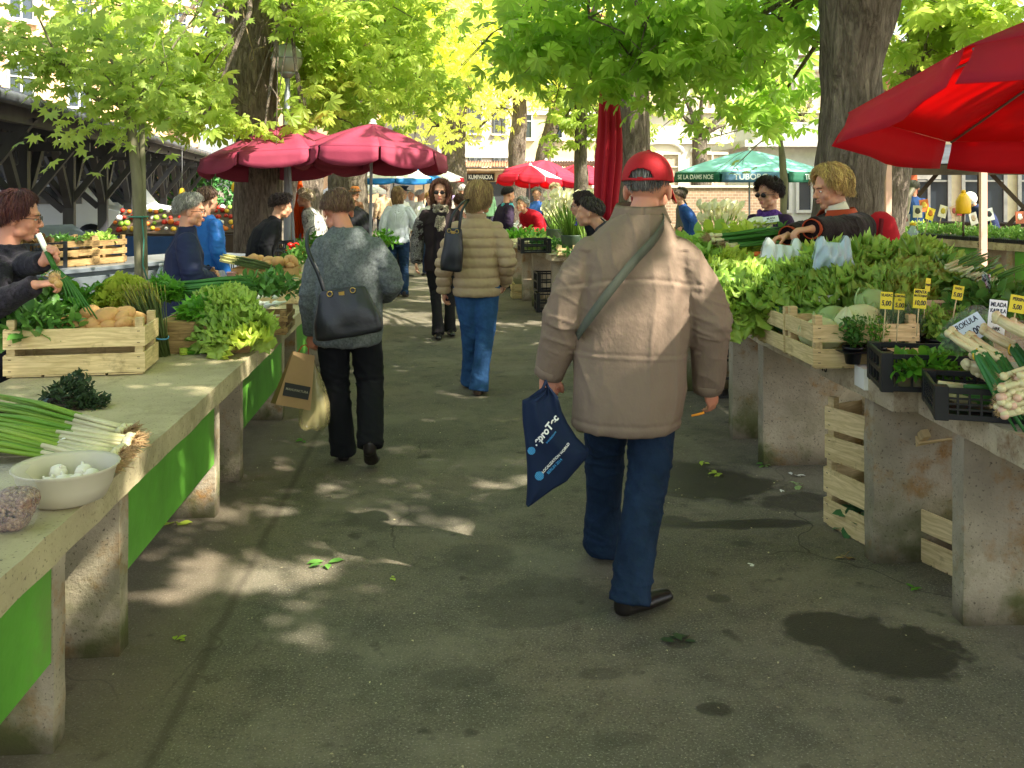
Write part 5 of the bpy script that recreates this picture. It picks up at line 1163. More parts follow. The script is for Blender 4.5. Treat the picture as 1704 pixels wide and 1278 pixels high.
me = remeshed(sc_, .008, 2); link('scarf', setmat(me, wool('leopard_scarf', '#2e2820', '#b5a892', 70)), sw)
# ---------------------------------------------------------------- the other people
def toL(base, rz, H, p):
    q = Matrix.Rotation(-rz, 3, 'Z') @ (Vector(p)-Vector(base)); return q/(H/1.81)
def elbow(s, w_, L=.30, out=(0, 0, -1)):
    s, w_ = Vector(s), Vector(w_); d = w_-s; mid = s+d*.5; D = d.length; h_ = math.sqrt(max(.0004, L*L-(D/2)**2)) if D < 2*L else .02
    o_ = Vector(out); o_ = (o_-d.normalized()*o_.dot(d.normalized())).normalized(); return mid+o_*h_
OF = random.Random(11)
BLK = fabric('black_cloth', '#17171b', .85, .2)
# left vendor
b_ = at(-2, 4.6); rz = CAMZ+R(-72); H = 1.63
wl, wr = toL(b_, rz, H, P(72, 436, 4.30)), toL(b_, rz, H, P(58, 474, 4.22))
sL, sR = Vector((-.175, .02, 1.38)), Vector((.175, .02, 1.38))
VC = wool('charcoal_cardigan', '#1c1a1e', '#35323a', 60)
lv, j, hc, Mh, T = person('vendor with dark red bobbed hair and glasses holding spring onions behind the left table', b_, rz, H, VC, BLK, sk='#cc957c', vox=.009, lean=6, head=(0, 8, 0), eye=True, glass=False, feet=False, fat=1.15,
    J=dict(sl=sL, sr=sR, wl=wl, wr=wr, el=elbow(sL, wl, .28, (-.4, -.2, -1)), er=elbow(sR, wr, .28, (.5, -.3, -1))), hcurl=dict(l=.95, r=.9), dirs=dict(l=((.3, .6, .7), (-1, .3, .2)), r=((-.1, 1, .1), (.2, .1, 1))),
    hairk=dict(col='#4a1f1c', length=.05, vol=.014, front=46, side=92, back=122, n=1800, rad=.0028, seed=3), topk=dict(name='cardigan', hem=.85, amp=.012, vox=.010))


LF_ON = leaf('onion_green', '#2f6a2c', '#5a9440', .4, .3); ONW = simple('onion_white', '#e9ecd8', .35, .08, 20, .05); ROOT = simple('onion_roots', '#c9a87a', .9, .3)
def stalk(m, a, b, r0, r1, sag=.02, n=7, mats=(0, 1), white=.3, seg=6, bend=None):
    a, b = Vector(a), Vector(b); p = [a.lerp(b, i/seg)+Vector((0, 0, -sag*math.sin(math.pi*i/seg)))+(Vector(bend)*((i/seg)**2) if bend else Vector()) for i in range(seg+1)]
    k_ = max(1, int(white*seg)); m.tube(p[:k_+1], [r0*(1+.0*i) for i in range(k_+1)], n, mats[0]); m.tube(p[k_:], [r0+(r1-r0)*i/(seg-k_) for i in range(seg-k_+1)], n, mats[1])
o = thing('leek', 'long green leek held upright by the vendor at the left edge', 'leek', P(90, 436, 4.26), CAMZ); m = MB()
stalk(m, (-.07, 0, .125), (.005, 0, -.03), .013, .012, 0, 8, white=.5)
for q in range(6): stalk(m, (.0, 0, -.02), (.06+.022*q, .01*q, -.17-.018*q), .009, .003, -.02, 5, (1, 1), .3)
m.build('stems', [ONW, LF_ON], o)
o = thing('onion_bunch', 'small onions in the hands of the vendor at the left edge', 'onions', P(92, 468, 4.15), CAMZ); m = MB()
for q in range(7): m.ball((OF.uniform(-.02, .03), OF.uniform(-.02, .02), OF.uniform(-.02, .02)), (.017, .016, .017), 10, 8)
for q in range(30): a_ = Vector((OF.uniform(-.02, .03), 0, .01)); m.tube([a_, a_+Vector((OF.uniform(-.03, .03), OF.uniform(-.03, .0), OF.uniform(.0, .04)))], .0012, 4, 1)
m.build('bulbs', [simple('onion_skin', '#c49a5e', .45, .2), ROOT], o)
# generic bystanders: px, d, H, facing, label, top, legs, hair dict, extra
DJ = JEAND; BLK = fabric('black_cloth', '#17171b', .85, .2); NVY = fabric('navy_quilted_coat', '#1f2744', .6, .15, .3, 80)
H_ = lambda c, L=0., v=.012, n=380, cu=.1, **k_: dict(col=c, length=L, vol=v, n=n, curl=cu, rad=.0055, **k_)
wl, wr = Vector((-.02, .22, 1.10)), Vector((.05, .24, 1.05))
person('grey-haired woman in glasses and a navy jacket standing in profile behind the left table', at(303, 6.9), CAMZ+R(-68), 1.585, NVY, BLK, vox=.010, lean=4, fat=1.12, glass=False, eye=True, head=(-8, 4, 0),
    J=dict(wl=wl, wr=wr, el=elbow(sL, wl, .29, (-1, -.4, -.8)), er=elbow(sR, wr, .29, (1, -.4, -.8))), hairk=dict(col='#8d8a80', vol=.014, n=1500, rad=.0032, curl=.3, front=48, side=86, back=120), topk=dict(hem=.72, amp=.013, collar=.02, sr=(.088, .08, .062)))
person('person in a bright blue anorak half hidden behind the grey-haired woman in navy', at(343, 8.8), CAMZ+R(-35), 1.63, fabric('bright_blue_nylon', '#2360a8', .5, .15), BLK, hairk=H_('#4a3426'), topk=dict(hem=.7))
person('dark-haired vendor in a black coat before the broad left trunk', at(428, 9.7), CAMZ+R(-60), 1.60, BLK, BLK, lean=22, head=(-10, 12, 0), hairk=H_('#2a1a16', .02, .018, 500, .6), topk=dict(hem=.66, w=1.12, amp=.014))

c_, j, hc, Mh, T = person('woman in a black and white leaf-print top beside the folded orange parasol', at(527, 12.8), CAMZ+R(80), 1.60, wool('leaf_print', '#141416', '#e8e4dc', 9), BLK, lean=14, hairk=H_('#c9b79a', .02, .02, 400, .6))
person('stallholder in black bending over between the maroon parasol poles', at(603, 14.8), CAMZ+R(60), 1.66, BLK, BLK, lean=34, hairk=H_('#201612'))
pc, j, hc, Mh, T = person('shopper in an orange-brown hat behind the maroon parasol pole', at(585, 18), CAMZ+R(-20), 1.60, fabric('brown_coat', '#6a4a34'), BLK, vox=.014, lean=10, hairk=H_('#7a6a5a', n=150))
m = MB(); m.lathe([(.15, .06), (.13, .07), (.10, .075), (.095, .13), (.07, .16), (.01, .17)], 20, hc); m.build('hat', fabric('orange_felt', '#b06a34'), pc)
RIB = simple('white_ribbed_knit', '#c9cfd8', .85, .06)
def ribd(c): return .004*math.sin(math.atan2(c.y, c.x)*44)
wr = Vector((.16, .34, 1.12))
person('long-haired woman in a white ribbed jumper and dark jeans, seen from behind', at(662, 13.7), CAMZ+R(-6), 1.62, RIB, JEAND, vox=.009, lean=8, head=(22, 10, 0), J=dict(er=(.26, .04, 1.14), wr=wr, ar=(.12, -.03, .09), al=(-.02, .06, .09), tl=(-.03, .2, .03)),
    hairk=dict(col='#86684a', length=.18, vol=.012, n=600, rad=.0055, front=48, side=88, back=118), legk=dict(w=.95, flare=.85), topk=dict(hem=.86, amp=.006, disp=ribd, vox=.009, w=.97), shoes='#2a2220', headoff=(-.03, 0, 0))
pc, j, hc, Mh, T = person('man in a dark peaked cap just right of the long-haired woman in the ribbed jumper', at(668, 16.5), CAMZ+R(-120), 1.62, fabric('pale_shirt', '#d9d7d2'), BLK, vox=.012, glass=False, hairk=H_('#4c4640', n=150))
m = MB(); m.lathe([(.088, .055), (.092, .09), (.13, .115), (.125, .13), (.02, .14)], 20, hc+Vector((0, 0, .01))); m.grid(lambda u_, t_: hc+Vector((.085*math.sin((u_-.5)*2.2), .08+.06*t_, .07-.03*t_)), 8, 3); m.build('cap', fabric('navy_cap', '#1a1f30', .6), pc)
for (px, d, H, rz_, lab, c1, c2, hc_, ex) in [
    (684, 22, 1.50, 170, 'white-haired shopper in a pale coat left in the distant crowd', '#d8d6d0', '#3a3a40', '#d9d5cc', {}),
    (699, 20, 1.52, -100, 'white-haired shopper with a white blouse in the middle of the distant crowd', '#e2ded8', '#2a2a30', '#cfcac0', {}),
    (716, 17, 1.50, 175, 'blond woman facing the camera in a white top with a dark strap', '#e6e4e0', '#2c3a55', '#c79a5c', dict(head=(10, 8, 0), eye=True)),
    (722, 25, 1.56, 160, 'shopper with short black hair in front of the dark kiosk hatch', '#3a4250', '#22242a', '#14131a', {}),
    (768, 22, 1.64, 0, 'grey-haired shopper in the gap beside the sunglasses woman', '#b9b3aa', '#3a3a40', '#b5b1aa', {}),
    (785, 21, 1.62, 20, 'white-haired shopper left of the puffer-jacket woman', '#d2cdc6', '#33343a', '#d6cfc4', {}),
    (638, 24, 1.58, 30, 'shopper in a beige coat under the blue and white parasol', '#b49c7c', '#33343a', '#5a4030', {}),
    (747, 27, 1.60, 180, 'far shopper in a lilac top before the kiosk wall', '#9a86b0', '#2c2c34', '#6a4a34', {}),
    (812, 26, 1.60, -150, 'far shopper in green under the kiosk roof', '#4a6a4a', '#2c2c34', '#3a2a22', {}),
    (893, 18, 1.58, 175, 'grey-haired woman in a blue jumper behind the woman in red', '#3a62a8', '#2c2c34', '#8a847a', {}),
    (924, 17, 1.66, 150, 'tall stallholder with pale curly hair behind the flower buckets', '#4a4450', '#2c2c34', '#d6c49a', {}),
    (1135, 19, 1.58, 90, 'shopper in grey behind the old man in the red cap, under the parasol', '#5c5a58', '#2c2c34', '#6a5a4a', {})]:
    person(lab, at(px, d), CAMZ+R(rz_), H, fabric('cloth_'+c1.strip('#'), c1), fabric('cloth_'+c2.strip('#'), c2), vox=.013, hairk=H_(hc_, .03 if 'blond' in lab else 0, .016, 170, .4), group='people further away in the market', **ex)
person('shopper in a brown coat right behind the sunglasses woman', at(766, 12.6), CAMZ+R(10), 1.52, fabric('brown_wool_coat', '#5a4032'), BLK, hairk=H_('#4a2e20', .0), topk=dict(hem=.6, w=1.1))
pc, j, hc, Mh, T = person('dark-haired woman in a turquoise scarf and plum coat by the leek table', at(838, 14.8), CAMZ+R(-62), 1.62, fabric('plum_coat', '#2e2236'), BLK, lean=6, eye=True, hairk=H_('#1e1614', .0, .006, 500, 0), head=(0, 6, 0))
m = MB(); [m.tube([hc+Vector(((.075+.01*q)*math.cos(a_), -.02+(.08+.01*q)*math.sin(a_), -.17-.025*q+.012*math.sin(a_*3+q))) for a_ in [i*math.pi/8 for i in range(17)]], .024, 8) for q in range(3)]
me = remeshed(m, .01, 2); link('scarf', setmat(me, wool('turquoise_scarf', '#2a8a98', '#6cc0c4', 40)), pc)
RED = fabric('red_jumper', '#b01828')
wl, wr = Vector((-.16, .50, .98)), Vector((.2, .46, .98)); sl_ = Vector((-.19, .28, 1.25)); sr_ = Vector((.17, .28, 1.25))
person('grey-haired woman in a red jumper leaning over the far greens', at(897, 15.6), CAMZ+R(140), 1.62, RED, BLK, lean=42, head=(0, -10, 0), hairk=H_('#a5a29c', 0, .014, 400, .5), eye=True, J=dict(sl=sl_, sr=sr_, wl=wl, wr=wr, el=elbow(sl_, wl), er=elbow(sr_, wr)))
person('dark-haired woman in glasses bending beside the closed red parasol', at(1022, 8.9), CAMZ+R(72), 1.66, fabric('black_cardigan', '#19181c'), BLK, lean=26, glass=False, eye=True, head=(6, 8, 0), hairk=H_('#2c1c18', .06, .014, 600, .1), topk=dict(w=1.05))
person('person in dark grey bending just behind the old man\'s left shoulder', at(1066, 8.0), CAMZ+R(80), 1.70, fabric('dark_grey_coat', '#47434a'), BLK, lean=38, hairk=H_('#3c342e'), topk=dict(w=1.1, hem=.65))
person('seated-looking stallholder in blue left of the turquoise parasol pole', at(1153, 15.5), CAMZ+R(85), 1.60, fabric('blue_work_jacket', '#23457c'), BLK, lean=20, hairk=H_('#4a3c30'))
wl, wr = Vector((-.14, .2, .95)), Vector((.14, .22, .95))
pc, j, hc, Mh, T = person('dark curly-haired stallholder in sunglasses with a purple scarf', at(1280, 8.2), CAMZ+R(138), 1.70, fabric('aubergine_coat', '#35233f'), BLK, vox=.010, glass=True, head=(-12, 4, 0), hairk=dict(col='#2c1a14', length=.015, vol=.018, n=1400, rad=.004, curl=.7, front=44, side=90, back=122), topk=dict(collar=.0, w=1.08))
eyes(pc, hc, Mh)
m = MB(); [m.tube([hc+Vector(((.085+.012*q)*math.cos(a_), -.02+(.085+.012*q)*math.sin(a_), -.165-.028*q+.014*math.sin(a_*3+q*2))) for a_ in [i*math.pi/8 for i in range(17)]], .026, 8) for q in range(3)]
me = remeshed(m, .01, 2); link('scarf', setmat(me, wool('purple_scarf', '#3e2260', '#6a4494', 40)), pc)
# the blond vendor
b_ = at(1424, 6.15); rz = CAMZ+R(94); H = 1.79
wl, wr = toL(b_, rz, H, P(1352, 381, 5.35)), toL(b_, rz, H, P(1312, 392, 5.62))
sL, sR = Vector((-.18, .03, 1.37)), Vector((.18, .03, 1.37))
FLE = wool('dark_brown_fleece', '#1c1214', '#2c1d1f', 70); RUST = fabric('rust_lining', '#a8442a', .8)
bv, j, hc, Mh, T = person('blond vendor in a dark brown fleece with a rust collar bagging vegetables', b_, rz, H, FLE, BLK, sk='#d9a184', vox=.009, lean=12, head=(6, 12, 0), eye=True, fat=1.05, J=dict(sl=sL, sr=sR, wl=wl, wr=wr, el=elbow(sL, wl, .29, (-.5, -.6, -1)), er=elbow(sR, wr, .30, (.4, -.3, -1))),
    dirs=dict(l=((.2, 1, -.1), (-.2, -.1, 1)), r=((-.1, 1, -.2), (.2, -.1, 1))), hcurl=dict(l=.75, r=.7), topk=dict(name='fleece', hem=.74, amp=.014, vox=.009, sr=(.092, .085, .062), w=1.05),
    hairk=dict(col='#c9a468', length=.045, vol=.022, n=2800, rad=.0024, curl=.38, front=44, side=86, back=122))
m = MB(); nb_ = T((0, .0, 1.44)); ax_ = (hc-nb_).normalized()
m.tube([nb_-ax_*.01, nb_+ax_*.03, nb_+ax_*.07, nb_+ax_*.085], [.082, .073, .068, .060], 24, cap=False); m.build('turtleneck', fabric('cream_turtleneck', '#e6dcc8', .85), bv, solid=.006)
m = MB(); m.grid(lambda u_, t_: nb_+Vector(((.105+.05*t_)*math.sin((u_-.5)*5.2), -(.105+.035*t_)*math.cos((u_-.5)*5.2)+.01, .055-.06*t_-.02*abs(u_-.5)*2)), 30, 6); m.build('collar', RUST, bv, solid=.006)
for q in 'lr':
    m = MB(); d = (j['w'+q]-j['e'+q]).normalized(); m.tube([j['w'+q]-d*.02, j['w'+q]+d*.02], [.060, .054], 16, cap=False); m.build('cuff', RUST, bv, solid=.005)
o = thing('red_rucksack', 'red rucksack or jacket hanging just behind the blond vendor', 'rucksack', P(1466, 450, 6.6), CAMZ); m = MB(); rings(m, [(0, .10, .08), (.05, .13, .10), (.25, .13, .10), (.36, .09, .07), (.40, .04, .03)], 24); me = m.mesh('bag', [RED]); displace(me, lambda c: .02*noise.noise(c*9)); link('bag', me, o); m = MB(); ribbon(m, [Vector((-.05, -.1, .05)), Vector((-.06, -.13, .2)), Vector((-.03, -.09, .36))], .03, wd=(1, 0, 0)); m.build('strap', fabric('dark_red_strap', '#6a1420'), o, solid=.004)
# two people at the back right
pc, j, hc, Mh, T = person('person in a blue jacket with a very long grey ponytail near the seedlings', at(1520, 16.2), CAMZ+R(-12), 1.72, fabric('blue_jacket_cloth', '#24406e'), BLK, vox=.011, hairk=dict(col='#6c665a', length=.0, vol=.012, n=300, rad=.005), topk=dict(hem=.62, w=1.05))
m = MB(); m.tube([hc+Vector((-.02, -.09, .0)), hc+Vector((-.10, -.15, -.12)), hc+Vector((-.15, -.19, -.4)), hc+Vector((-.17, -.19, -.62))], [.05, .055, .05, .015], 12); m.build('ponytail', hairm('#7c7462'), pc)
pc, j, hc, Mh, T = person('stooping person in a dark blue coat and white hood behind the seedling signs', at(1650, 15.6), CAMZ+R(75), 1.62, fabric('dark_blue_coat', '#232b4c'), BLK, vox=.011, lean=30, head=(0, 15, 0), topk=dict(w=1.25, hem=.6))
m = MB(); m.ball(hc+Vector((0, -.02, .02)), (.10, .12, .125), 18, 12); m.build('hood', fabric('white_hood', '#dcdcd8'), pc)
o = thing('cigarette_packet', 'tiny orange thing in the old man\'s right hand', 'snack', P(1163, 690, 3.66), CAMZ); m = MB(); m.tube([(-.028, 0, -.004), (.0, 0, .002), (.02, 0, .008)], [.004, .005, .005], 8); m.build('stick', simple('orange_snack', '#e08a20', .5), o); o.name = 'carrot_stick'
# ---------------------------------------------------------------- crates
def wood_crate(name, label, loc, w=.5, d=.36, h=.22, rz=0, m_=None, group='wooden crates of the market', slats=2, post=.035, wear=0, rot=None, gap=.03):
    o = thing(name, label, 'wooden crate', loc, rz, group); m_ = m_ or WOOD; rs_ = random.Random(int(w*1000+h*100)+wear)
    if rot: o.rotation_euler = rot
    sh_ = (h-.02-gap*(slats-1))/slats*.93
    for sx in (-1, 1):
        for sy in (-1, 1):
            m = MB(); m.box((sx*(w/2-.011-post/2), sy*(d/2-.011-post/2), h/2+.01), (post, post, h+.02)); m.build('corner_post', m_, o, bevel=.002)
    for sy in (-1, 1):
        m = MB()
        for q in range(slats):
            z = .012+sh_/2+q*(sh_+gap); m.box((0, sy*(d/2-.005), z), (w, .008, sh_), M=Matrix.Rotation(rs_.uniform(-.006, .006), 3, 'Y'))
            for sx in (-1, 1):
                for e_ in (-.3, .3): m.box((sx*(w/2-.028), sy*(d/2-.0005), z+e_*sh_), (.012, .0018, .003), mat=1)
        m.build('long_side', [m_, simple('rusty_staple', '#4a3426', .6)], o)
    for sx in (-1, 1):
        m = MB()
        for q in range(slats): m.box((sx*(w/2-.005), 0, .012+sh_/2+q*(sh_+gap)+.002), (.008, d-.02, sh_))
        m.build('short_side', m_, o)
    m = MB(); n_ = 4
    for q in range(n_): m.box((-w/2+.03+(q+.5)*(w-.06)/n_, 0, .006), ((w-.06)/n_*.9, d-.01, .006))
    m.build('bottom_slats', m_, o); return o
def black_crate(name, label, loc, w=.5, d=.34, h=.16, rz=0, group='black plastic crates', fine=False, rot=None):
    o = thing(name, label, 'plastic crate', loc, rz, group)
    if rot: o.rotation_euler = rot
    m = MB(); t_ = .012
    for z in (.012, h-.012) + ((h*.5,) if not fine else ()):
        for sy in (-1, 1): m.box((0, sy*(d/2-t_/2), z), (w, t_, .02))
        for sx in (-1, 1): m.box((sx*(w/2-t_/2), 0, z), (t_, d-2*t_, .02))
    for sx in (-1, 1):
        for sy in (-1, 1): m.box((sx*(w/2-.022), sy*(d/2-.022), h/2), (.046, .046, h+.004))
    m.build('frame', BLKP, o, bevel=.002); m = MB()
    nx, ny, nz = int(w/(.035 if fine else .055)), int(d/(.035 if fine else .055)), (4 if fine else 2)
    for q in range(1, nx): [m.box((-w/2+q*w/nx, sy*(d/2-t_/2-.001), h/2), (.007, t_*.7, h-.03)) for sy in (-1, 1)]
    for q in range(1, ny): [m.box((sx*(w/2-t_/2-.001), -d/2+q*d/ny, h/2), (t_*.7, .007, h-.03)) for sx in (-1, 1)]
    for q in range(1, nz):
        z = .02+q*(h-.04)/nz; [m.box((0, sy*(d/2-t_/2-.001), z), (w-.08, t_*.6, .006)) for sy in (-1, 1)]; [m.box((sx*(w/2-t_/2-.001), 0, z), (t_*.6, d-.08, .006)) for sx in (-1, 1)]
    m.build('lattice', BLKP, o); m = MB(); m.box((0, 0, .006), (w-.03, d-.03, .008)); m.build('floor', BLKP, o); return o
# ---------------------------------------------------------------- leafy things
def ruffle_leaf(m, base, dirh, tilt, L, W, rs, ruf=.02, curl=.4, nu=8, nv=11, mat=0, stem=.12, freq=5, cup=.25):
    d = Vector((math.cos(dirh), math.sin(dirh), 0)); s_ = Vector((-d.y, d.x, 0)); p1, p2 = rs.uniform(0, 6), rs.uniform(0, 6); vs = []
    p = Vector(base); a = tilt; pts = []
    for j in range(nv+1):
        pts.append((p.copy(), a)); p = p+(d*math.cos(a)+Vector((0, 0, math.sin(a))))*(L/nv); a -= curl*(.3+1.2*j/nv)/nv*2
    for j, (c, a_) in enumerate(pts):
        t_ = j/nv; w_ = W*(stem+(1-stem)*math.sin(min(1, t_/.7)*math.pi/2)**1.2)*math.sqrt(max(.06, 1-(max(0, t_-.7)/.31)**2)); nn = (-d*math.sin(a_)+Vector((0, 0, math.cos(a_))))
        for i in range(nu+1):
            u_ = i/nu*2-1; e = abs(u_)
            vs.append(c+s_*(u_*w_*(1+.10*math.sin(t_*freq*5+p1+u_)))+nn*(cup*w_*e*e+ruf*(e**1.5+.5*t_**3)*math.sin(t_*freq*4.2+p1+(2.2 if u_ > 0 else 0)+u_*1.5)+ruf*.4*math.sin(t_*freq*9+p2+u_*5)*e+ruf*.8*t_**3*math.sin(u_*freq*1.3+p2)))
    m.add(vs, [(j*(nu+1)+i, j*(nu+1)+i+1, (j+1)*(nu+1)+i+1, (j+1)*(nu+1)+i) for j in range(nv) for i in range(nu)], mat, True)
def lettuce_mesh(name, n, L, W, mats, seed, ruf=.02, open_=1.0, curl=.5, freq=5, nu=10, nv=12, up=.25):
    rs_ = random.Random(seed); m = MB()
    for i in range(n):
        f = i/n; ruffle_leaf(m, (0, 0, .01+.02*f), i*2.4+rs_.uniform(-.3, .3), (up+(1.35-up)*f**.8)*open_, L*(1-.35*f)*rs_.uniform(.9, 1.1), W*(1-.3*f), rs_, ruf, curl*(1-.3*f), nu, nv, 0, .3, freq)
    return m.mesh(name, mats)
LG = leaf('lettuce_bright', '#8cb040', '#b8d064', .4, .3, tcol=1.3, bs=60, bump=.4); LG2 = leaf('lettuce_mid', '#7ca844', '#aeca60', .4, .3, tcol=1.3, bs=60, bump=.4); LG3 = leaf('lettuce_yellow', '#a9c43c', '#ccd860', .4, .35, tcol=1.2, bs=60)
SPN = leaf('spinach_green', '#477a34', '#74a24a', .35, .2, tcol=1.3); SAV = leaf('savoy_green', '#35603a', '#578250', .5, .15, tcol=1.2, bs=40, bump=.9); HRB = leaf('herb_green', '#3b6a2a', '#5f8f3c', .45, .3, tcol=1.3); PAR = leaf('parsley_green', '#3f7a1f', '#6aa52e', .45, .3)
CABM = leaf('cabbage_pale', '#c3cf94', '#dfe3b8', .35, .12, tcol=1.0, bs=30); CABG = leaf('cabbage_leaf', '#8fae6a', '#b6cc8c', .4, .2, tcol=1.1)
RS = random.Random(21)
LET = [lettuce_mesh('leaves', 26, .21, .085, [LG], 1, .026, curl=1.1, freq=7), lettuce_mesh('leaves', 26, .20, .085, [LG2], 2, .028, curl=1.2, freq=8), lettuce_mesh('leaves', 22, .19, .09, [LG3], 3, .026, curl=1.0, freq=7), lettuce_mesh('leaves', 20, .27, .07, [LG2], 4, .012, curl=.5, freq=3)]
def head_of(kind, label, p, s_=1.0, rz=0, tilt=(0, 0), group='lettuce heads heaped on the tables'):
    o = thing('lettuce_head', label, 'lettuce', p, rz, group); o.rotation_euler = (tilt[0], tilt[1], rz); o.scale = (s_,)*3; link('leaves', LET[kind], o); return o
def heap(name, label, cat, p, r, n, size, m_, tpl=LSIMP, upb=.3, group=None, up=None, rz=0, stems=None, dirz=.3, out=False, seed=0):
    o = thing(name, label, cat, p, rz, group); r = np.array(r); u_ = rdir(n)*(RNG.random((n, 1))**.45); q = u_*r; q[:, 2] = np.abs(q[:, 2])*(1+.25*np.sin(q[:, 0]*30)*np.cos(q[:, 1]*27))
    D = u_/(np.linalg.norm(u_, axis=1, keepdims=True)+1e-6)*(1.2 if out else .6)+rdir(n)*.7; D[:, 2] += dirz; U = rdir(n)*.6; U[:, 2] += 1
    X, Y, Z = frames(D, U); V, Fc = scatter(tpl[0], tpl[1], q, X, Y, Z, size*RNG.uniform(.6, 1.3, n)); me = np_mesh('leaves', V, Fc, m_); link('leaves', me, o)
    if stems:
        m = MB(); rs_ = random.Random(seed)
        for i in range(stems): a_ = rs_.uniform(0, 6.28); f = rs_.uniform(.3, 1); m.tube([(rs_.uniform(-.01, .01), rs_.uniform(-.01, .01), 0), (r[0]*f*.5*math.cos(a_), r[1]*f*.5*math.sin(a_), r[2]*.5), (r[0]*f*math.cos(a_), r[1]*f*math.sin(a_), r[2]*rs_.uniform(.6, 1.05))], .0022, 4)
        m.build('stems', HRB, o)
    return o
def oval(n=6):
    V = [(0, 0, 0)]; Fc = []
    for t_, w_ in ((.25, .2), (.5, .27), (.75, .2)): V += [(-w_, t_, .04), (0, t_, -.02), (w_, t_, .04)]
    V.append((0, 1, -.1)); F_ = [(0, 2, 1), (0, 3, 2)]
    for q in (1, 4): F_ += [(q, q+1, q+4), (q, q+4, q+3), (q+1, q+2, q+5), (q+1, q+5, q+4)]
    F_ += [(7, 8, 10), (8, 9, 10)]; return np.array(V, float), np.array(F_)
OVAL = oval()
def frill():
    V = [(0, 0, 0)]; Fc = []; n_ = 11
    for ring, r_ in ((1, .6), (2, 1.0)):
        for i in range(n_): a_ = (i/(n_-1)-.5)*2.6; z = (.05 if ring == 1 else .16)*(1 if i % 2 else -1)+.12*r_*r_; V.append((r_*.8*math.sin(a_), .35*r_+r_*.65*math.cos(a_), z))
    for i in range(n_-1): Fc += [(0, i+1, i+2), (i+1, n_+i+1, i+2), (i+2, n_+i+1, n_+i+2)]
    return np.array(V), np.array(Fc)
FRILL = frill()
mm_ = MB(); ruffle_leaf(mm_, (0, 0, 0), math.pi/2, .3, 1.0, .40, random.Random(3), .10, .9, 6, 8, stem=.4, freq=7, cup=.2); SALAD = (np.array(mm_.v), np.array(mm_.f))
NEEDLE = (np.array([(-.04, 0, 0), (.04, 0, 0), (0, 1, 0), (0, .5, .04)], float), np.array([(0, 1, 3), (0, 3, 2), (1, 2, 3)]))
# --- LEFT TABLE
ZL_ = .757
c = G(237, 623, ZL_); W1 = .60
cr = wood_crate('wooden_crate', 'large pale wooden crate of potatoes and leafy greens on the left table', (c.x-W1/2, c.y+.12, ZL_), W1, .30, .235, R(5))
POT = simple('potato_skin', '#c99a62', .6, .18, 14, .3, 60, dirt='#a0713f')
pm = MB(); pm.ball((0, 0, 0), (.052, .036, .032), 20, 14, fn=lambda v: 1+.09*noise.noise(v*1.7)+.03*noise.noise(v*5)); PM = pm.mesh('tuber', [POT])
o = link('potato', PM); tag(o, 'golden-skinned potato in the big wooden crate on the left table', 'potato', 'potatoes in the left wooden crate'); first = o
k_ = 0
for lay, nx, zz in ((0, 5, .165), (1, 5, .21), (2, 3, .25)):
    for ix in range(nx):
        for iy in range(4 if lay < 2 else 2):
            q = o if k_ == 0 else o.copy()
            if k_: COL.objects.link(q)
            q.location = (c.x-.09-ix*.068-RS.uniform(0, .02)-(lay*.02), c.y+.07+iy*.055+RS.uniform(-.01, .01)+lay*.03, ZL_+zz+RS.uniform(-.008, .008)); q.rotation_euler = (RS.uniform(-.5, .5), RS.uniform(-.4, .4), RS.uniform(0, 6)); s_ = RS.uniform(.85, 1.35); q.scale = (s_, s_, s_); k_ += 1
heap('spinach_heap', 'dark leafy greens filling the left half of the big wooden crate', 'greens', (c.x-.50, c.y+.10, ZL_+.17), (.22, .17, .13), 340, .075, SPN, OVAL, dirz=.25)
def greens(px, py, z, r, n, size, m_, label, tpl=OVAL, **kw):
    d = kw.pop('d', None); return heap(kw.pop('name', 'greens_bunch'), label, 'greens', P(px, py, d) if d else G(px, py, z), r, n, size, m_, tpl, group=kw.pop('group', 'bunches of greens on the tables'), **kw)
greens(165, 530, ZL_, (.18, .14, .16), 380, .085, PAR, 'leafy celery-like greens behind the big crate, under the leek', stems=14, d=4.95)
greens(205, 505, ZL_, (.12, .10, .11), 420, .055, LG3, 'yellow-green leaves left of the asparagus bundle', d=4.9, tpl=FRILL)
greens(60, 500, ZL_, (.22, .12, .12), 200, .08, SPN, 'dark greens right behind the big crate at the photo edge', d=4.9)
greens(265, 500, ZL_, (.14, .12, .13), 260, .05, PAR, 'feathery carrot tops behind the asparagus bundle', tpl=MAPLE, stems=10, d=5.2)
# asparagus bundle
ASP = simple('wild_asparagus_green', '#4c5a2a', .6, .35, 20, .2, island=.35); ASPT = simple('asparagus_tip', '#8d8c3a', .6, .3, 20, .2, island=.3)
o = thing('asparagus_bundle', 'upright bundle of thin wild asparagus tied with a blue band', 'asparagus', G(270, 592, ZL_), CAMZ); m = MB()
for i in range(150):
    a_, r_ = RS.uniform(0, 6.28), math.sqrt(RS.random())*.040; b0 = Vector((r_*math.cos(a_), r_*math.sin(a_), 0)); sp_ = 1.9+RS.random()*.8
    tp_ = Vector((b0.x*sp_-.10+RS.uniform(-.03, .03), b0.y*sp_+RS.uniform(-.02, .02), RS.uniform(.27, .37))); md = b0.lerp(tp_, .35)*.8+Vector((0, 0, .02))
    m.tube([b0, md, b0.lerp(tp_, .8), tp_], [.0026, .0028, .0026, .0014], 5, 0); q = tp_-(tp_-md).normalized()*.03; m.tube([q, tp_+(tp_-md).normalized()*.01], [.0034, .0012], 5, 1)
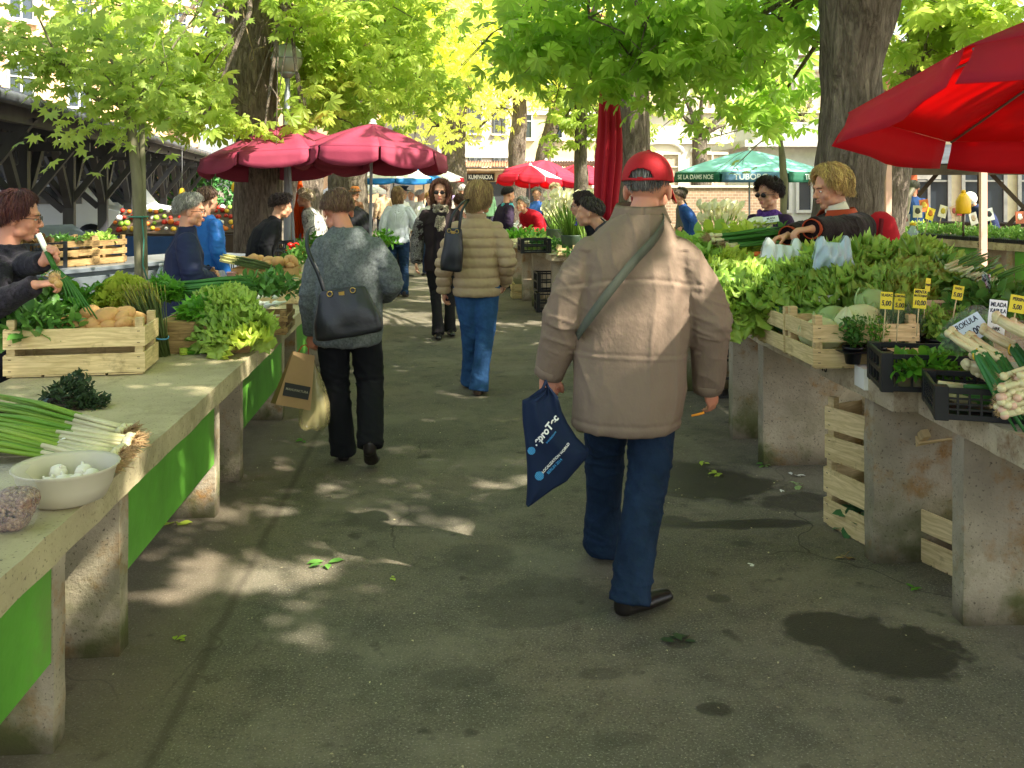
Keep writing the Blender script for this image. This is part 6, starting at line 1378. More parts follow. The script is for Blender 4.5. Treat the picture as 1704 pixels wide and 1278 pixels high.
m.build('spears', [ASP, ASPT], o); m = MB(); m.tube([(-.012+.042*math.cos(a_*.5236), .042*math.sin(a_*.5236), .09+.004*math.sin(a_)) for a_ in range(13)], .0035, 6); m.build('band', simple('blue_band', '#5aa0d0', .5), o)
# lettuces
m = MB(); q = P(345, 560, 4.95); o = thing('wooden_crate', 'plain crate hidden under the heap of lettuces on the left table', 'wooden crate', (q.x, q.y+.1, ZL_)); m.box((0, 0, .08), (.46, .34, .16)); m.build('sides', WOODD, o)
for px, py, d_, kd, s_, lab in [(385, 568, 4.85, 0, .8, 'frilly light green lettuce at the table edge nearest the aisle, left side'), (410, 575, 4.80, 2, .75, 'yellowish frilly lettuce drooping over the left table edge'), (375, 540, 4.95, 1, .8, 'frilly lettuce on top of the left heap, behind the yellowish one'),
                               (352, 560, 4.95, 1, .72, 'darker frilly lettuce right of the asparagus bundle'), (385, 515, 5.0, 0, .8, 'topmost pale frilly lettuce of the left heap'), (342, 535, 5.05, 1, .7, 'small frilly lettuce touching the asparagus bundle'), (430, 555, 5.0, 0, .65, 'small bright lettuce next to the white onions'),
                               (355, 508, 5.15, 0, .65, 'frilly lettuce at the back of the left heap, under the leek tops'), (408, 545, 4.9, 0, .75, 'bright frilly lettuce in the middle of the left heap')]:
    head_of(kd, lab, P(px, py, d_), s_, RS.uniform(0, 6), (RS.uniform(.1, .7), RS.uniform(-.1, .4)))
def stalkbunch(name, label, cat, p, n, d, L, r0, r1, m_, spread=.03, rz=0, sag=.01, white=.25, band=None, fan=.05, tail=None, group=None, bulb=0, roots=False, rs_=None, lift=0):
    rs_ = rs_ or RS; o = thing(name, label, cat, p, rz, group); d = Vector(d).normalized(); s_ = d.cross(Vector((0, 0, 1))).normalized() if abs(d.z) < .95 else Vector((1, 0, 0)); m = MB()
    for i in range(n):
        a_, q = rs_.uniform(0, 6.28), math.sqrt(rs_.random()); off = s_*q*math.cos(a_)*spread+Vector((0, 0, abs(math.sin(a_))*q*spread*.8+r0)); l = L*rs_.uniform(.8, 1.1)
        e_ = off*(1+fan*8)+d*l+Vector((0, 0, -sag*rs_.uniform(.5, 1.5)))+(Vector(tail)*rs_.uniform(.6, 1.2) if tail else Vector())
        pts = [off-d*.0, off+d*l*.12, off*(1+fan)+d*l*.35+Vector((0, 0, lift)), off.lerp(e_, .7)*1.0+Vector((0, 0, sag*.4+lift*.6)), e_]
        kq = 3 if white > .3 else 2; rr_ = [r0*(.9 if bulb else 1), r0, r0*.9, (r0+r1)/2, r1*.4]
        m.tube(pts[:kq], rr_[:kq], 7, 0); m.tube(pts[kq-1:], rr_[kq-1:], 6, 1)
        if bulb: m.ball(off-d*bulb*.6, (bulb, bulb, bulb), 10, 8, 0, fn=lambda v: 1+.08*v.z)
        if roots:
            for z_ in range(12): b_ = off-d*bulb*1.4; m.tube([b_, b_-d*rs_.uniform(.01, .04)+Vector((rs_.uniform(-.02, .02), rs_.uniform(-.02, .02), rs_.uniform(-.008, .03)))], [.0018, .0009], 3, 2)
    m.build('stems', m_, o)
    if band:
        m = MB(); bc = d*L*.3; m.tube([bc+s_*(spread*1.15)*math.cos(a_*.5236)+Vector((0, 0, spread*.35+lift*.8+(spread*.75)*math.sin(a_*.5236))) for a_ in range(13)], .0028, 6); m.build('band', band, o)
    return o
YB = simple('yellow_rubber_band', '#cfae3a', .5); WT = simple('white_tie', '#e8e8ee', .5)
p = G(318, 590, ZL_); stalkbunch('chive_bunch', 'bunch of green herbs with a white tie lying at the front of the left lettuces', 'herbs', (p.x-.06, p.y+.01, ZL_), 110, (1, .35, 0), .33, .0022, .0012, [LG3, PAR, ROOT], .035, band=WT, fan=.14, sag=0)
greens(292, 578, ZL_, (.07, .05, .05), 120, .05, LG3, 'pale leafy ends of the tied herb bunch')
greens(345, 530, ZL_, (.13, .10, .11), 300, .075, PAR, 'parsley-like greens between asparagus and lettuce', tpl=MAPLE, stems=10, d=5.0)
for i, (px, py) in enumerate([(330, 500), (345, 492), (310, 506)]):
    p = G(px, py, ZL_); stalkbunch('leek_greens', ['dark leek tops lying behind the lettuces, middle bunch', 'dark leek tops lying behind the lettuces, rear bunch', 'dark leek tops lying behind the lettuces, front bunch'][i], 'leeks', P(px-55, py-8, 5.25+.05*i), 22, (1, .05, .05), .42, .008, .006, [LF_ON, LF_ON, ROOT], .05, fan=.06)
for i in range(16):
    p = G(402+(i % 5)*14, 524-(i//5)*10+(i % 2)*3, ZL_+.03); o_ = thing('white_onion', 'white spring onion bulb in the little heap on the crate, left table', 'onion', (p.x, p.y, ZL_+.10+.022*(i//5)), RS.uniform(-.5, .5), 'white onions on the left table') if i == 0 else dup(o_, (p.x, p.y, ZL_+.10+.022*(i//5)), RS.uniform(-.8, .8))
    if i == 0: m = MB(); m.lathe([(.003, -.022), (.015, -.016), (.021, 0), (.018, .014), (.009, .028), (.006, .07)], 14); m.xf(Matrix.Rotation(R(80), 4, 'Y')); m.build('bulb', simple('onion_skin_white', '#e9ebdc', .3, .06), o_)
p = G(488, 556, ZL_); wood_crate('wooden_crate', 'weathered low crate jutting out beyond the left table edge under the white onions', (p.x-.26, p.y+.12, ZL_), .46, .34, .12, R(2), WOODD, wear=2)
greens(445, 490, ZL_, (.20, .14, .13), 360, .06, SPN, 'dark green bunches behind the white onions', stems=8, d=5.7)
p = G(497, 506, ZL_); wood_crate('wooden_crate', 'pale crate with thin asparagus right beside the grey sweater', (p.x-.24, p.y+.15, ZL_), .5, .32, .17, R(0), WOOD, wear=3)
p = G(470, 470, ZL_+.15); stalkbunch('asparagus_bundle', 'thin green asparagus lying on the crate beside the grey sweater', 'asparagus', (p.x-.12, p.y, ZL_+.17), 60, (1, .1, 0), .24, .003, .003, [ASP, ASPT, ROOT], .04, fan=.02)
# cardboard box with potatoes, white asparagus
KB = simple('brown_cardboard', '#b78f5e', .85, .1, 3, .1); p = G(437, 482, ZL_)
o = thing('cardboard_box', 'open cardboard box marked Ru with a red ring, holding potatoes', 'cardboard box', (p.x, p.y+.2, ZL_), R(-2)); m = MB(); w_, d_, h_ = .50, .36, .17
for c_, s_ in (((0, -d_/2, h_/2), (w_, .006, h_)), ((0, d_/2, h_/2), (w_, .006, h_)), ((-w_/2+.003, 0, h_/2), (.006, d_-.014, h_)), ((w_/2-.003, 0, h_/2), (.006, d_-.014, h_)), ((0, 0, .004), (w_-.02, d_-.02, .006))): m.box(c_, s_)
bx = m.build('walls', KB, o); text('Ru', .085, simple('green_print', '#3a6b4a', .7), bx, Matrix.Translation((.06, -d_/2-.0045, .10)) @ Matrix.Rotation(R(90), 4, 'X'), .0004, .003)
m = MB(); m.tube([(-.05+.035*math.cos(a_*math.pi/8), -d_/2-.005, .10+.035*math.sin(a_*math.pi/8)) for a_ in range(17)], .005, 6); m.build('red_ring', simple('red_print', '#c0452e', .6), bx)
for i in range(16):
    q = first.copy(); COL.objects.link(q); q.location = (o.location.x+.02+RS.uniform(-.20, .20), o.location.y+RS.uniform(-.10, .14), ZL_+.17+RS.uniform(0, .05)); q.rotation_euler = (RS.random(), RS.random(), RS.uniform(0, 6)); s_ = RS.uniform(1.0, 1.5); q.scale = (s_,)*3
    q['label'] = 'dusty potato heaped in the cardboard box marked Ru'; q['group'] = 'potatoes in the cardboard box'
p = G(400, 462, ZL_+.1); stalkbunch('white_asparagus', 'yellow-green asparagus spears slanting over the cardboard box', 'asparagus', (p.x-.16, p.y+.14, ZL_+.22), 46, (1, -.5, -.15), .46, .007, .004, [simple('white_asparagus_skin', '#d8cf86', .5, .1, island=.1), ASP, ROOT], .07, fan=.02, white=.4)
m = MB(); m.lathe([(.030, 0), (.042, .12), (.044, .12), (.044, .125), (.01, .126)], 24); p = G(386, 478, ZL_+.02); o = thing('paper_cup', 'pinkish paper cup with a green round mark beside the cardboard box', 'cup', (p.x, p.y, ZL_+.02)); m.build('cup', simple('pink_paper', '#e6b3b3', .6), o)
m = MB(); m.lathe([(.001, 0), (.017, .0005), (.018, .002), (.001, .003)], 18); m.xf(Matrix.Translation((0, -.0375, .065)) @ Matrix.Rotation(R(96), 4, 'X')); m.build('round_mark', simple('dark_green_mark', '#2f6a4c', .5), o)
o = sackbag('crumpled clear plastic bag lying left of the cardboard box', G(355, 480, ZL_)+Vector((0, .1, .10)), [(.04, .02, .05), (.02, .06, .02), (-.03, .11, 0), (-.08, .13, 0), (-.10, .12, 0)], CBAG, seed=9)
p = G(450, 432, ZL_); black_crate('plastic_crate', 'black crate below the maroon parasol pole, behind the potatoes', (p.x, p.y+.15, ZL_), .42, .34, .20, 0); p2 = p
p = G(380, 478, .68); black_crate('plastic_crate', 'dark crate standing on a stack right of the navy jacket', (p.x-.1, p.y+.9, .62), .60, .36, .24, R(-4)); black_crate('plastic_crate', 'lower dark crate of the stack right of the navy jacket', (p.x-.1, p.y+.9, .36), .60, .36, .24, R(-1)); black_crate('plastic_crate', 'bottom dark crate of the stack right of the navy jacket', (p.x-.1, p.y+.9, .10), .60, .36, .24, R(2))
TOM = simple('tomato_red', '#b3241c', .25, .1); tm = MB(); tm.ball((0, 0, 0), (.036, .036, .030), 16, 10, fn=lambda v: 1+.04*math.cos(5*math.atan2(v.y, v.x))*(1-abs(v.z))); TMM = tm.mesh('tomato', [TOM]); APM = tm.mesh('apple', [simple('pale_apple', '#c9cf62', .35, .12)])
for i in range(14):
    px, py = 478+(i % 5)*9+RS.uniform(-2, 2), 418-(i//5)*7; p = G(px, 436, ZL_); o = link('tomato' if i % 3 else 'pale_pepper', TMM if i % 3 else APM); tag(o, 'red tomato in the small heap under the maroon parasols' if i % 3 else 'pale green pepper among the tomatoes under the maroon parasols', 'tomato' if i % 3 else 'pepper', 'tomatoes and peppers under the parasols'); o.location = (p.x, p.y+.1+.07*(i//5), ZL_+.06+.055*(i//5))
for px, py, lab, mm in [(500, 418, 'dark green bunch near the tomatoes', SPN), (520, 400, 'leafy bunch right behind the grey sweater woman\'s head', PAR), (470, 455, 'reddish-green salad behind the asparagus crate', LG2), (560, 400, 'pale celery bunch by the white parasol pole', LG3), (590, 395, 'white-green cauliflower leaves far down the left table', LG3), (640, 388, 'far heap of greens at the end of the left tables', PAR)]:
    p = G(px, py+20, ZL_); heap('greens_bunch', lab, 'greens', p, (.2, .2, .2), 240, .075, mm, OVAL, group='bunches of greens on the tables')
# bottle
BOT = glassm('clear_bottle', '#cfe0de', .35, .08)
def bottle(label, p, h, r_, cap, name='plastic_bottle'):
    o = thing(name, label, 'bottle', p); m = MB(); m.lathe([(r_*.8, 0), (r_, .01), (r_, h*.35), (r_*.93, h*.4), (r_, h*.45), (r_, h*.62), (r_*.75, h*.75), (r_*.35, h*.88), (r_*.35, h*.93)], 24); m.build('bottle', BOT, o); m = MB(); m.lathe([(r_*.42, h*.93), (r_*.42, h), (.001, h)], 16); m.build('bottle_cap', cap, o); return o
p = G(265, 500, ZL_); bottle('clear plastic bottle with a white cap standing behind the asparagus bundle', (p.x, p.y+.05, ZL_), .27, .04, WHITEP)
# near: dark herb bunches, onions, bowl, beans
DKS = simple('dark_twigs', '#33281e', .8, .3, 20, .3, island=.3); DKH = leaf('dusky_herb', '#24351f', '#3d5130', .6, .1)
p = G(150, 676, ZL_); stalkbunch('herb_bunch', 'dark dusky herb bunch in front of the big crate, stems to the left', 'herbs', (p.x-.17, p.y, ZL_), 60, (1, -.12, 0), .16, .003, .002, [simple('blue_stem', '#5a6e72', .6), DKS, ROOT], .035, fan=.08)
heap('herb_bunch', 'bushy dark head of the herb bunch pointing up in front of the crate', 'herbs', (p.x-.09, p.y+.03, ZL_), (.10, .07, .12), 700, .026, DKH, OVAL, dirz=.6); heap('herb_bunch', 'dark leafy tips of the herb bunch lying towards the aisle', 'herbs', (p.x-.02, p.y-.01, ZL_), (.10, .07, .05), 520, .026, DKH, OVAL)
p = G(72, 694, ZL_); stalkbunch('herb_bunch', 'bunch of brown twiggy herbs at the left photo edge', 'herbs', (p.x-.25, p.y+.04, ZL_), 110, (1, -.1, 0), .24, .0028, .0022, [DKS, DKS, ROOT], .045, fan=.02, sag=0)
GO = leaf('spring_onion_green', '#4d8a2f', '#a6bd4a', .35, .25, tcol=1.2, bump=.1); OW = simple('spring_onion_white', '#cfc598', .3, .1, 30, .05, dirt='#d9c9a8'); ROT = simple('pale_roots', '#a88a62', .9, .25)
for i, (px, py, dy, lab) in enumerate([(222, 752, .16, 'spring onions with pale roots, rear bunch on the near left table'), (205, 772, .10, 'spring onions with rusty roots, middle bunch on the near left table'), (190, 790, .04, 'spring onions with fat white bulbs, front bunch beside the bowl'), (215, 735, .22, 'spring onions with reddish stems at the back of the near bunches')]):
    p = G(px, py, ZL_); stalkbunch('spring_onion_bunch', lab, 'spring onions', (p.x-.02, p.y, ZL_+.012), 17, (-1, .18+.10*i, .10), .62, .0085, .006, [OW, GO, ROT], .035, fan=.10, bulb=.016, roots=True, white=.4, sag=.02, band=WT if i == 1 else None, group='spring onion bunches on the near left table')
ZB = ZL_-.006; p = G(88, 852, ZB); bw_ = thing('plastic_bowl', 'translucent white plastic bowl of garlic on the corner of the near left table', 'bowl', (p.x, p.y+.09, ZB)); BW = simple('milky_plastic', '#d2c9b2', .35, .05, 4, 0, transl=.25)
m = MB(); prof = [(.075, .002), (.10, .012), (.118, .05), (.128, .09), (.135, .10)]; m.lathe([(.001, .002)]+prof, 64, rfun=lambda a_, z: 1+(.03*abs(math.sin(a_*14)) if z > .095 else .0)); m.f = [f for f in m.f if len(f) == 4]; m.m = m.m[:len(m.f)]; m.s = m.s[:len(m.f)]
bo_ = m.build('bowl', BW, bw_, solid=.003)
gm = MB(); gm.ball((0, 0, 0), (.024, .024, .021), 16, 10, fn=lambda v: 1+.07*math.cos(7*math.atan2(v.y, v.x))*(1-v.z*v.z)); gm.tube([(0, 0, .015), (.002, 0, .03)], [.006, .003], 6); GM = gm.mesh('garlic', [simple('garlic_skin', '#e9dfd0', .5, .12, 18, .2, dirt='#c3a0a0')])
for i in range(16):
    a_ = i*2.4; r_ = .022*math.sqrt(i)*.98; o = link('garlic_bulb', GM); tag(o, 'garlic bulb in the translucent plastic bowl', 'garlic', 'garlic bulbs in the bowl'); o.location = (bw_.location.x+r_*math.cos(a_), bw_.location.y+r_*math.sin(a_), ZB+.035+.012*(i % 3)); o.rotation_euler = (RS.uniform(-.8, .8), RS.uniform(-.8, .8), RS.random()*6)
CLR = glassm('very_clear_film', '#e6e8ea', .09, .1)
# beans in a clear bag
p = G(8, 905, ZB); o = thing('bean_bag', 'clear bag of speckled beans at the left edge on the nearest table', 'bag of beans', (p.x-.02, p.y+.09, ZB)); beanm = simple('speckled_bean', '#7d6052', .35, .4, 60, 0, island=.5)
u_ = rdir(1500); q = np.sign(u_)*np.abs(u_)**.62*np.array((.048, .040, .048)); q[:, 0] += .010*np.sin(q[:, 2]*50); q[:, 2] += .055; m = MB(); m.ball((0, 0, 0), (.010, .0062, .006), 7, 5); T_ = np.array(m.v); 
F3 = np.array([f for f in m.f]); D = rdir(1500); X, Y, Z = frames(D, u_); V, Fc = scatter(T_, F3, q, X, Y, Z, RNG.uniform(.7, .95, 1500)); tag(link('beans', np_mesh('beans', V, Fc, beanm), o), kind='stuff')
m = MB(); rings(m, [(0, .045, .04), (.03, .06, .05), (.09, .062, .052), (.12, .05, .042), (.145, .03, .022), (.165, .045, .015)], 30, sq=2.1); me = m.mesh('film', [CLR]); displace(me, lambda c: .004*noise.noise(c*40)); link('film', setmat(me, CLR), o)
# --- RIGHT TABLE
ZR = .803
cc_ = [('pale slatted crate of white cabbages at the corner of the right table', 4.115, .365), ('slatted crate of dark savoy cabbages, second from the camera on the right table', 4.49, .365), ('slatted crate of lettuces, farthest of the three overhanging the right table', 4.865, .365)]
CRX = 1.615
for i, (lab, y_, d_) in enumerate(cc_): wood_crate('wooden_crate', lab, (CRX+.24, y_+d_/2, ZR), .48, d_, .205 if i else .215, R(-.5+i*.4), WOOD, slats=2, wear=10+i)
def cabbage_mesh(nm_, R_, ball, wrap, seed, bump=.02, nleaf=7, crinkle=0):
    rs_ = random.Random(seed); m = MB()
    m.ball((0, 0, R_*.9), (R_, R_, R_*.88), 36, 24, 0, fn=lambda v: 1+.03*noise.noise(v*2.2+Vector((seed, 0, 0)))+(crinkle*noise.noise(v*11)))
    for i in range(nleaf):
        a0_ = i*2*math.pi/nleaf+rs_.uniform(-.3, .3); top_ = rs_.uniform(.55, 1.0); fl = rs_.uniform(1.03, 1.35); p1 = rs_.uniform(0, 6)
        def f(u_, t_):
            th = math.pi*(1-.28*t_*0)-(.15+t_*(1.2+top_)); a_ = a0_+(u_-.5)*1.75*math.sin(math.pi*min(1, .25+t_*.72)); r_ = R_*(1.03+(fl-1)*t_*t_+.05*math.sin(u_*14+p1)*t_*(1+crinkle*10)+.03*abs(u_-.5)*math.sin(t_*19+p1))
            return Vector((r_*math.sin(th)*math.cos(a_), r_*math.sin(th)*math.sin(a_), R_*.9+r_*.9*math.cos(th)+.006*math.sin(t_*22+u_*25)*(crinkle*12)))
        m.grid(f, 12, 12, 1)
    return m.mesh(nm_, [ball, wrap])
CW = [cabbage_mesh('cabbage', .088, CABM, CABM, 1, nleaf=4), cabbage_mesh('cabbage', .085, CABG, CABG, 2, nleaf=7)]; CSV = cabbage_mesh('savoy', .080, SAV, SAV, 3, nleaf=9, crinkle=.06)
def cab(me, label, p, s_=1.0, name='cabbage', group='cabbages on the right table'):
    o = thing(name, label, 'cabbage', p, RS.uniform(0, 6), group); o.rotation_euler = (RS.uniform(-.4, .2), RS.uniform(-.3, .3), RS.uniform(0, 6)); o.scale = (s_,)*3; link('leaves', me, o); return o
y1_ = 4.115
for dx, dy, dz, s_, k_, lab in [(.10, .16, .07, 1.0, 0, 'round pale cabbage in the left corner of the near crate'), (.28, .15, .09, 1.25, 0, 'biggest pale cabbage, in the middle of the near crate'), (.44, .22, .10, 1.1, 1, 'pale cabbage with loose leaves at the right of the near crate'), (.22, .28, .12, .95, 1, 'green-leaved cabbage at the back of the near crate'), (.40, .30, .19, 1.0, 1, 'upright cabbage with big leaves behind the price signs'), (.56, .28, .10, 1.0, 0, 'cabbage half hidden by the potted herbs')]:
    cab(CW[k_], lab, (CRX+dx, y1_+dy, ZR+dz-.02), s_)
for dx, dy, dz, s_, lab in [(.09, .20, .09, 1.1, 'dark crinkled savoy at the aisle side of the middle crate'), (.24, .16, .10, 1.0, 'dark savoy in the centre of the middle crate'), (.38, .2, .11, 1.0, 'dark savoy at the inner side of the middle crate'), (.17, .04, .05, .9, 'small savoy wedged between two crates'), (.31, .05, .06, .8, 'savoy with folded leaves under the white note')]:
    cab(CSV, lab, (CRX+dx, 4.49+dy, ZR+dz-.02), s_, 'savoy_cabbage', 'savoy cabbages on the right table')
cab(CW[1], 'pointed pale green cabbage standing behind the savoys', (CRX+.44, 4.60, ZR+.17), .85)
LL = ['frilly bright lettuce at the aisle corner of the far crate', 'frilly lettuce spilling over the far crate edge', 'light lettuce beside the old man\'s right arm', 'lettuce on the second row from the aisle', 'dark frilly lettuce in the middle heap', 'frilly lettuce under the blond vendor\'s bag', 'tall heap lettuce left of the second bag', 'topmost lettuce of the big heap in front of the vendor', 'lettuce just right of the topmost one', 'bright lettuce at the right slope of the heap', 'frilly lettuce low in the heap behind the savoys', 'frilly lettuce above the pointed cabbage', 'lettuce at the back of the heap near the bottle', 'lettuce between the heap and the spinach', 'pale lettuce left of the carrots', 'dark lettuce at the rear right of the heap', 'lettuce lying sideways above the near cabbages', 'small lettuce filling the gap behind the pointed cabbage', 'small pale lettuce between the two carrier bags', 'lettuce in front of the bluish carrier bag', 'bright lettuce low beside the old man\'s elbow', 'middle lettuce of the slope above the savoys', 'lettuce nestled above the white note', 'lettuce at the upper right shoulder of the heap', 'yellowish lettuce near the top of the heap', 'lettuce just above the VLASAC sign', 'lettuce just above the MENTA sign', 'lettuce at the far end behind the first crate']
LP_ = [(1218, 520, 5.0, 0, .9), (1240, 492, 5.05, 3, .95), (1210, 470, 5.2, 0, 1), (1262, 468, 5.1, 0, 1), (1300, 470, 5.0, 1, 1.05), (1345, 462, 4.95, 1, 1), (1395, 440, 5.0, 1, 1.1), (1450, 425, 5.05, 1, 1.15), (1495, 432, 5.0, 1, 1.1), (1535, 445, 4.95, 1, 1.05), (1345, 495, 4.85, 1, 1), (1400, 478, 4.8, 1, 1), (1530, 415, 5.25, 0, 1), (1560, 465, 4.8, 1, 1), (1225, 440, 5.4, 2, .9), (1580, 440, 5.1, 1, 1), (1445, 470, 4.75, 1, 1.0), (1490, 475, 4.75, 1, 1.05), (1350, 430, 5.2, 2, .85), (1375, 455, 4.95, 0, .95), (1205, 500, 5.0, 0, .9), (1320, 492, 4.9, 0, .95), (1385, 498, 4.72, 1, .85), (1515, 455, 4.85, 0, 1.0), (1465, 450, 4.95, 2, .9), (1465, 492, 4.65, 1, .85), (1520, 485, 4.65, 0, .9), (1270, 495, 4.95, 1, .9)]
for lab, (px, py, d_, kd, s_) in zip(LL, LP_): head_of(kd, lab, P(px, py+(30 if px > 1400 else 18), d_), s_*1.05, RS.uniform(0, 6), (RS.uniform(.2, .8), RS.uniform(-.25, .25)))
for px_, d_, w_, h_, lab in [(1400, 5.1, .55, .22, 'plain crate under the lettuce heap, left one'), (1540, 5.0, .6, .26, 'plain crate under the lettuce heap, right one'), (1640, 4.6, .6, .22, 'crate under the chard at the right'), (1230, 6.3, .7, .2, 'crate under the onions and cauliflowers')]:
    q = XY(px_, d_); o = thing('wooden_crate', lab, 'wooden crate', (q[0], q[1], ZR)); m = MB(); m.box((0, 0, h_/2), (w_, .4, h_)); m.build('sides', WOODD, o)
for px, py, d_, r_, n_, sz, mm, lab, st_ in [(1300, 505, 5.0, (.28, .18, .10), 300, .11, LG, 'frilly salad base at the aisle side of the lettuce heap', 0), (1440, 475, 5.0, (.32, .2, .12), 380, .11, LG2, 'frilly salad base in the middle of the lettuce heap', 0), (1550, 470, 4.85, (.24, .2, .16), 700, .075, SPN, 'dark chard and spinach right of the lettuce heap', 20),
        (1650, 495, 4.45, (.25, .2, .14), 700, .075, SPN, 'dark leafy greens behind the ROKULA bag', 20), (1600, 470, 4.7, (.20, .14, .12), 300, .10, LG2, 'broad-leaved greens with pale stems left of the speckled post', 0), (1695, 490, 4.5, (.16, .14, .13), 300, .07, PAR, 'greens at the right photo edge above the yellow sign', 0), (1495, 410, 5.6, (.12, .10, .10), 200, .06, HRB, 'small dark bunch behind the lettuces beside the clear bottle', 0)]:
    greens(px, py+30, 0, r_, n_, sz, mm, lab, stems=st_, d=d_, name='salad_heap', tpl=SALAD if mm in (LG, LG2) else OVAL)
for i in range(5):
    stalkbunch('chard_stalks', ['pale chard stalks crossing the greens, leftmost of five', 'pale chard stalks, second of five from the left', 'pale chard stalks, middle of five', 'pale chard stalks, fourth of five', 'pale chard stalks, rightmost of five'][i], 'chard', P(1575+i*16, 452+i*6, 4.5), 7, (RS.uniform(.3, 1), RS.uniform(-.5, .5), .2), .2, .006, .003, [simple('pale_stalk', '#b9c48c', .4, .1), SPN, ROOT], .03, white=.4, fan=.1)
# herb pots & tray
POTM = simple('black_pot_plastic', '#14151a', .35, .2, 6, .05); SOIL = simple('potting_soil', '#2c2118', .95, .3, 30, .8, 60)
def pot(label, p, kind, r_=.042, h=.075, hh=.14):
    o = thing('herb_pot', label, 'potted herb', p, 0, 'potted herbs in black pots'); m = MB(); m.lathe([(r_*.72, 0), (r_*.95, h*.85), (r_*1.08, h*.86), (r_*1.08, h), (r_*.9, h), (r_*.9, h*.85), (.001, h*.84)], 20); m.build('pot', POTM, o)
    n_ = 260; mm = (HRB, PAR, leaf('rosemary_grey', '#4f6b52', '#77906f', .5, .2), LG2)[kind]; r3 = np.array((.06, .06, hh/2)); u_ = rdir(n_)*(RNG.random((n_, 1))**.5); q = u_*r3; q[:, 2] += h+hh*.45
    D = rdir(n_)*.8; D[:, 2] += (1.4 if kind in (2,) else .35); U = rdir(n_)*.5; U[:, 2] += 1; X, Y, Z = frames(D, U); t_ = NEEDLE if kind == 2 else OVAL; V, Fc = scatter(t_[0], t_[1], q, X, Y, Z, (.05 if kind == 2 else (.026, .016, 0, .034)[kind])*RNG.uniform(.7, 1.3, n_)); link('leaves', np_mesh('leaves', V, Fc, mm), o)
    m = MB()
    for z_ in range(12): a_ = RS.uniform(0, 6.28); f = RS.uniform(.01, .05); m.tube([(f*.2*math.cos(a_), f*.2*math.sin(a_), h*.8), (f*math.cos(a_), f*math.sin(a_), h+hh*RS.uniform(.6, 1.05))], .0013, 4)
    m.build('stems', HRB, o); return o
p0 = G(1424, 607, ZR+.03); pots = [(0, 0, 0, 'leafy mint pot at the left end of the tray'), (.105, .0, 1, 'low thyme pot beside the mint at the tray edge'), (.20, .09, 2, 'grey rosemary pot in the middle of the tray'), (.31, .10, 2, 'second rosemary pot right of the first'), (.42, .10, 3, 'dark green mint pot at the right of the tray'), (.53, .11, 3, 'mint pot half behind the ROKULA bag'), (.10, .13, 0, 'herb pot behind the thyme'), (.36, .2, 1, 'rear herb pot under the yellow 10 sign')]
for dx, dy, kd, lab in pots: pot(lab, (p0.x+dx, p0.y+dy+.03, ZR+(.03 if dx < .15 else .045)), kd)
m = MB(); o = thing('pot_tray', 'black plastic carrying tray under the potted herbs', 'tray', (p0.x, p0.y+.03, ZR+.04))
m.box((.05, 0, .045), (.23, .12, .006)); m.box((.38, .12, .0), (.50, .24, .02)); m.build('tray', POTM, o, bevel=.003)
YEL = simple('yellow_price_card', '#e8d83a', .6, .04); PENI = simple('blue_black_ink', '#20203a', .6, bump=0); STK = simple('sign_stick', '#cdbb8c', .7)
def sign(label, px, py, d, w_, h_, lines, m_=YEL, rz=0, tilt=0, stick=.2, roll=0, name='price_sign'):
    o = thing(name, label, 'price sign', P(px, py, d), CAMZ+R(rz), 'handwritten price signs'); o.rotation_euler = (R(tilt), R(roll), CAMZ+R(rz)); m = MB(); m.box((0, 0, 0), (w_, .002, h_)); cd_ = m.build('card', m_, o)
    for s_, z, sz in lines: text(s_, sz, PENI, cd_, Matrix.Translation((0, -.0018, z)) @ Matrix.Rotation(R(90), 4, 'X') @ Matrix.Diagonal((.8, 1, 1, 1)), .0004, sz*.02, shear=.1)
    if stick: m = MB(); m.tube([(0, .004, -h_/2+.02), (0, .004, -h_/2-stick)], .0025, 6); m.build('stick', STK, o)
    return o
sign('yellow sign VLASAC 5, leftmost over the potted herbs', 1475, 500, 4.05, .052, .072, [('VLASAC', .022, .017), ('5,00', -.012, .030)], rz=3, roll=4, stick=.14)
sign('yellow sign KOMORAC 5, tucked right beside VLASAC', 1497, 502, 4.1, .042, .068, [('KOMORAC', .023, .013), ('KC', .008, .012), ('5,00', -.016, .027)], rz=-6, roll=4, stick=.16)
sign('yellow sign MENTA 10 above the mint pots', 1531, 497, 4.05, .058, .082, [('MENTA', .028, .019), ('MATICNJAK', .012, .013), ('10,00', -.018, .028)], rz=4, roll=5, stick=.12)
sign('small faded yellow sign just above MENTA', 1544, 474, 4.3, .03, .06, [('TIMIJAN', .0, .012)], rz=25, roll=8, stick=.12)
sign('yellow sign 5 in the greens left of the speckled post', 1594, 487, 4.15, .046, .062, [('RADIC', .018, .013), ('5,00', -.010, .026)], rz=-4, roll=10, stick=.1)
sign('yellow sign PERSIN 5 at the right photo edge', 1693, 506, 3.7, .062, .068, [('PERSIN', .018, .018), ('5,00', -.012, .026)], rz=2, roll=10, stick=.1)
sign('tall white sign MLADA KAPULA 5,00 HRK over the spring onions', 1659, 530, 3.5, .066, .135, [('MLADA', .050, .022), ('KAPULA', .028, .020), ('5,00', -.006, .032), ('HRK', -.038, .018)], m_=simple('white_card', '#eef0f4', .6, .03), rz=2, roll=6, stick=.05)
sign('bluish white sign ROKULA 10 on a bag of rocket', 1615, 548, 3.52, .115, .085, [('ROKULA', .025, .027), ('10,00', -.014, .034)], m_=simple('pale_blue_card', '#d4e2ee', .6, .03), rz=-8, roll=-32, tilt=-18, stick=0)
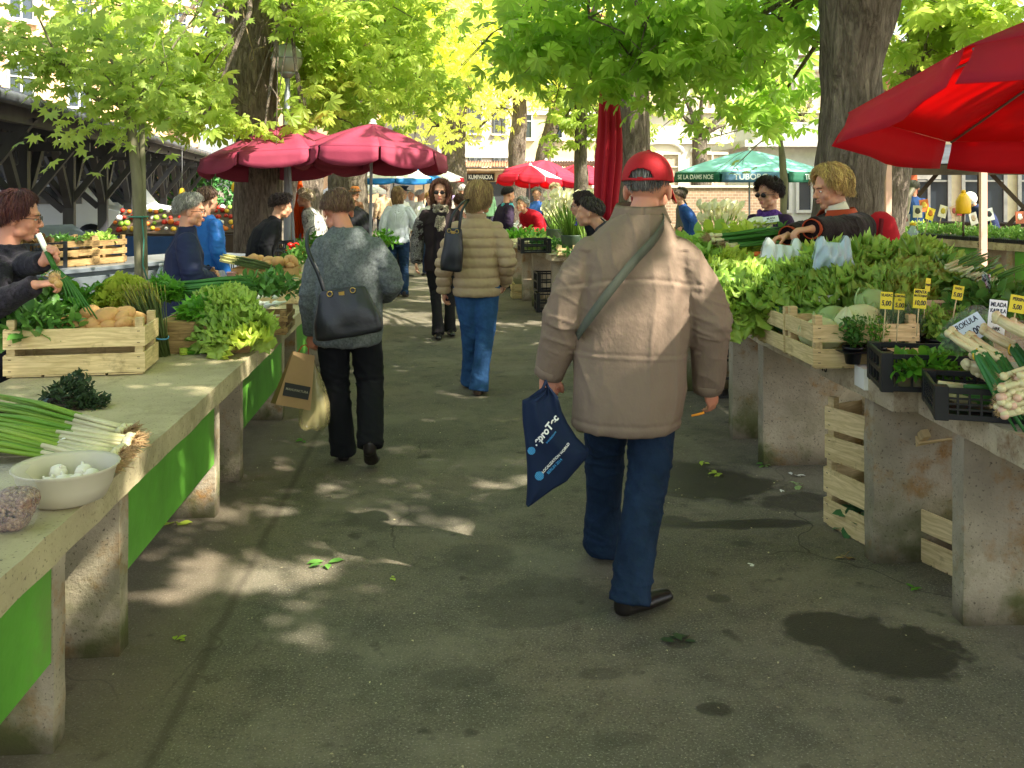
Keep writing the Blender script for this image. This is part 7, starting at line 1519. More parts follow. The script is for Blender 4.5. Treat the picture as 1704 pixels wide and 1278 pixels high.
sign('small white note with blurred writing on the dark greens behind', 1283, 365, 6.3, .10, .045, [('MLADA', .006, .02), ('10 kn', -.012, .014)], m_=simple('white_card', '#eef0f4', .6, .03), rz=-5, roll=-8, tilt=-30, stick=.06)
sign('white folded note lying on the savoy cabbages', 1392, 478, 4.75, .085, .04, [], m_=simple('white_card', '#eef0f4', .6, .03), rz=10, roll=28, tilt=-45, stick=0); sign('white folded note below the first one on the savoys', 1378, 496, 4.65, .10, .04, [], m_=simple('white_card', '#eef0f4', .6, .03), rz=0, roll=-6, tilt=-60, stick=0)
rb = sackbag('clear bag of dark rocket leaves behind the ROKULA sign', P(1612, 520, 3.62), [(.03, .02, .03), (0, .06, .02), (-.06, .10, .0), (-.12, .11, 0), (-.15, .08, 0)], CLR, seed=12, flat=.5); n_ = 420; q = rdir(n_)*RNG.random((n_, 1))**.4*np.array((.085, .04, .065)); q[:, 2] -= .08; D = rdir(n_); X, Y, Z = frames(D, rdir(n_)); V, Fc = scatter(OVAL[0], OVAL[1], q, X, Y, Z, .05*RNG.uniform(.7, 1.2, n_)); link('rocket_leaves', np_mesh('rocket_leaves', V, Fc, SPN), rb)
sackbag('clear bag of herbs at the right edge behind the tall white sign', P(1690, 545, 3.7), [(.03, .02, 0), (0, .06, .0), (-.06, .09, .0), (-.12, .10, 0), (-.15, .07, 0)], CLR, seed=13, flat=.5)
# black crates of rocket & spring onions
q1 = G(1478, 652, ZR); c1 = black_crate('plastic_crate', 'black crate of rocket leaves at the front edge of the right table', (q1.x+.235-.03, q1.y+.10, ZR), .40, .30, .15, R(-14)); greens(1545, 622, ZR+.07, (.15, .10, .07), 300, .055, PAR, 'rocket leaves in the black crate under the ROKULA bag', tpl=OVAL, name='rocket_heap')
q2 = G(1572, 690, ZR); c2 = black_crate('plastic_crate', 'black crate of spring onions nearest the camera on the right table', (q2.x+.24, q2.y+.02, ZR-.004), .52, .34, .115, R(-20), fine=True)
m = MB(); m.box((0, 0, 0), (.10, .004, .09)); p = P(1457, 632, 4.1); o = thing('milk_carton', 'white box end sticking out under the potted herbs', 'carton', p, CAMZ); m.build('end_face', WHITEP, o); m = MB(); m.box((0, .06, 0), (.098, .11, .088)); m.build('box', WHITEP, o); m = MB(); m.box((.046, -.0035, 0), (.010, .003, .088)); m.build('blue_edge', simple('blue_carton', '#2a3a8a', .6), o)
for i, (px, py, dx, dy, lab) in enumerate([(1585, 566, .5, -1, 'spring onion bunch draped down the black crate, leftmost'), (1618, 570, .45, -1, 'spring onion bunch draped second from the left'), (1640, 560, .6, -1, 'spring onion bunch draped in the middle, below the tall sign'), (1662, 540, .7, -.9, 'spring onion bunch on top, right of the ROKULA bag'), (1690, 550, .8, -.8, 'spring onion bunch on top at the right edge'), (1625, 600, .5, -1, 'spring onion bunch in the lower row')]):
    p = P(px, py, 3.35+.05*(i % 3)); stalkbunch('spring_onion_bunch', lab, 'spring onions', p, 12, (dx*.8, dy*.55, -.45), .34, .0105, .008, [OW, leaf('scallion_deep_green', '#2c6334', '#4b8a48', .35, .2, tcol=1.2, bump=.1), ROT], .027, fan=.12, white=.4, sag=.03, bulb=.013, band=YB, tail=(.02, .03, -.12), group='spring onion bunches on the right table', lift=.01)
for i in range(4):
    p = P(1560+i*9, 655+i*6, 3.45); stalkbunch('spring_onion_bunch', ['white leek ends lying in the near black crate, leftmost', 'white leek ends in the near black crate, second', 'white leek ends in the near black crate, third', 'white leek ends in the near black crate, rightmost'][i], 'leeks', p, 6, (1, -.3, -.1), .26, .014, .010, [OW, LF_ON, ROT], .03, fan=.08, white=.4, group='leeks in the near black crate')
for i in range(4):
    p = P(1612+i*16, 618+i*9, 3.34+.03*i); stalkbunch('spring_onion_bunch', ['spring onions lying inside the near black crate, leftmost bunch', 'spring onions inside the near black crate, second bunch', 'spring onions inside the near black crate, third bunch', 'spring onions inside the near black crate, rightmost bunch'][i], 'spring onions', p, 12, (.9, -.25, -.18), .30, .0105, .008, [OW, leaf('scallion_deep_green', '#2c6334', '#4b8a48', .35, .2, tcol=1.2, bump=.1), ROT], .03, fan=.12, white=.4, sag=.01, bulb=.013, band=YB, tail=(.0, .0, -.03), group='spring onion bunches on the right table')
gb = MB()
p = P(1685, 650, 3.02); o = thing('young_garlic_bunch', 'bunch of young onions with brown roots facing out at the right photo edge', 'onions', p, CAMZ)
for i in range(34):
    a_ = Vector((RS.uniform(-.055, .07), RS.uniform(-.02, .02), RS.uniform(-.08, .05))); e_ = a_+Vector((.16+RS.uniform(-.02, .04), .05+RS.uniform(-.03, .03), .05+a_.z*.2)); gb.tube([a_, a_.lerp(e_, .3), e_], [.010, .009, .006], 8, 0); gb.ball(a_, (.0145, .0135, .0135), 12, 8, 1 if i % 3 == 0 else 0)
    for z_ in range(8): gb.tube([a_-Vector((.013, 0, 0)), a_-Vector((RS.uniform(.018, .03), RS.uniform(-.012, .012), RS.uniform(-.015, .01)))], [.001, .0005], 3, 2)
gb.build('stems', [OW, simple('pink_onion_skin', '#c9a48e', .4, .2), ROT], o)
p = P(1641, 475, 4.4); o = thing('speckled_post', 'thin speckled silvery post standing among the greens', 'post', (p.x, p.y, ZR)); m = MB(); m.tube([(0, 0, 0), (0, 0, .40)], [.018, .018], 12); t = NT('speckled_foil'); v = t.vec(); t.done(t.mix(t.ramp(t.noise(v, 110, 2), .45, .55), lin('#39424c'), lin('#c8d0d8')), .35, .4); m.build('post', t.mat, o)
for i, (px, py, lab) in enumerate([(1565, 560, 'wooden punnet crate with a printed label behind the herb pots'), (1640, 530, 'wooden crate behind the ROKULA bag')]):
    p = G(px, py, ZR); wood_crate('wooden_crate', lab, (p.x, p.y+.35, ZR+.06), .40, .26, .13, R(-4), WOODD, wear=30+i)
p = P(1565, 512, 4.42); o = thing('crate_label', 'printed cardboard label on the punnet crate', 'label', p, CAMZ); m = MB(); m.box((0, 0, 0), (.13, .003, .07)); lc = m.build('card', simple('pale_card', '#cdb48a', .8), o); text('GASPARINI', .018, PENI, lc, Matrix.Translation((0, -.0025, .015)) @ Matrix.Rotation(R(90), 4, 'X'), .0003); text('IIII III IIII', .010, PENI, lc, Matrix.Translation((0, -.0025, -.012)) @ Matrix.Rotation(R(90), 4, 'X'), .0003)
bottle('clear bottle with a yellow cap behind the lettuce heap', tuple(P(1519, 440, 5.5)), .24, .042, simple('yellow_cap', '#e8b81c', .4))
sackbag('white crumpled plastic bag behind the lettuces, right of the bottle', P(1550, 402, 5.4), [(0, .02, 0), (-.04, .07, .01), (-.10, .10, 0), (-.15, .11, 0), (-.18, .08, 0)], simple('white_bag_film', '#e8ecef', .4, .05), seed=20)
p = XY(1590, 6.9); wood_crate('wooden_crate', 'light wooden crate on the ground between the tables at right', (p[0], p[1], .42), .5, .3, .2, R(-10), WOOD, wear=40)
# the vendor's bags
def carrier(label, px, py, d, w_, h_, seed, m_):
    o = thing('plastic_bag', label, 'plastic bag', P(px, py, d), CAMZ); m = MB()
    def f(sd):
        def g(u_, t_):
            x = (u_-.5)*w_*(1-.25*(1-t_)); hand = abs(u_*2-1); top_ = .20*h_*(1-min(1, abs(hand-.72)/.28)**2) if hand > .44 else -.02*h_
            z = -t_*h_+(1-t_)*top_; y = sd*(.015+.07*math.sin(math.pi*t_)**.8*math.sin(math.pi*u_)**.6)
            return Vector((x, y+.008*math.sin(u_*30+t_*7+seed)+.02*noise.noise(Vector((x*24, seed, z*18))), z+.02*noise.noise(Vector((x*14, seed+3, z*6)))))
        return g
    m.grid(f(-1), 48, 18); m.grid(f(1), 48, 18); m.build('bag', m_, o); return o
carrier('thin white carrier bag being opened by the blond vendor', 1302, 406, 5.25, .28, .16, 3, WBAG); carrier('thin bluish carrier bag standing open right of the vendor\'s hands', 1386, 402, 4.85, .22, .15, 7, glassm('bluish_film', '#c4dcec', .7, .3))
# items at the back of right tables
p = P(1248, 430, 5.7)-Vector((0, 0, .15)); 
for i in range(22):
    if i == 0:
        o_ = thing('carrot', 'small orange carrot in the heap beside the white box', 'carrot', p, 0, 'carrots on the right table'); m = MB(); m.tube([(0, 0, 0), (.03, 0, 0), (.09, 0, -.003), (.12, 0, -.004)], [.008, .011, .007, .002], 8); m.build('root', simple('carrot_orange', '#d8621e', .5, .15), o_)
    else: dup(o_, (p.x-.10+RS.uniform(-.08, .14), p.y+RS.uniform(-.1, .1), p.z+.13+RS.uniform(0, .05)), RS.uniform(-.6, .6))
o_.location = (p.x-.05, p.y, p.z+.17)
for px, py, z, r_, n_, sz, mm, lab in [(1200, 450, .0, (.22, .2, .13), 420, .07, PAR, 'green bunches under the onions beside the old man\'s arm'), (1180, 400, .05, (.30, .25, .16), 380, .10, LG2, 'heap of broad pale leaves behind the old man\'s shoulder'), (1225, 385, .08, (.25, .2, .15), 300, .10, LG3, 'yellowish cauliflower leaves below the calla bucket'), (1280, 395, .08, (.18, .16, .18), 420, .05, SPN, 'dark green bunch carrying the small white note'), (1160, 420, .02, (.22, .2, .12), 300, .09, LG2, 'leaves right behind the old man\'s right shoulder'), (1330, 380, .05, (.25, .2, .13), 300, .07, HRB, 'herbs beside the tilted wooden tray')]:
    heap('greens_bunch', lab, 'greens', P(px, py+34, 6.2-(.4 if py > 410 else 0)), r_, n_, sz, mm, OVAL, group='bunches of greens on the tables')
for i in range(3):
    p = P(1185+i*12, 402+i*6, 5.9); stalkbunch('spring_onion_bunch', ['long green onions pointing at the blond vendor, rear bunch', 'long green onions pointing at the blond vendor, middle bunch', 'long green onions with brown roots, front bunch'][i], 'spring onions', p, 14, (1, .12, .06), .45, .010, .007, [OW, LF_ON, ROT], .04, bulb=.016, roots=True, white=.3, fan=.05, sag=-.01, group='long green onions on the right table')
cauli = simple('cauliflower_white', '#e6e2c8', .7, .1, 30, .9, 60)
for i, (px, py) in enumerate([(1205, 392), (1225, 398), (1246, 388), (1262, 378)]):
    p = P(px, py, 6.4); o = thing('cauliflower', ['cauliflower at the left of four behind the onions', 'second cauliflower from the left behind the onions', 'third cauliflower from the left behind the onions', 'rightmost cauliflower near the small note'][i], 'cauliflower', (p.x, p.y, p.z-.04), 0, 'cauliflowers on the right table'); m = MB(); m.ball((0, 0, .05), (.085, .085, .06), 26, 16, fn=lambda v: 1+.10*abs(noise.noise(v*5))); m.build('curd', cauli, o); m = MB(); rr_ = random.Random(i); [ruffle_leaf(m, (0, 0, 0), a_*.9, .8, .15, .05, rr_, .01, .5) for a_ in range(7)]; m.build('leaves', LG3, o)
CAL = simple('calla_white', '#f3efc8', .5, .05, transl=.3); CST = leaf('calla_stem', '#6f9a3a', '#9fbb4e', .4, .25)
def callas(label, p, n_, hh, spread, cat='flowers', lean=(0, 0), name='calla_bouquet', group=None):
    o = thing(name, label, cat, p, 0, group); m = MB(); rs_ = random.Random(n_)
    m.lathe([(.10, 0), (.13, .22), (.135, .23), (.12, .23), (.1, .05)], 20, mat=2)
    for i in range(n_):
        a_, f = rs_.uniform(0, 6.28), math.sqrt(rs_.random()); h_ = hh*rs_.uniform(.75, 1.05); t_ = Vector((spread*f*math.cos(a_)+lean[0]*h_, spread*f*math.sin(a_)*.8+lean[1]*h_, h_)); b_ = Vector((.05*f*math.cos(a_), .05*f*math.sin(a_), .1))
        m.tube([b_, b_.lerp(t_, .5)*.85+Vector((0, 0, t_.z*.1)), t_], [.006, .006, .005], 5, 0); D = (t_-b_).normalized(); X_ = D.orthogonal().normalized(); Y_ = D.cross(X_); L_ = .09
        m.grid(lambda u_, v_: t_+D*(v_*L_*(1.0+.35*math.cos(u_*6.28)))+(X_*math.cos(u_*6.28)+Y_*math.sin(u_*6.28))*(.006+.026*v_**1.4), 8, 4, 1)
        if i % 2: m.tube([b_, b_.lerp(t_, .45), t_*.8+Vector((.04*math.cos(a_), .04*math.sin(a_), 0))], [.012, .02, .002], 4, 0, flat=.2)
    m.build('stems', [CST, CAL, simple('bucket_plastic', '#4a5a4a', .5)], o); return o
p = XY(1195, 9.0); callas('pale yellow-white callas in a bucket beneath the turquoise parasol', (p[0], p[1], .82), 46, .52, .20, lean=(.05, 0))
p = XY(952, 11.0); callas('big bouquet of white callas left of the closed red parasol', (p[0], p[1], .80), 90, .62, .30)
p = XY(925, 12.5); callas('second white flower bunch behind the big calla bouquet', (p[0], p[1], .80), 34, .42, .2)
p = XY(978, 10.4); o = thing('iris_bunch', 'bunch of violet-blue irises right of the big calla bouquet', 'flowers', (p[0], p[1], .82)); m = MB(); VI = simple('iris_violet', '#4a3aa0', .6, .2)
for i in range(22): a_, f = RS.uniform(0, 6.28), RS.random(); t_ = Vector((.12*f*math.cos(a_)-.05, .1*f*math.sin(a_), .40+RS.uniform(-.06, .05))); m.tube([(0, 0, 0), t_], .004, 4, 0); [m.ball(t_+Vector((RS.uniform(-.015, .015), RS.uniform(-.015, .015), RS.uniform(-.01, .015))), (.014, .014, .010), 7, 5, 1) for _ in range(3)]
m.build('stems', [CST, VI], o)
for px, d, z, r_, n_, sz, mm, lab in [(915, 13.6, .80, (.3, .3, .16), 320, .09, SPN, 'dark greens before the woman in red'), (895, 12.0, .80, (.25, .22, .15), 300, .08, LG2, 'pale leafy heap behind the black crate at the far stall'), (930, 11.6, .80, (.22, .2, .15), 300, .05, HRB, 'dark herb clump right of the far black crate'), (868, 14.2, .80, (.3, .3, .14), 260, .09, PAR, 'greens by the woman with the turquoise scarf'), (846, 14.9, .8, (.2, .2, .28), 200, .07, leaf('wrapped_white', '#cfd8cc', '#eef0ea', .5, .2), 'white wrapped flowers beside the turquoise scarf'), (955, 10.9, .8, (.2, .15, .1), 240, .05, SPN, 'low dark bunch at the foot of the calla bouquet')]:
    x_, y_ = XY(px, d); heap('greens_bunch', lab, 'greens', (x_, y_, z), r_, n_, sz, mm, OVAL, group='greens on the far stall')
for i in range(4):
    x_, y_ = XY(852+i*5, 12.6-i*.3); stalkbunch('leek_bunch', ['bunch of leeks at the far stall, rearmost', 'second bunch of leeks at the far stall', 'third bunch of leeks at the far stall', 'front bunch of leeks at the far stall'][i], 'leeks', (x_-.05, y_, .81+.03*(i % 2)), 12, (1, .3, .02), .5, .014, .011, [OW, LF_ON, ROOT], .06, white=.4, group='leeks at the far stall')
x_, y_ = XY(889, 11.4); black_crate('plastic_crate', 'black crate of greens on the corner of the far stall', (x_, y_, .80), .36, .28, .17, R(4)); x_, y_ = XY(942, 10.95); wood_crate('wooden_crate', 'small wooden box at the corner of the far stall', (x_, y_-.02, .80), .22, .2, .10, 0, WOOD, wear=51)
x_, y_ = XY(896, 12.6); black_crate('plastic_crate', 'upper dark crate on the ground under the far stall', (x_+.12, y_-.4, .26), .40, .3, .24, R(5)); black_crate('plastic_crate', 'lower dark crate on the ground under the far stall', (x_+.12, y_-.4, .0), .40, .3, .24, R(1))
x_, y_ = XY(868, 13.6); wood_crate('wooden_crate', 'pale punnet on the ground under the far stall', (x_, y_, 0), .3, .24, .2, 0, WOOD, wear=52)
x_, y_ = XY(1322, 7.7); wood_crate('wooden_crate', 'tilted shallow wooden tray beside the sunglasses vendor', (x_, y_, .92), .42, .30, .10, 0, WOOD, wear=53, rot=(R(40), 0, R(-5)))
x_, y_ = XY(1180, 8.6); wood_crate('wooden_crate', 'orange-brown wooden tray under the calla bucket', (x_, y_, .80), .5, .34, .10, 0, simple('orange_crate_wood', '#c98a4a', .7, .1), wear=54)
# --- crates under the right table
def G3(px, py): return G(px, py, 0)
a_ = G3(1370, 885); b_ = G3(1455, 915)
ax_ = math.atan2((G3(1452, 916)-G3(1370, 872)).y, (G3(1452, 916)-G3(1370, 872)).x)
L_ = (G3(1452, 916)-G3(1370, 872)).length; mid_ = (G3(1452, 916)+G3(1370, 872))/2; nrm = Vector((-math.sin(ax_), math.cos(ax_), 0))
wood_crate('wooden_crate', 'bottom crate with cabbage scraps in the stack under the right table', (mid_.x+nrm.x*.15, mid_.y+nrm.y*.15, 0), L_, .30, .30, ax_, WOOD, wear=60)
wood_crate('wooden_crate', 'middle crate of the stack under the right table', (mid_.x+nrm.x*.15, mid_.y+nrm.y*.15, .315), L_*.97, .28, .28, ax_+.16, WOOD, wear=61)
wood_crate('wooden_crate', 'tilted crate leaning against the slab on top of the stack', (mid_.x+nrm.x*.10+.16, mid_.y+nrm.y*.02-.02, .56), .44, .26, .24, ax_+.1, WOOD, wear=62, rot=(R(6), R(52), ax_-.05))
heap('cabbage_scraps', 'green cabbage scraps in the bottom crate under the right table', 'scraps', (mid_.x+nrm.x*.15, mid_.y+nrm.y*.15, .03), (L_*.4, .1, .14), 90, .08, SAV, OVAL)
p = G3(1560, 965); wood_crate('wooden_crate', 'single broken crate on the ground between the two near slabs', (p.x+.17, p.y+.17, 0), .40, .28, .25, ax_+.05, WOOD, wear=63)
x_, y_ = XY(1170, 7.4); black_crate('plastic_crate', 'stacked dark crate under the right table behind the old man', (x_+.25, y_, 0), .5, .35, .3, 0); black_crate('plastic_crate', 'upper dark crate under the right table behind the old man', (x_+.25, y_, .31), .5, .35, .3, .05)
# --- seedlings
SDM = leaf('seedling_green', '#4a7a2e', '#7da044', .5, .3)
for ti, (p, q) in enumerate(SEED[:4]):
    L_ = (q-p).length; dd2 = (q-p).normalized(); nn = Vector((-dd2.y, dd2.x, 0)); nn = nn if nn.y > 0 else -nn; n_ = 2600
    A_ = RNG.random(n_); B_ = RNG.random(n_); pos = np.array(p)[None]+A_[:, None]*L_*np.array(dd2)+(B_[:, None]*.85+.04)*np.array(nn); hgt_ = .10+.05*np.sin(A_*23+ti)*np.cos(B_*7)
    pos[:, 2] = .80+.05+RNG.random(n_)*hgt_; D = rdir(n_); D[:, 2] += .9; X, Y, Z = frames(D, rdir(n_)); V, Fc = scatter(OVAL[0], OVAL[1], pos, X, Y, Z, .055*RNG.uniform(.6, 1.3, n_))
    tag(link('seedlings', np_mesh('seedlings', V, Fc, LG3 if ti == 0 else SDM)), ['pale lettuce seedlings behind the blond vendor', 'dense seedlings on the table numbered 9', 'dense tall seedlings in the middle of the seedling tables', 'seedlings at the right photo edge'][ti], 'seedlings', 'trays of seedlings', kind='stuff')
    for j in range(5):
        c_ = p+dd2*((j+.5)*L_/5)+nn*.24; o = thing('seedling_tray', ['tray under the pale seedlings behind the vendor', 'black cell tray on the table numbered 9', 'black cell tray in the middle of the seedling tables', 'black cell tray at the right end of the seedling tables'][ti], 'seedling tray', (c_.x, c_.y, .803), math.atan2(dd2.y, dd2.x), 'black seedling trays'); m = MB(); m.box((0, 0, .025), (L_/5-.02, .46, .045)); [m.box((-L_/10+.03+z_*.035, -.232, .025), (.006, .008, .055)) for z_ in range(10)]; m.build('tray', BLKP, o)
SG = [(1506, 366, '#c8bfae', '#7a2a20', 'tilted white seed sign with a dark red picture'), (1527, 352, '#d8d2a8', '#4a4a3a', 'pale sign with a dark figure'), (1538, 342, '#e07a3a', '#e8c04a', 'orange sign standing tallest on the left'), (1548, 356, '#ecd23a', '#c87a20', 'yellow seed sign left of centre'), (1569, 352, '#e8e2c8', '#c8b43a', 'white and yellow sign in the centre'), (1588, 352, '#c8a88a', '#a84a3a', 'brownish sign right of centre'), (1600, 349, '#b83a3a', '#e8d8c8', 'red sign under the yellow jug'), (1646, 357, '#e6e6e0', '#2a2a2e', 'white sign with black shape, second from the right'), (1620, 364, '#d8cfc0', '#b89a7a', 'small fallen sign low among the seedlings'), (1697, 362, '#a85a3a', '#e6ddd0', 'rusty sign at the right photo edge')]
for i, (px, py, c1_, c2_, lab) in enumerate(SG):
    o = thing('seed_sign', lab, 'seed sign', P(px, py, 14.2), CAMZ+R(RS.uniform(-20, 20)), 'little signs among the seedlings'); o.rotation_euler = (0, R(RS.uniform(-18, 18)), o.rotation_euler[2]); m = MB(); m.box((0, 0, 0), (.13, .006, .18)); cd_ = m.build('card', simple('sign_'+c1_[1:], c1_, .6), o); m = MB(); m.ball((0, -.004, .01), (.04, .003, .045), 8, 6, fn=lambda v: 1+.3*noise.noise(v*3)); m.build('picture', simple('sign_'+c2_[1:], c2_, .6), cd_); m = MB(); m.tube([(0, .005, -.05), (0, .005, -.30)], .005, 6); m.build('stick', STK, o)
x_, y_ = XY(1603, 13.9); o = thing('yellow_jug', 'yellow plastic jug turned upside down on a stake among the seedlings', 'jug', (x_, y_, 1.18)); m = MB(); m.lathe([(.03, .30), (.03, .34), (.001, .345)], 14); rings(m, [(0, .09, .07), (.02, .105, .08), (.18, .105, .08), (.25, .075, .06), (.30, .035, .035)], 20); m.build('jug', simple('yellow_jug_plastic', '#e8b21c', .4, .08), o); m = MB(); m.tube([(0, 0, -.40), (0, 0, .02)], .018, 8); m.build('stake', BR, o)
for px, d, y0_, y1_, lab, card in [(1478, 12.6, 372, 262, 'pale pink wooden stake with a square top behind the blond vendor', True), (1636, 11.2, 372, 272, 'pale pink pole under the big red parasol', False)]:
    o = thing('wooden_post', lab, 'post', at(px, d)); z1_ = P(px, y1_, d).z; m = MB(); m.box((0, 0, z1_/2), (.075, .05, z1_)); PKW = simple('pinkish_planed_wood', '#d8ab98', .6, .08); m.build('post', PKW, o)
    if card: m = MB(); m.box((0, -.03, z1_+.0), (.20, .02, .16), M=Matrix.Rotation(.15, 3, 'Y')); m.build('square_top', PKW, o)
x_, y_ = XY(1534, 25.5); o = thing('letter_sign', 'dark sign panel with a big letter N on the far facade', 'sign', (x_, y_, 1.75+.45), CAMZ); m = MB(); m.box((0, 0, 0), (1.0, .05, .95)); sb2 = m.build('panel', simple('grey_sign_panel', '#8a8a84', .6), o); text('N', .9, simple('navy_letter', '#1a2448', .6), sb2, Matrix.Translation((0, -.04, 0)) @ Matrix.Rotation(R(90), 4, 'X'), .005, .03)
# --- inner left stalls under the shed
GMET = simple('galvanised_sheet', '#8e979e', .38, .15, 3, .1, 12, metal=.65)
c0_, c1_ = G(112, 408, .85), G(402, 400, .85)
d = (Vector((*XY(402, 10.6), 0))-Vector((*XY(60, 8.4), 0))); Lc = d.length; base = Vector((*XY(60, 8.4), 0))
o = thing('metal_counter', 'grey galvanised counter with doors behind the left vendor', 'counter', base, math.atan2(d.y, d.x)); m = MB(); m.box((Lc/2, .35, .40), (Lc, .68, .80)); m.build('cabinet', GMET, o, bevel=.004); m = MB(); m.box((Lc/2, .34, .825), (Lc+.06, .78, .04)); m.build('counter_top', GMET, o, bevel=.004)
for i in range(int(Lc/.72)): m = MB(); m.box((.38+i*.72, -.002, .42), (.68, .012, .68)); dr = m.build('door', GMET, o, bevel=.003); m = MB(); m.box((.65+i*.72, -.016, .45), (.02, .02, .09)); m.build('handle', BEAM, dr)
def on_counter(t_, dy=.3, dz=0): return base+d.normalized()*t_*Lc+Vector((-d.normalized().y, d.normalized().x, 0))*dy+Vector((0, 0, .847+dz))
rzc = math.atan2(d.y, d.x)
def tt(px):            # parameter along the counter for a picture column
    best = min(range(101), key=lambda i: abs(((lambda q: 852+F*(q.x*CA-q.y*SA)/(q.x*SA+q.y*CA))(base+d*(i/100)))-px)); return best/100
wood_crate('wooden_crate', 'brown slatted crate on the metal counter, left of the sapling', on_counter(tt(142)), .52, .34, .26, rzc, WOODD, slats=3, wear=70); wood_crate('wooden_crate', 'smaller slatted crate touching the young maple, on the metal counter', on_counter(tt(200)), .40, .34, .25, rzc, WOODD, slats=3, wear=71)
black_crate('plastic_crate', 'dark crate of nuts on the metal counter at far left', on_counter(tt(92)), .42, .34, .24, rzc, fine=True)
for px, col, lab, r_ in [(142, SPN, 'dark leaves topping the brown slatted crate', (.2, .13, .06)), (200, LG2, 'greens sticking out of the smaller slatted crate', (.17, .13, .06)), (92, simple('walnut', '#8a6a3e', .8, .3, 20, .5, island=.3), 'walnuts heaped in the dark crate', (.17, .13, .06))]:
    q = on_counter(tt(px), .3, .22); heap('greens_heap' if px != 92 else 'walnut_heap', lab, 'greens' if px != 92 else 'walnuts', q, r_, 220, .05, col, OVAL)
q = on_counter(tt(165), .62, .05); o = thing('chalkboard', 'dark tilted board lying behind the slatted crates', 'board', q, rzc); m = MB(); m.box((0, .02, .20), (.75, .02, .5), M=Matrix.Rotation(-1.15, 3, 'X')); m.build('board', simple('slate_board', '#3a4148', .5, .2), o)
FC = [simple('fruit_orange', '#e0782a', .5, .1), simple('fruit_red', '#b83224', .4, .1), simple('fruit_yellow', '#e0b83a', .5, .1), simple('fruit_green', '#8ab040', .5, .1), simple('packet_white', '#e4e0dc', .5, .1)]
fm = [MB().ball((0, 0, 0), (.05, .05, .047), 10, 8).mesh('fruit', [c_]) for c_ in FC]
for si, (px, d_, lab) in enumerate([(250, 14.5, 'fruit stand behind the sapling, under the shed'), (352, 15, 'fruit stand behind the blue anorak, under the shed'), (395, 17, 'packet stand by the broad trunk under the shed')]):
    x_, y_ = XY(px, d_); o = thing('fruit_stand', lab, 'fruit stand', (x_, y_, 0), CAMZ); m = MB(); m.box((0, 0, .42), (1.1, .7, .84)); m.build('base', simple('stall_cloth_blue', '#2c4a78', .8, .15) if si % 2 == 0 else BR, o)
    m = MB(); m.add([(-.55, -.35, .86), (.55, -.35, .86), (.55, .35, 1.2), (-.55, .35, 1.2)], [(0, 1, 2, 3)]); m.build('display', BR, o, solid=.03)
    for i in range(44):
        a_, b2 = (i % 11), i//11; f_ = link('fruit', fm[RS.choice((0, 1, 2, 3, 4, 0, 1))]); tag(f_, 'fruit on the '+lab, 'fruit', 'fruit on the stands under the shed'); f_.location = (x_-.5+a_*.1+RS.uniform(-.03, .03), y_-.27+b2*.17+RS.uniform(-.03, .03), .93+b2*.083+RS.uniform(-.01, .03)); f_.scale = (.6+.5*RS.random(),)*3
for px, py, d_, c_ in [(303, 322, 14, '#e0b82a'), (352, 318, 16, '#e8c83a'), (390, 312, 15, '#e0c040'), (398, 300, 13, '#d8b83a')]:
    o = thing('hanging_bag', 'small yellow bag hanging under the shed roof near the grey-haired woman', 'bag', P(px, py, d_), 0, 'yellow bags hanging in the shed'); m = MB(); m.ball((0, 0, 0), (.05, .04, .08), 10, 8, fn=lambda v: 1+.15*noise.noise(v*3)); m.build('bag', simple('yellow_bag', c_, .5), o); m = MB(); zt = 2.9-o.location.z; m.tube([(0, 0, .07), (0, 0, zt)], .003, 4); m.build('string', WT, o)
# parked white vans seen through the shed
for px, d_, w_, lab in [(170, 26, 3.6, 'white van parked beyond the left shed, right one'), (95, 24, 3.4, 'white van parked beyond the left shed, left one')]:
    o = thing('parked_van', lab, 'van', (*XY(px, d_), 0), R(4), 'vans beyond the shed'); m = MB(); m.add([(-w_/2, -.8, .35), (w_/2, -.8, .35), (w_/2, -.8, .95), (w_/2-.5, -.75, 1.05), (w_/2-.95, -.68, 1.65), (-w_/2, -.68, 1.7), (-w_/2, .8, .35), (w_/2, .8, .35), (w_/2, .8, .95), (w_/2-.5, .75, 1.05), (w_/2-.95, .68, 1.65), (-w_/2, .68, 1.7)], [(0, 1, 2, 3, 4, 5), (11, 10, 9, 8, 7, 6), (5, 4, 10, 11), (4, 3, 9, 10), (3, 2, 8, 9), (2, 1, 7, 8), (0, 5, 11, 6)]); m.build('body', simple('white_car_paint', '#d8dce0', .3, .03), o, bevel=.04)
    m = MB(); m.box((w_/2-1.25, -.745, 1.33), (.7, .02, .42)); m.box((-.3, -.745, 1.33), (1.1, .02, .42)); m.build('window', PANE, o)
    for sx in (-1, 1): m = MB(); m.tube([(sx*w_*.3, -.83, .32), (sx*w_*.3, -.62, .32)], .32, 20); wh = m.build('wheel', BLKP, o); m = MB(); m.tube([(sx*w_*.3, -.84, .32), (sx*w_*.3, -.82, .32)], .18, 16); m.build('rim', GMET, wh)
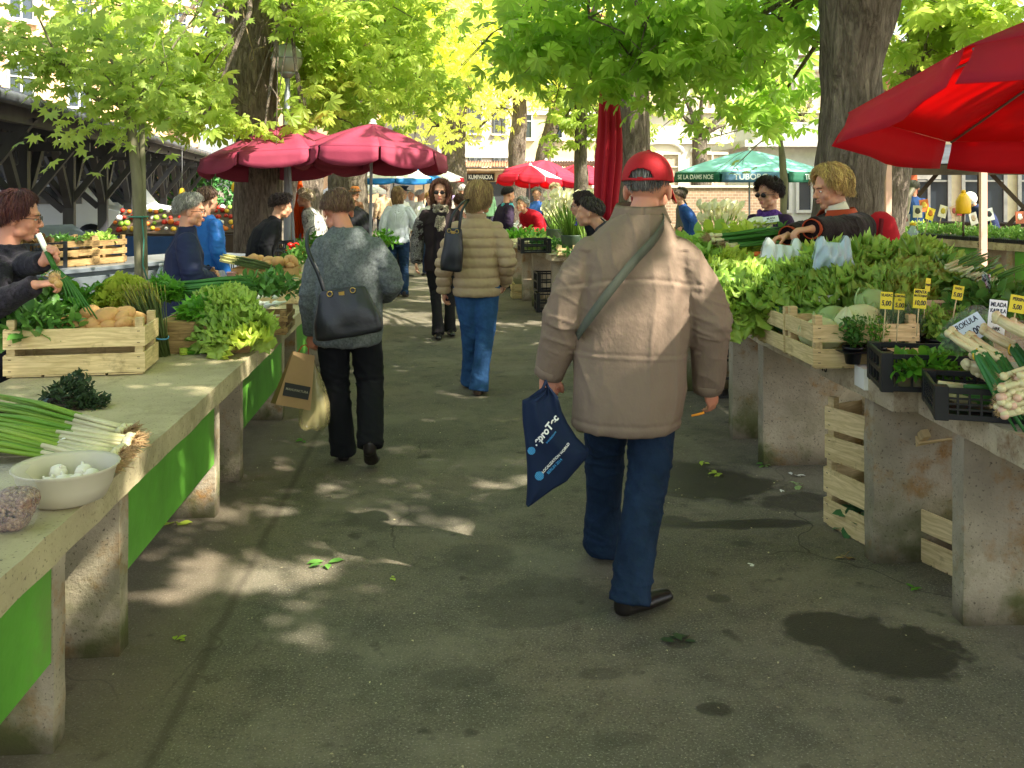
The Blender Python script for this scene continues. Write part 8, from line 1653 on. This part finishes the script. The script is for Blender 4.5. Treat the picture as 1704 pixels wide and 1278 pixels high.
# --- litter
LIT = [(290, 874, 'pale cabbage leaf on the ground below the left green panel', LG3, .05), (537, 940, 'dark green leaf scrap in the middle of the asphalt', SPN, .05), (296, 1068, 'small yellow-green scrap near the left slab', LG3, .025), (502, 735, 'green scrap by the grey sweater woman\'s feet', PAR, .035), (1168, 772, 'bright scrap on the wet patch', LG3, .03), (1195, 790, 'second bright scrap on the wet patch', LG3, .04), (1330, 808, 'pale green scrap on the sunlit asphalt', CABG, .05), (1275, 775, 'leaf scrap at the foot of the far slab', SPN, .04), (1300, 818, 'white crumb on the asphalt under the table', WHITEP, .02), (1322, 792, 'paper crumb on the sunlit asphalt', WHITEP, .03), (1130, 1072, 'dark leaf flattened on the asphalt before the old man', DKH, .05), (655, 964, 'tiny pale scrap right of the dark leaf scrap', LG3, .015), (1523, 981, 'green crumb near the broken crate', PAR, .03), (1250, 942, 'pale paper crumb on the asphalt in the middle right', WHITEP, .015), (1410, 930, 'dry leaf by the stack of crates', simple('dry_leaf', '#a88a56', .8), .03)]
for px, py, lab, mm, s_ in LIT:
    n_ = 5; q = rdir(n_)*s_*.5; q[:, 2] = .006+np.abs(q[:, 2])*.2; D = rdir(n_); D[:, 2] *= .15; U = rdir(n_)*.2; U[:, 2] += 1; X, Y, Z = frames(D, U); V, Fc = scatter(OVAL[0], OVAL[1], q, X, Y, Z, s_*1.2*RNG.uniform(.7, 1.3, n_))
    o = link('leaf_scrap', np_mesh('leaf_scrap', V, Fc, mm)); o.location = G(px, py); tag(o, lab, 'scrap', 'scraps on the ground')
n_ = 1400; pts = np.stack([RNG.uniform(-1.1, 2.2, n_), RNG.uniform(1.5, 12, n_), np.full(n_, .003)], 1); D = rdir(n_); D[:, 2] *= .1; U = rdir(n_)*.2; U[:, 2] += 1; X, Y, Z = frames(D, U); V, Fc = scatter(LSIMP[0], LSIMP[1], pts, X, Y, Z, .010*RNG.uniform(.4, 1.5, n_))
tag(link('ground_crumbs', np_mesh('ground_crumbs', V, Fc, simple('pale_crumb', '#a89a7c', .8, .3, island=.4))), 'tiny crumbs and petals scattered over the asphalt', 'crumbs', kind='stuff')
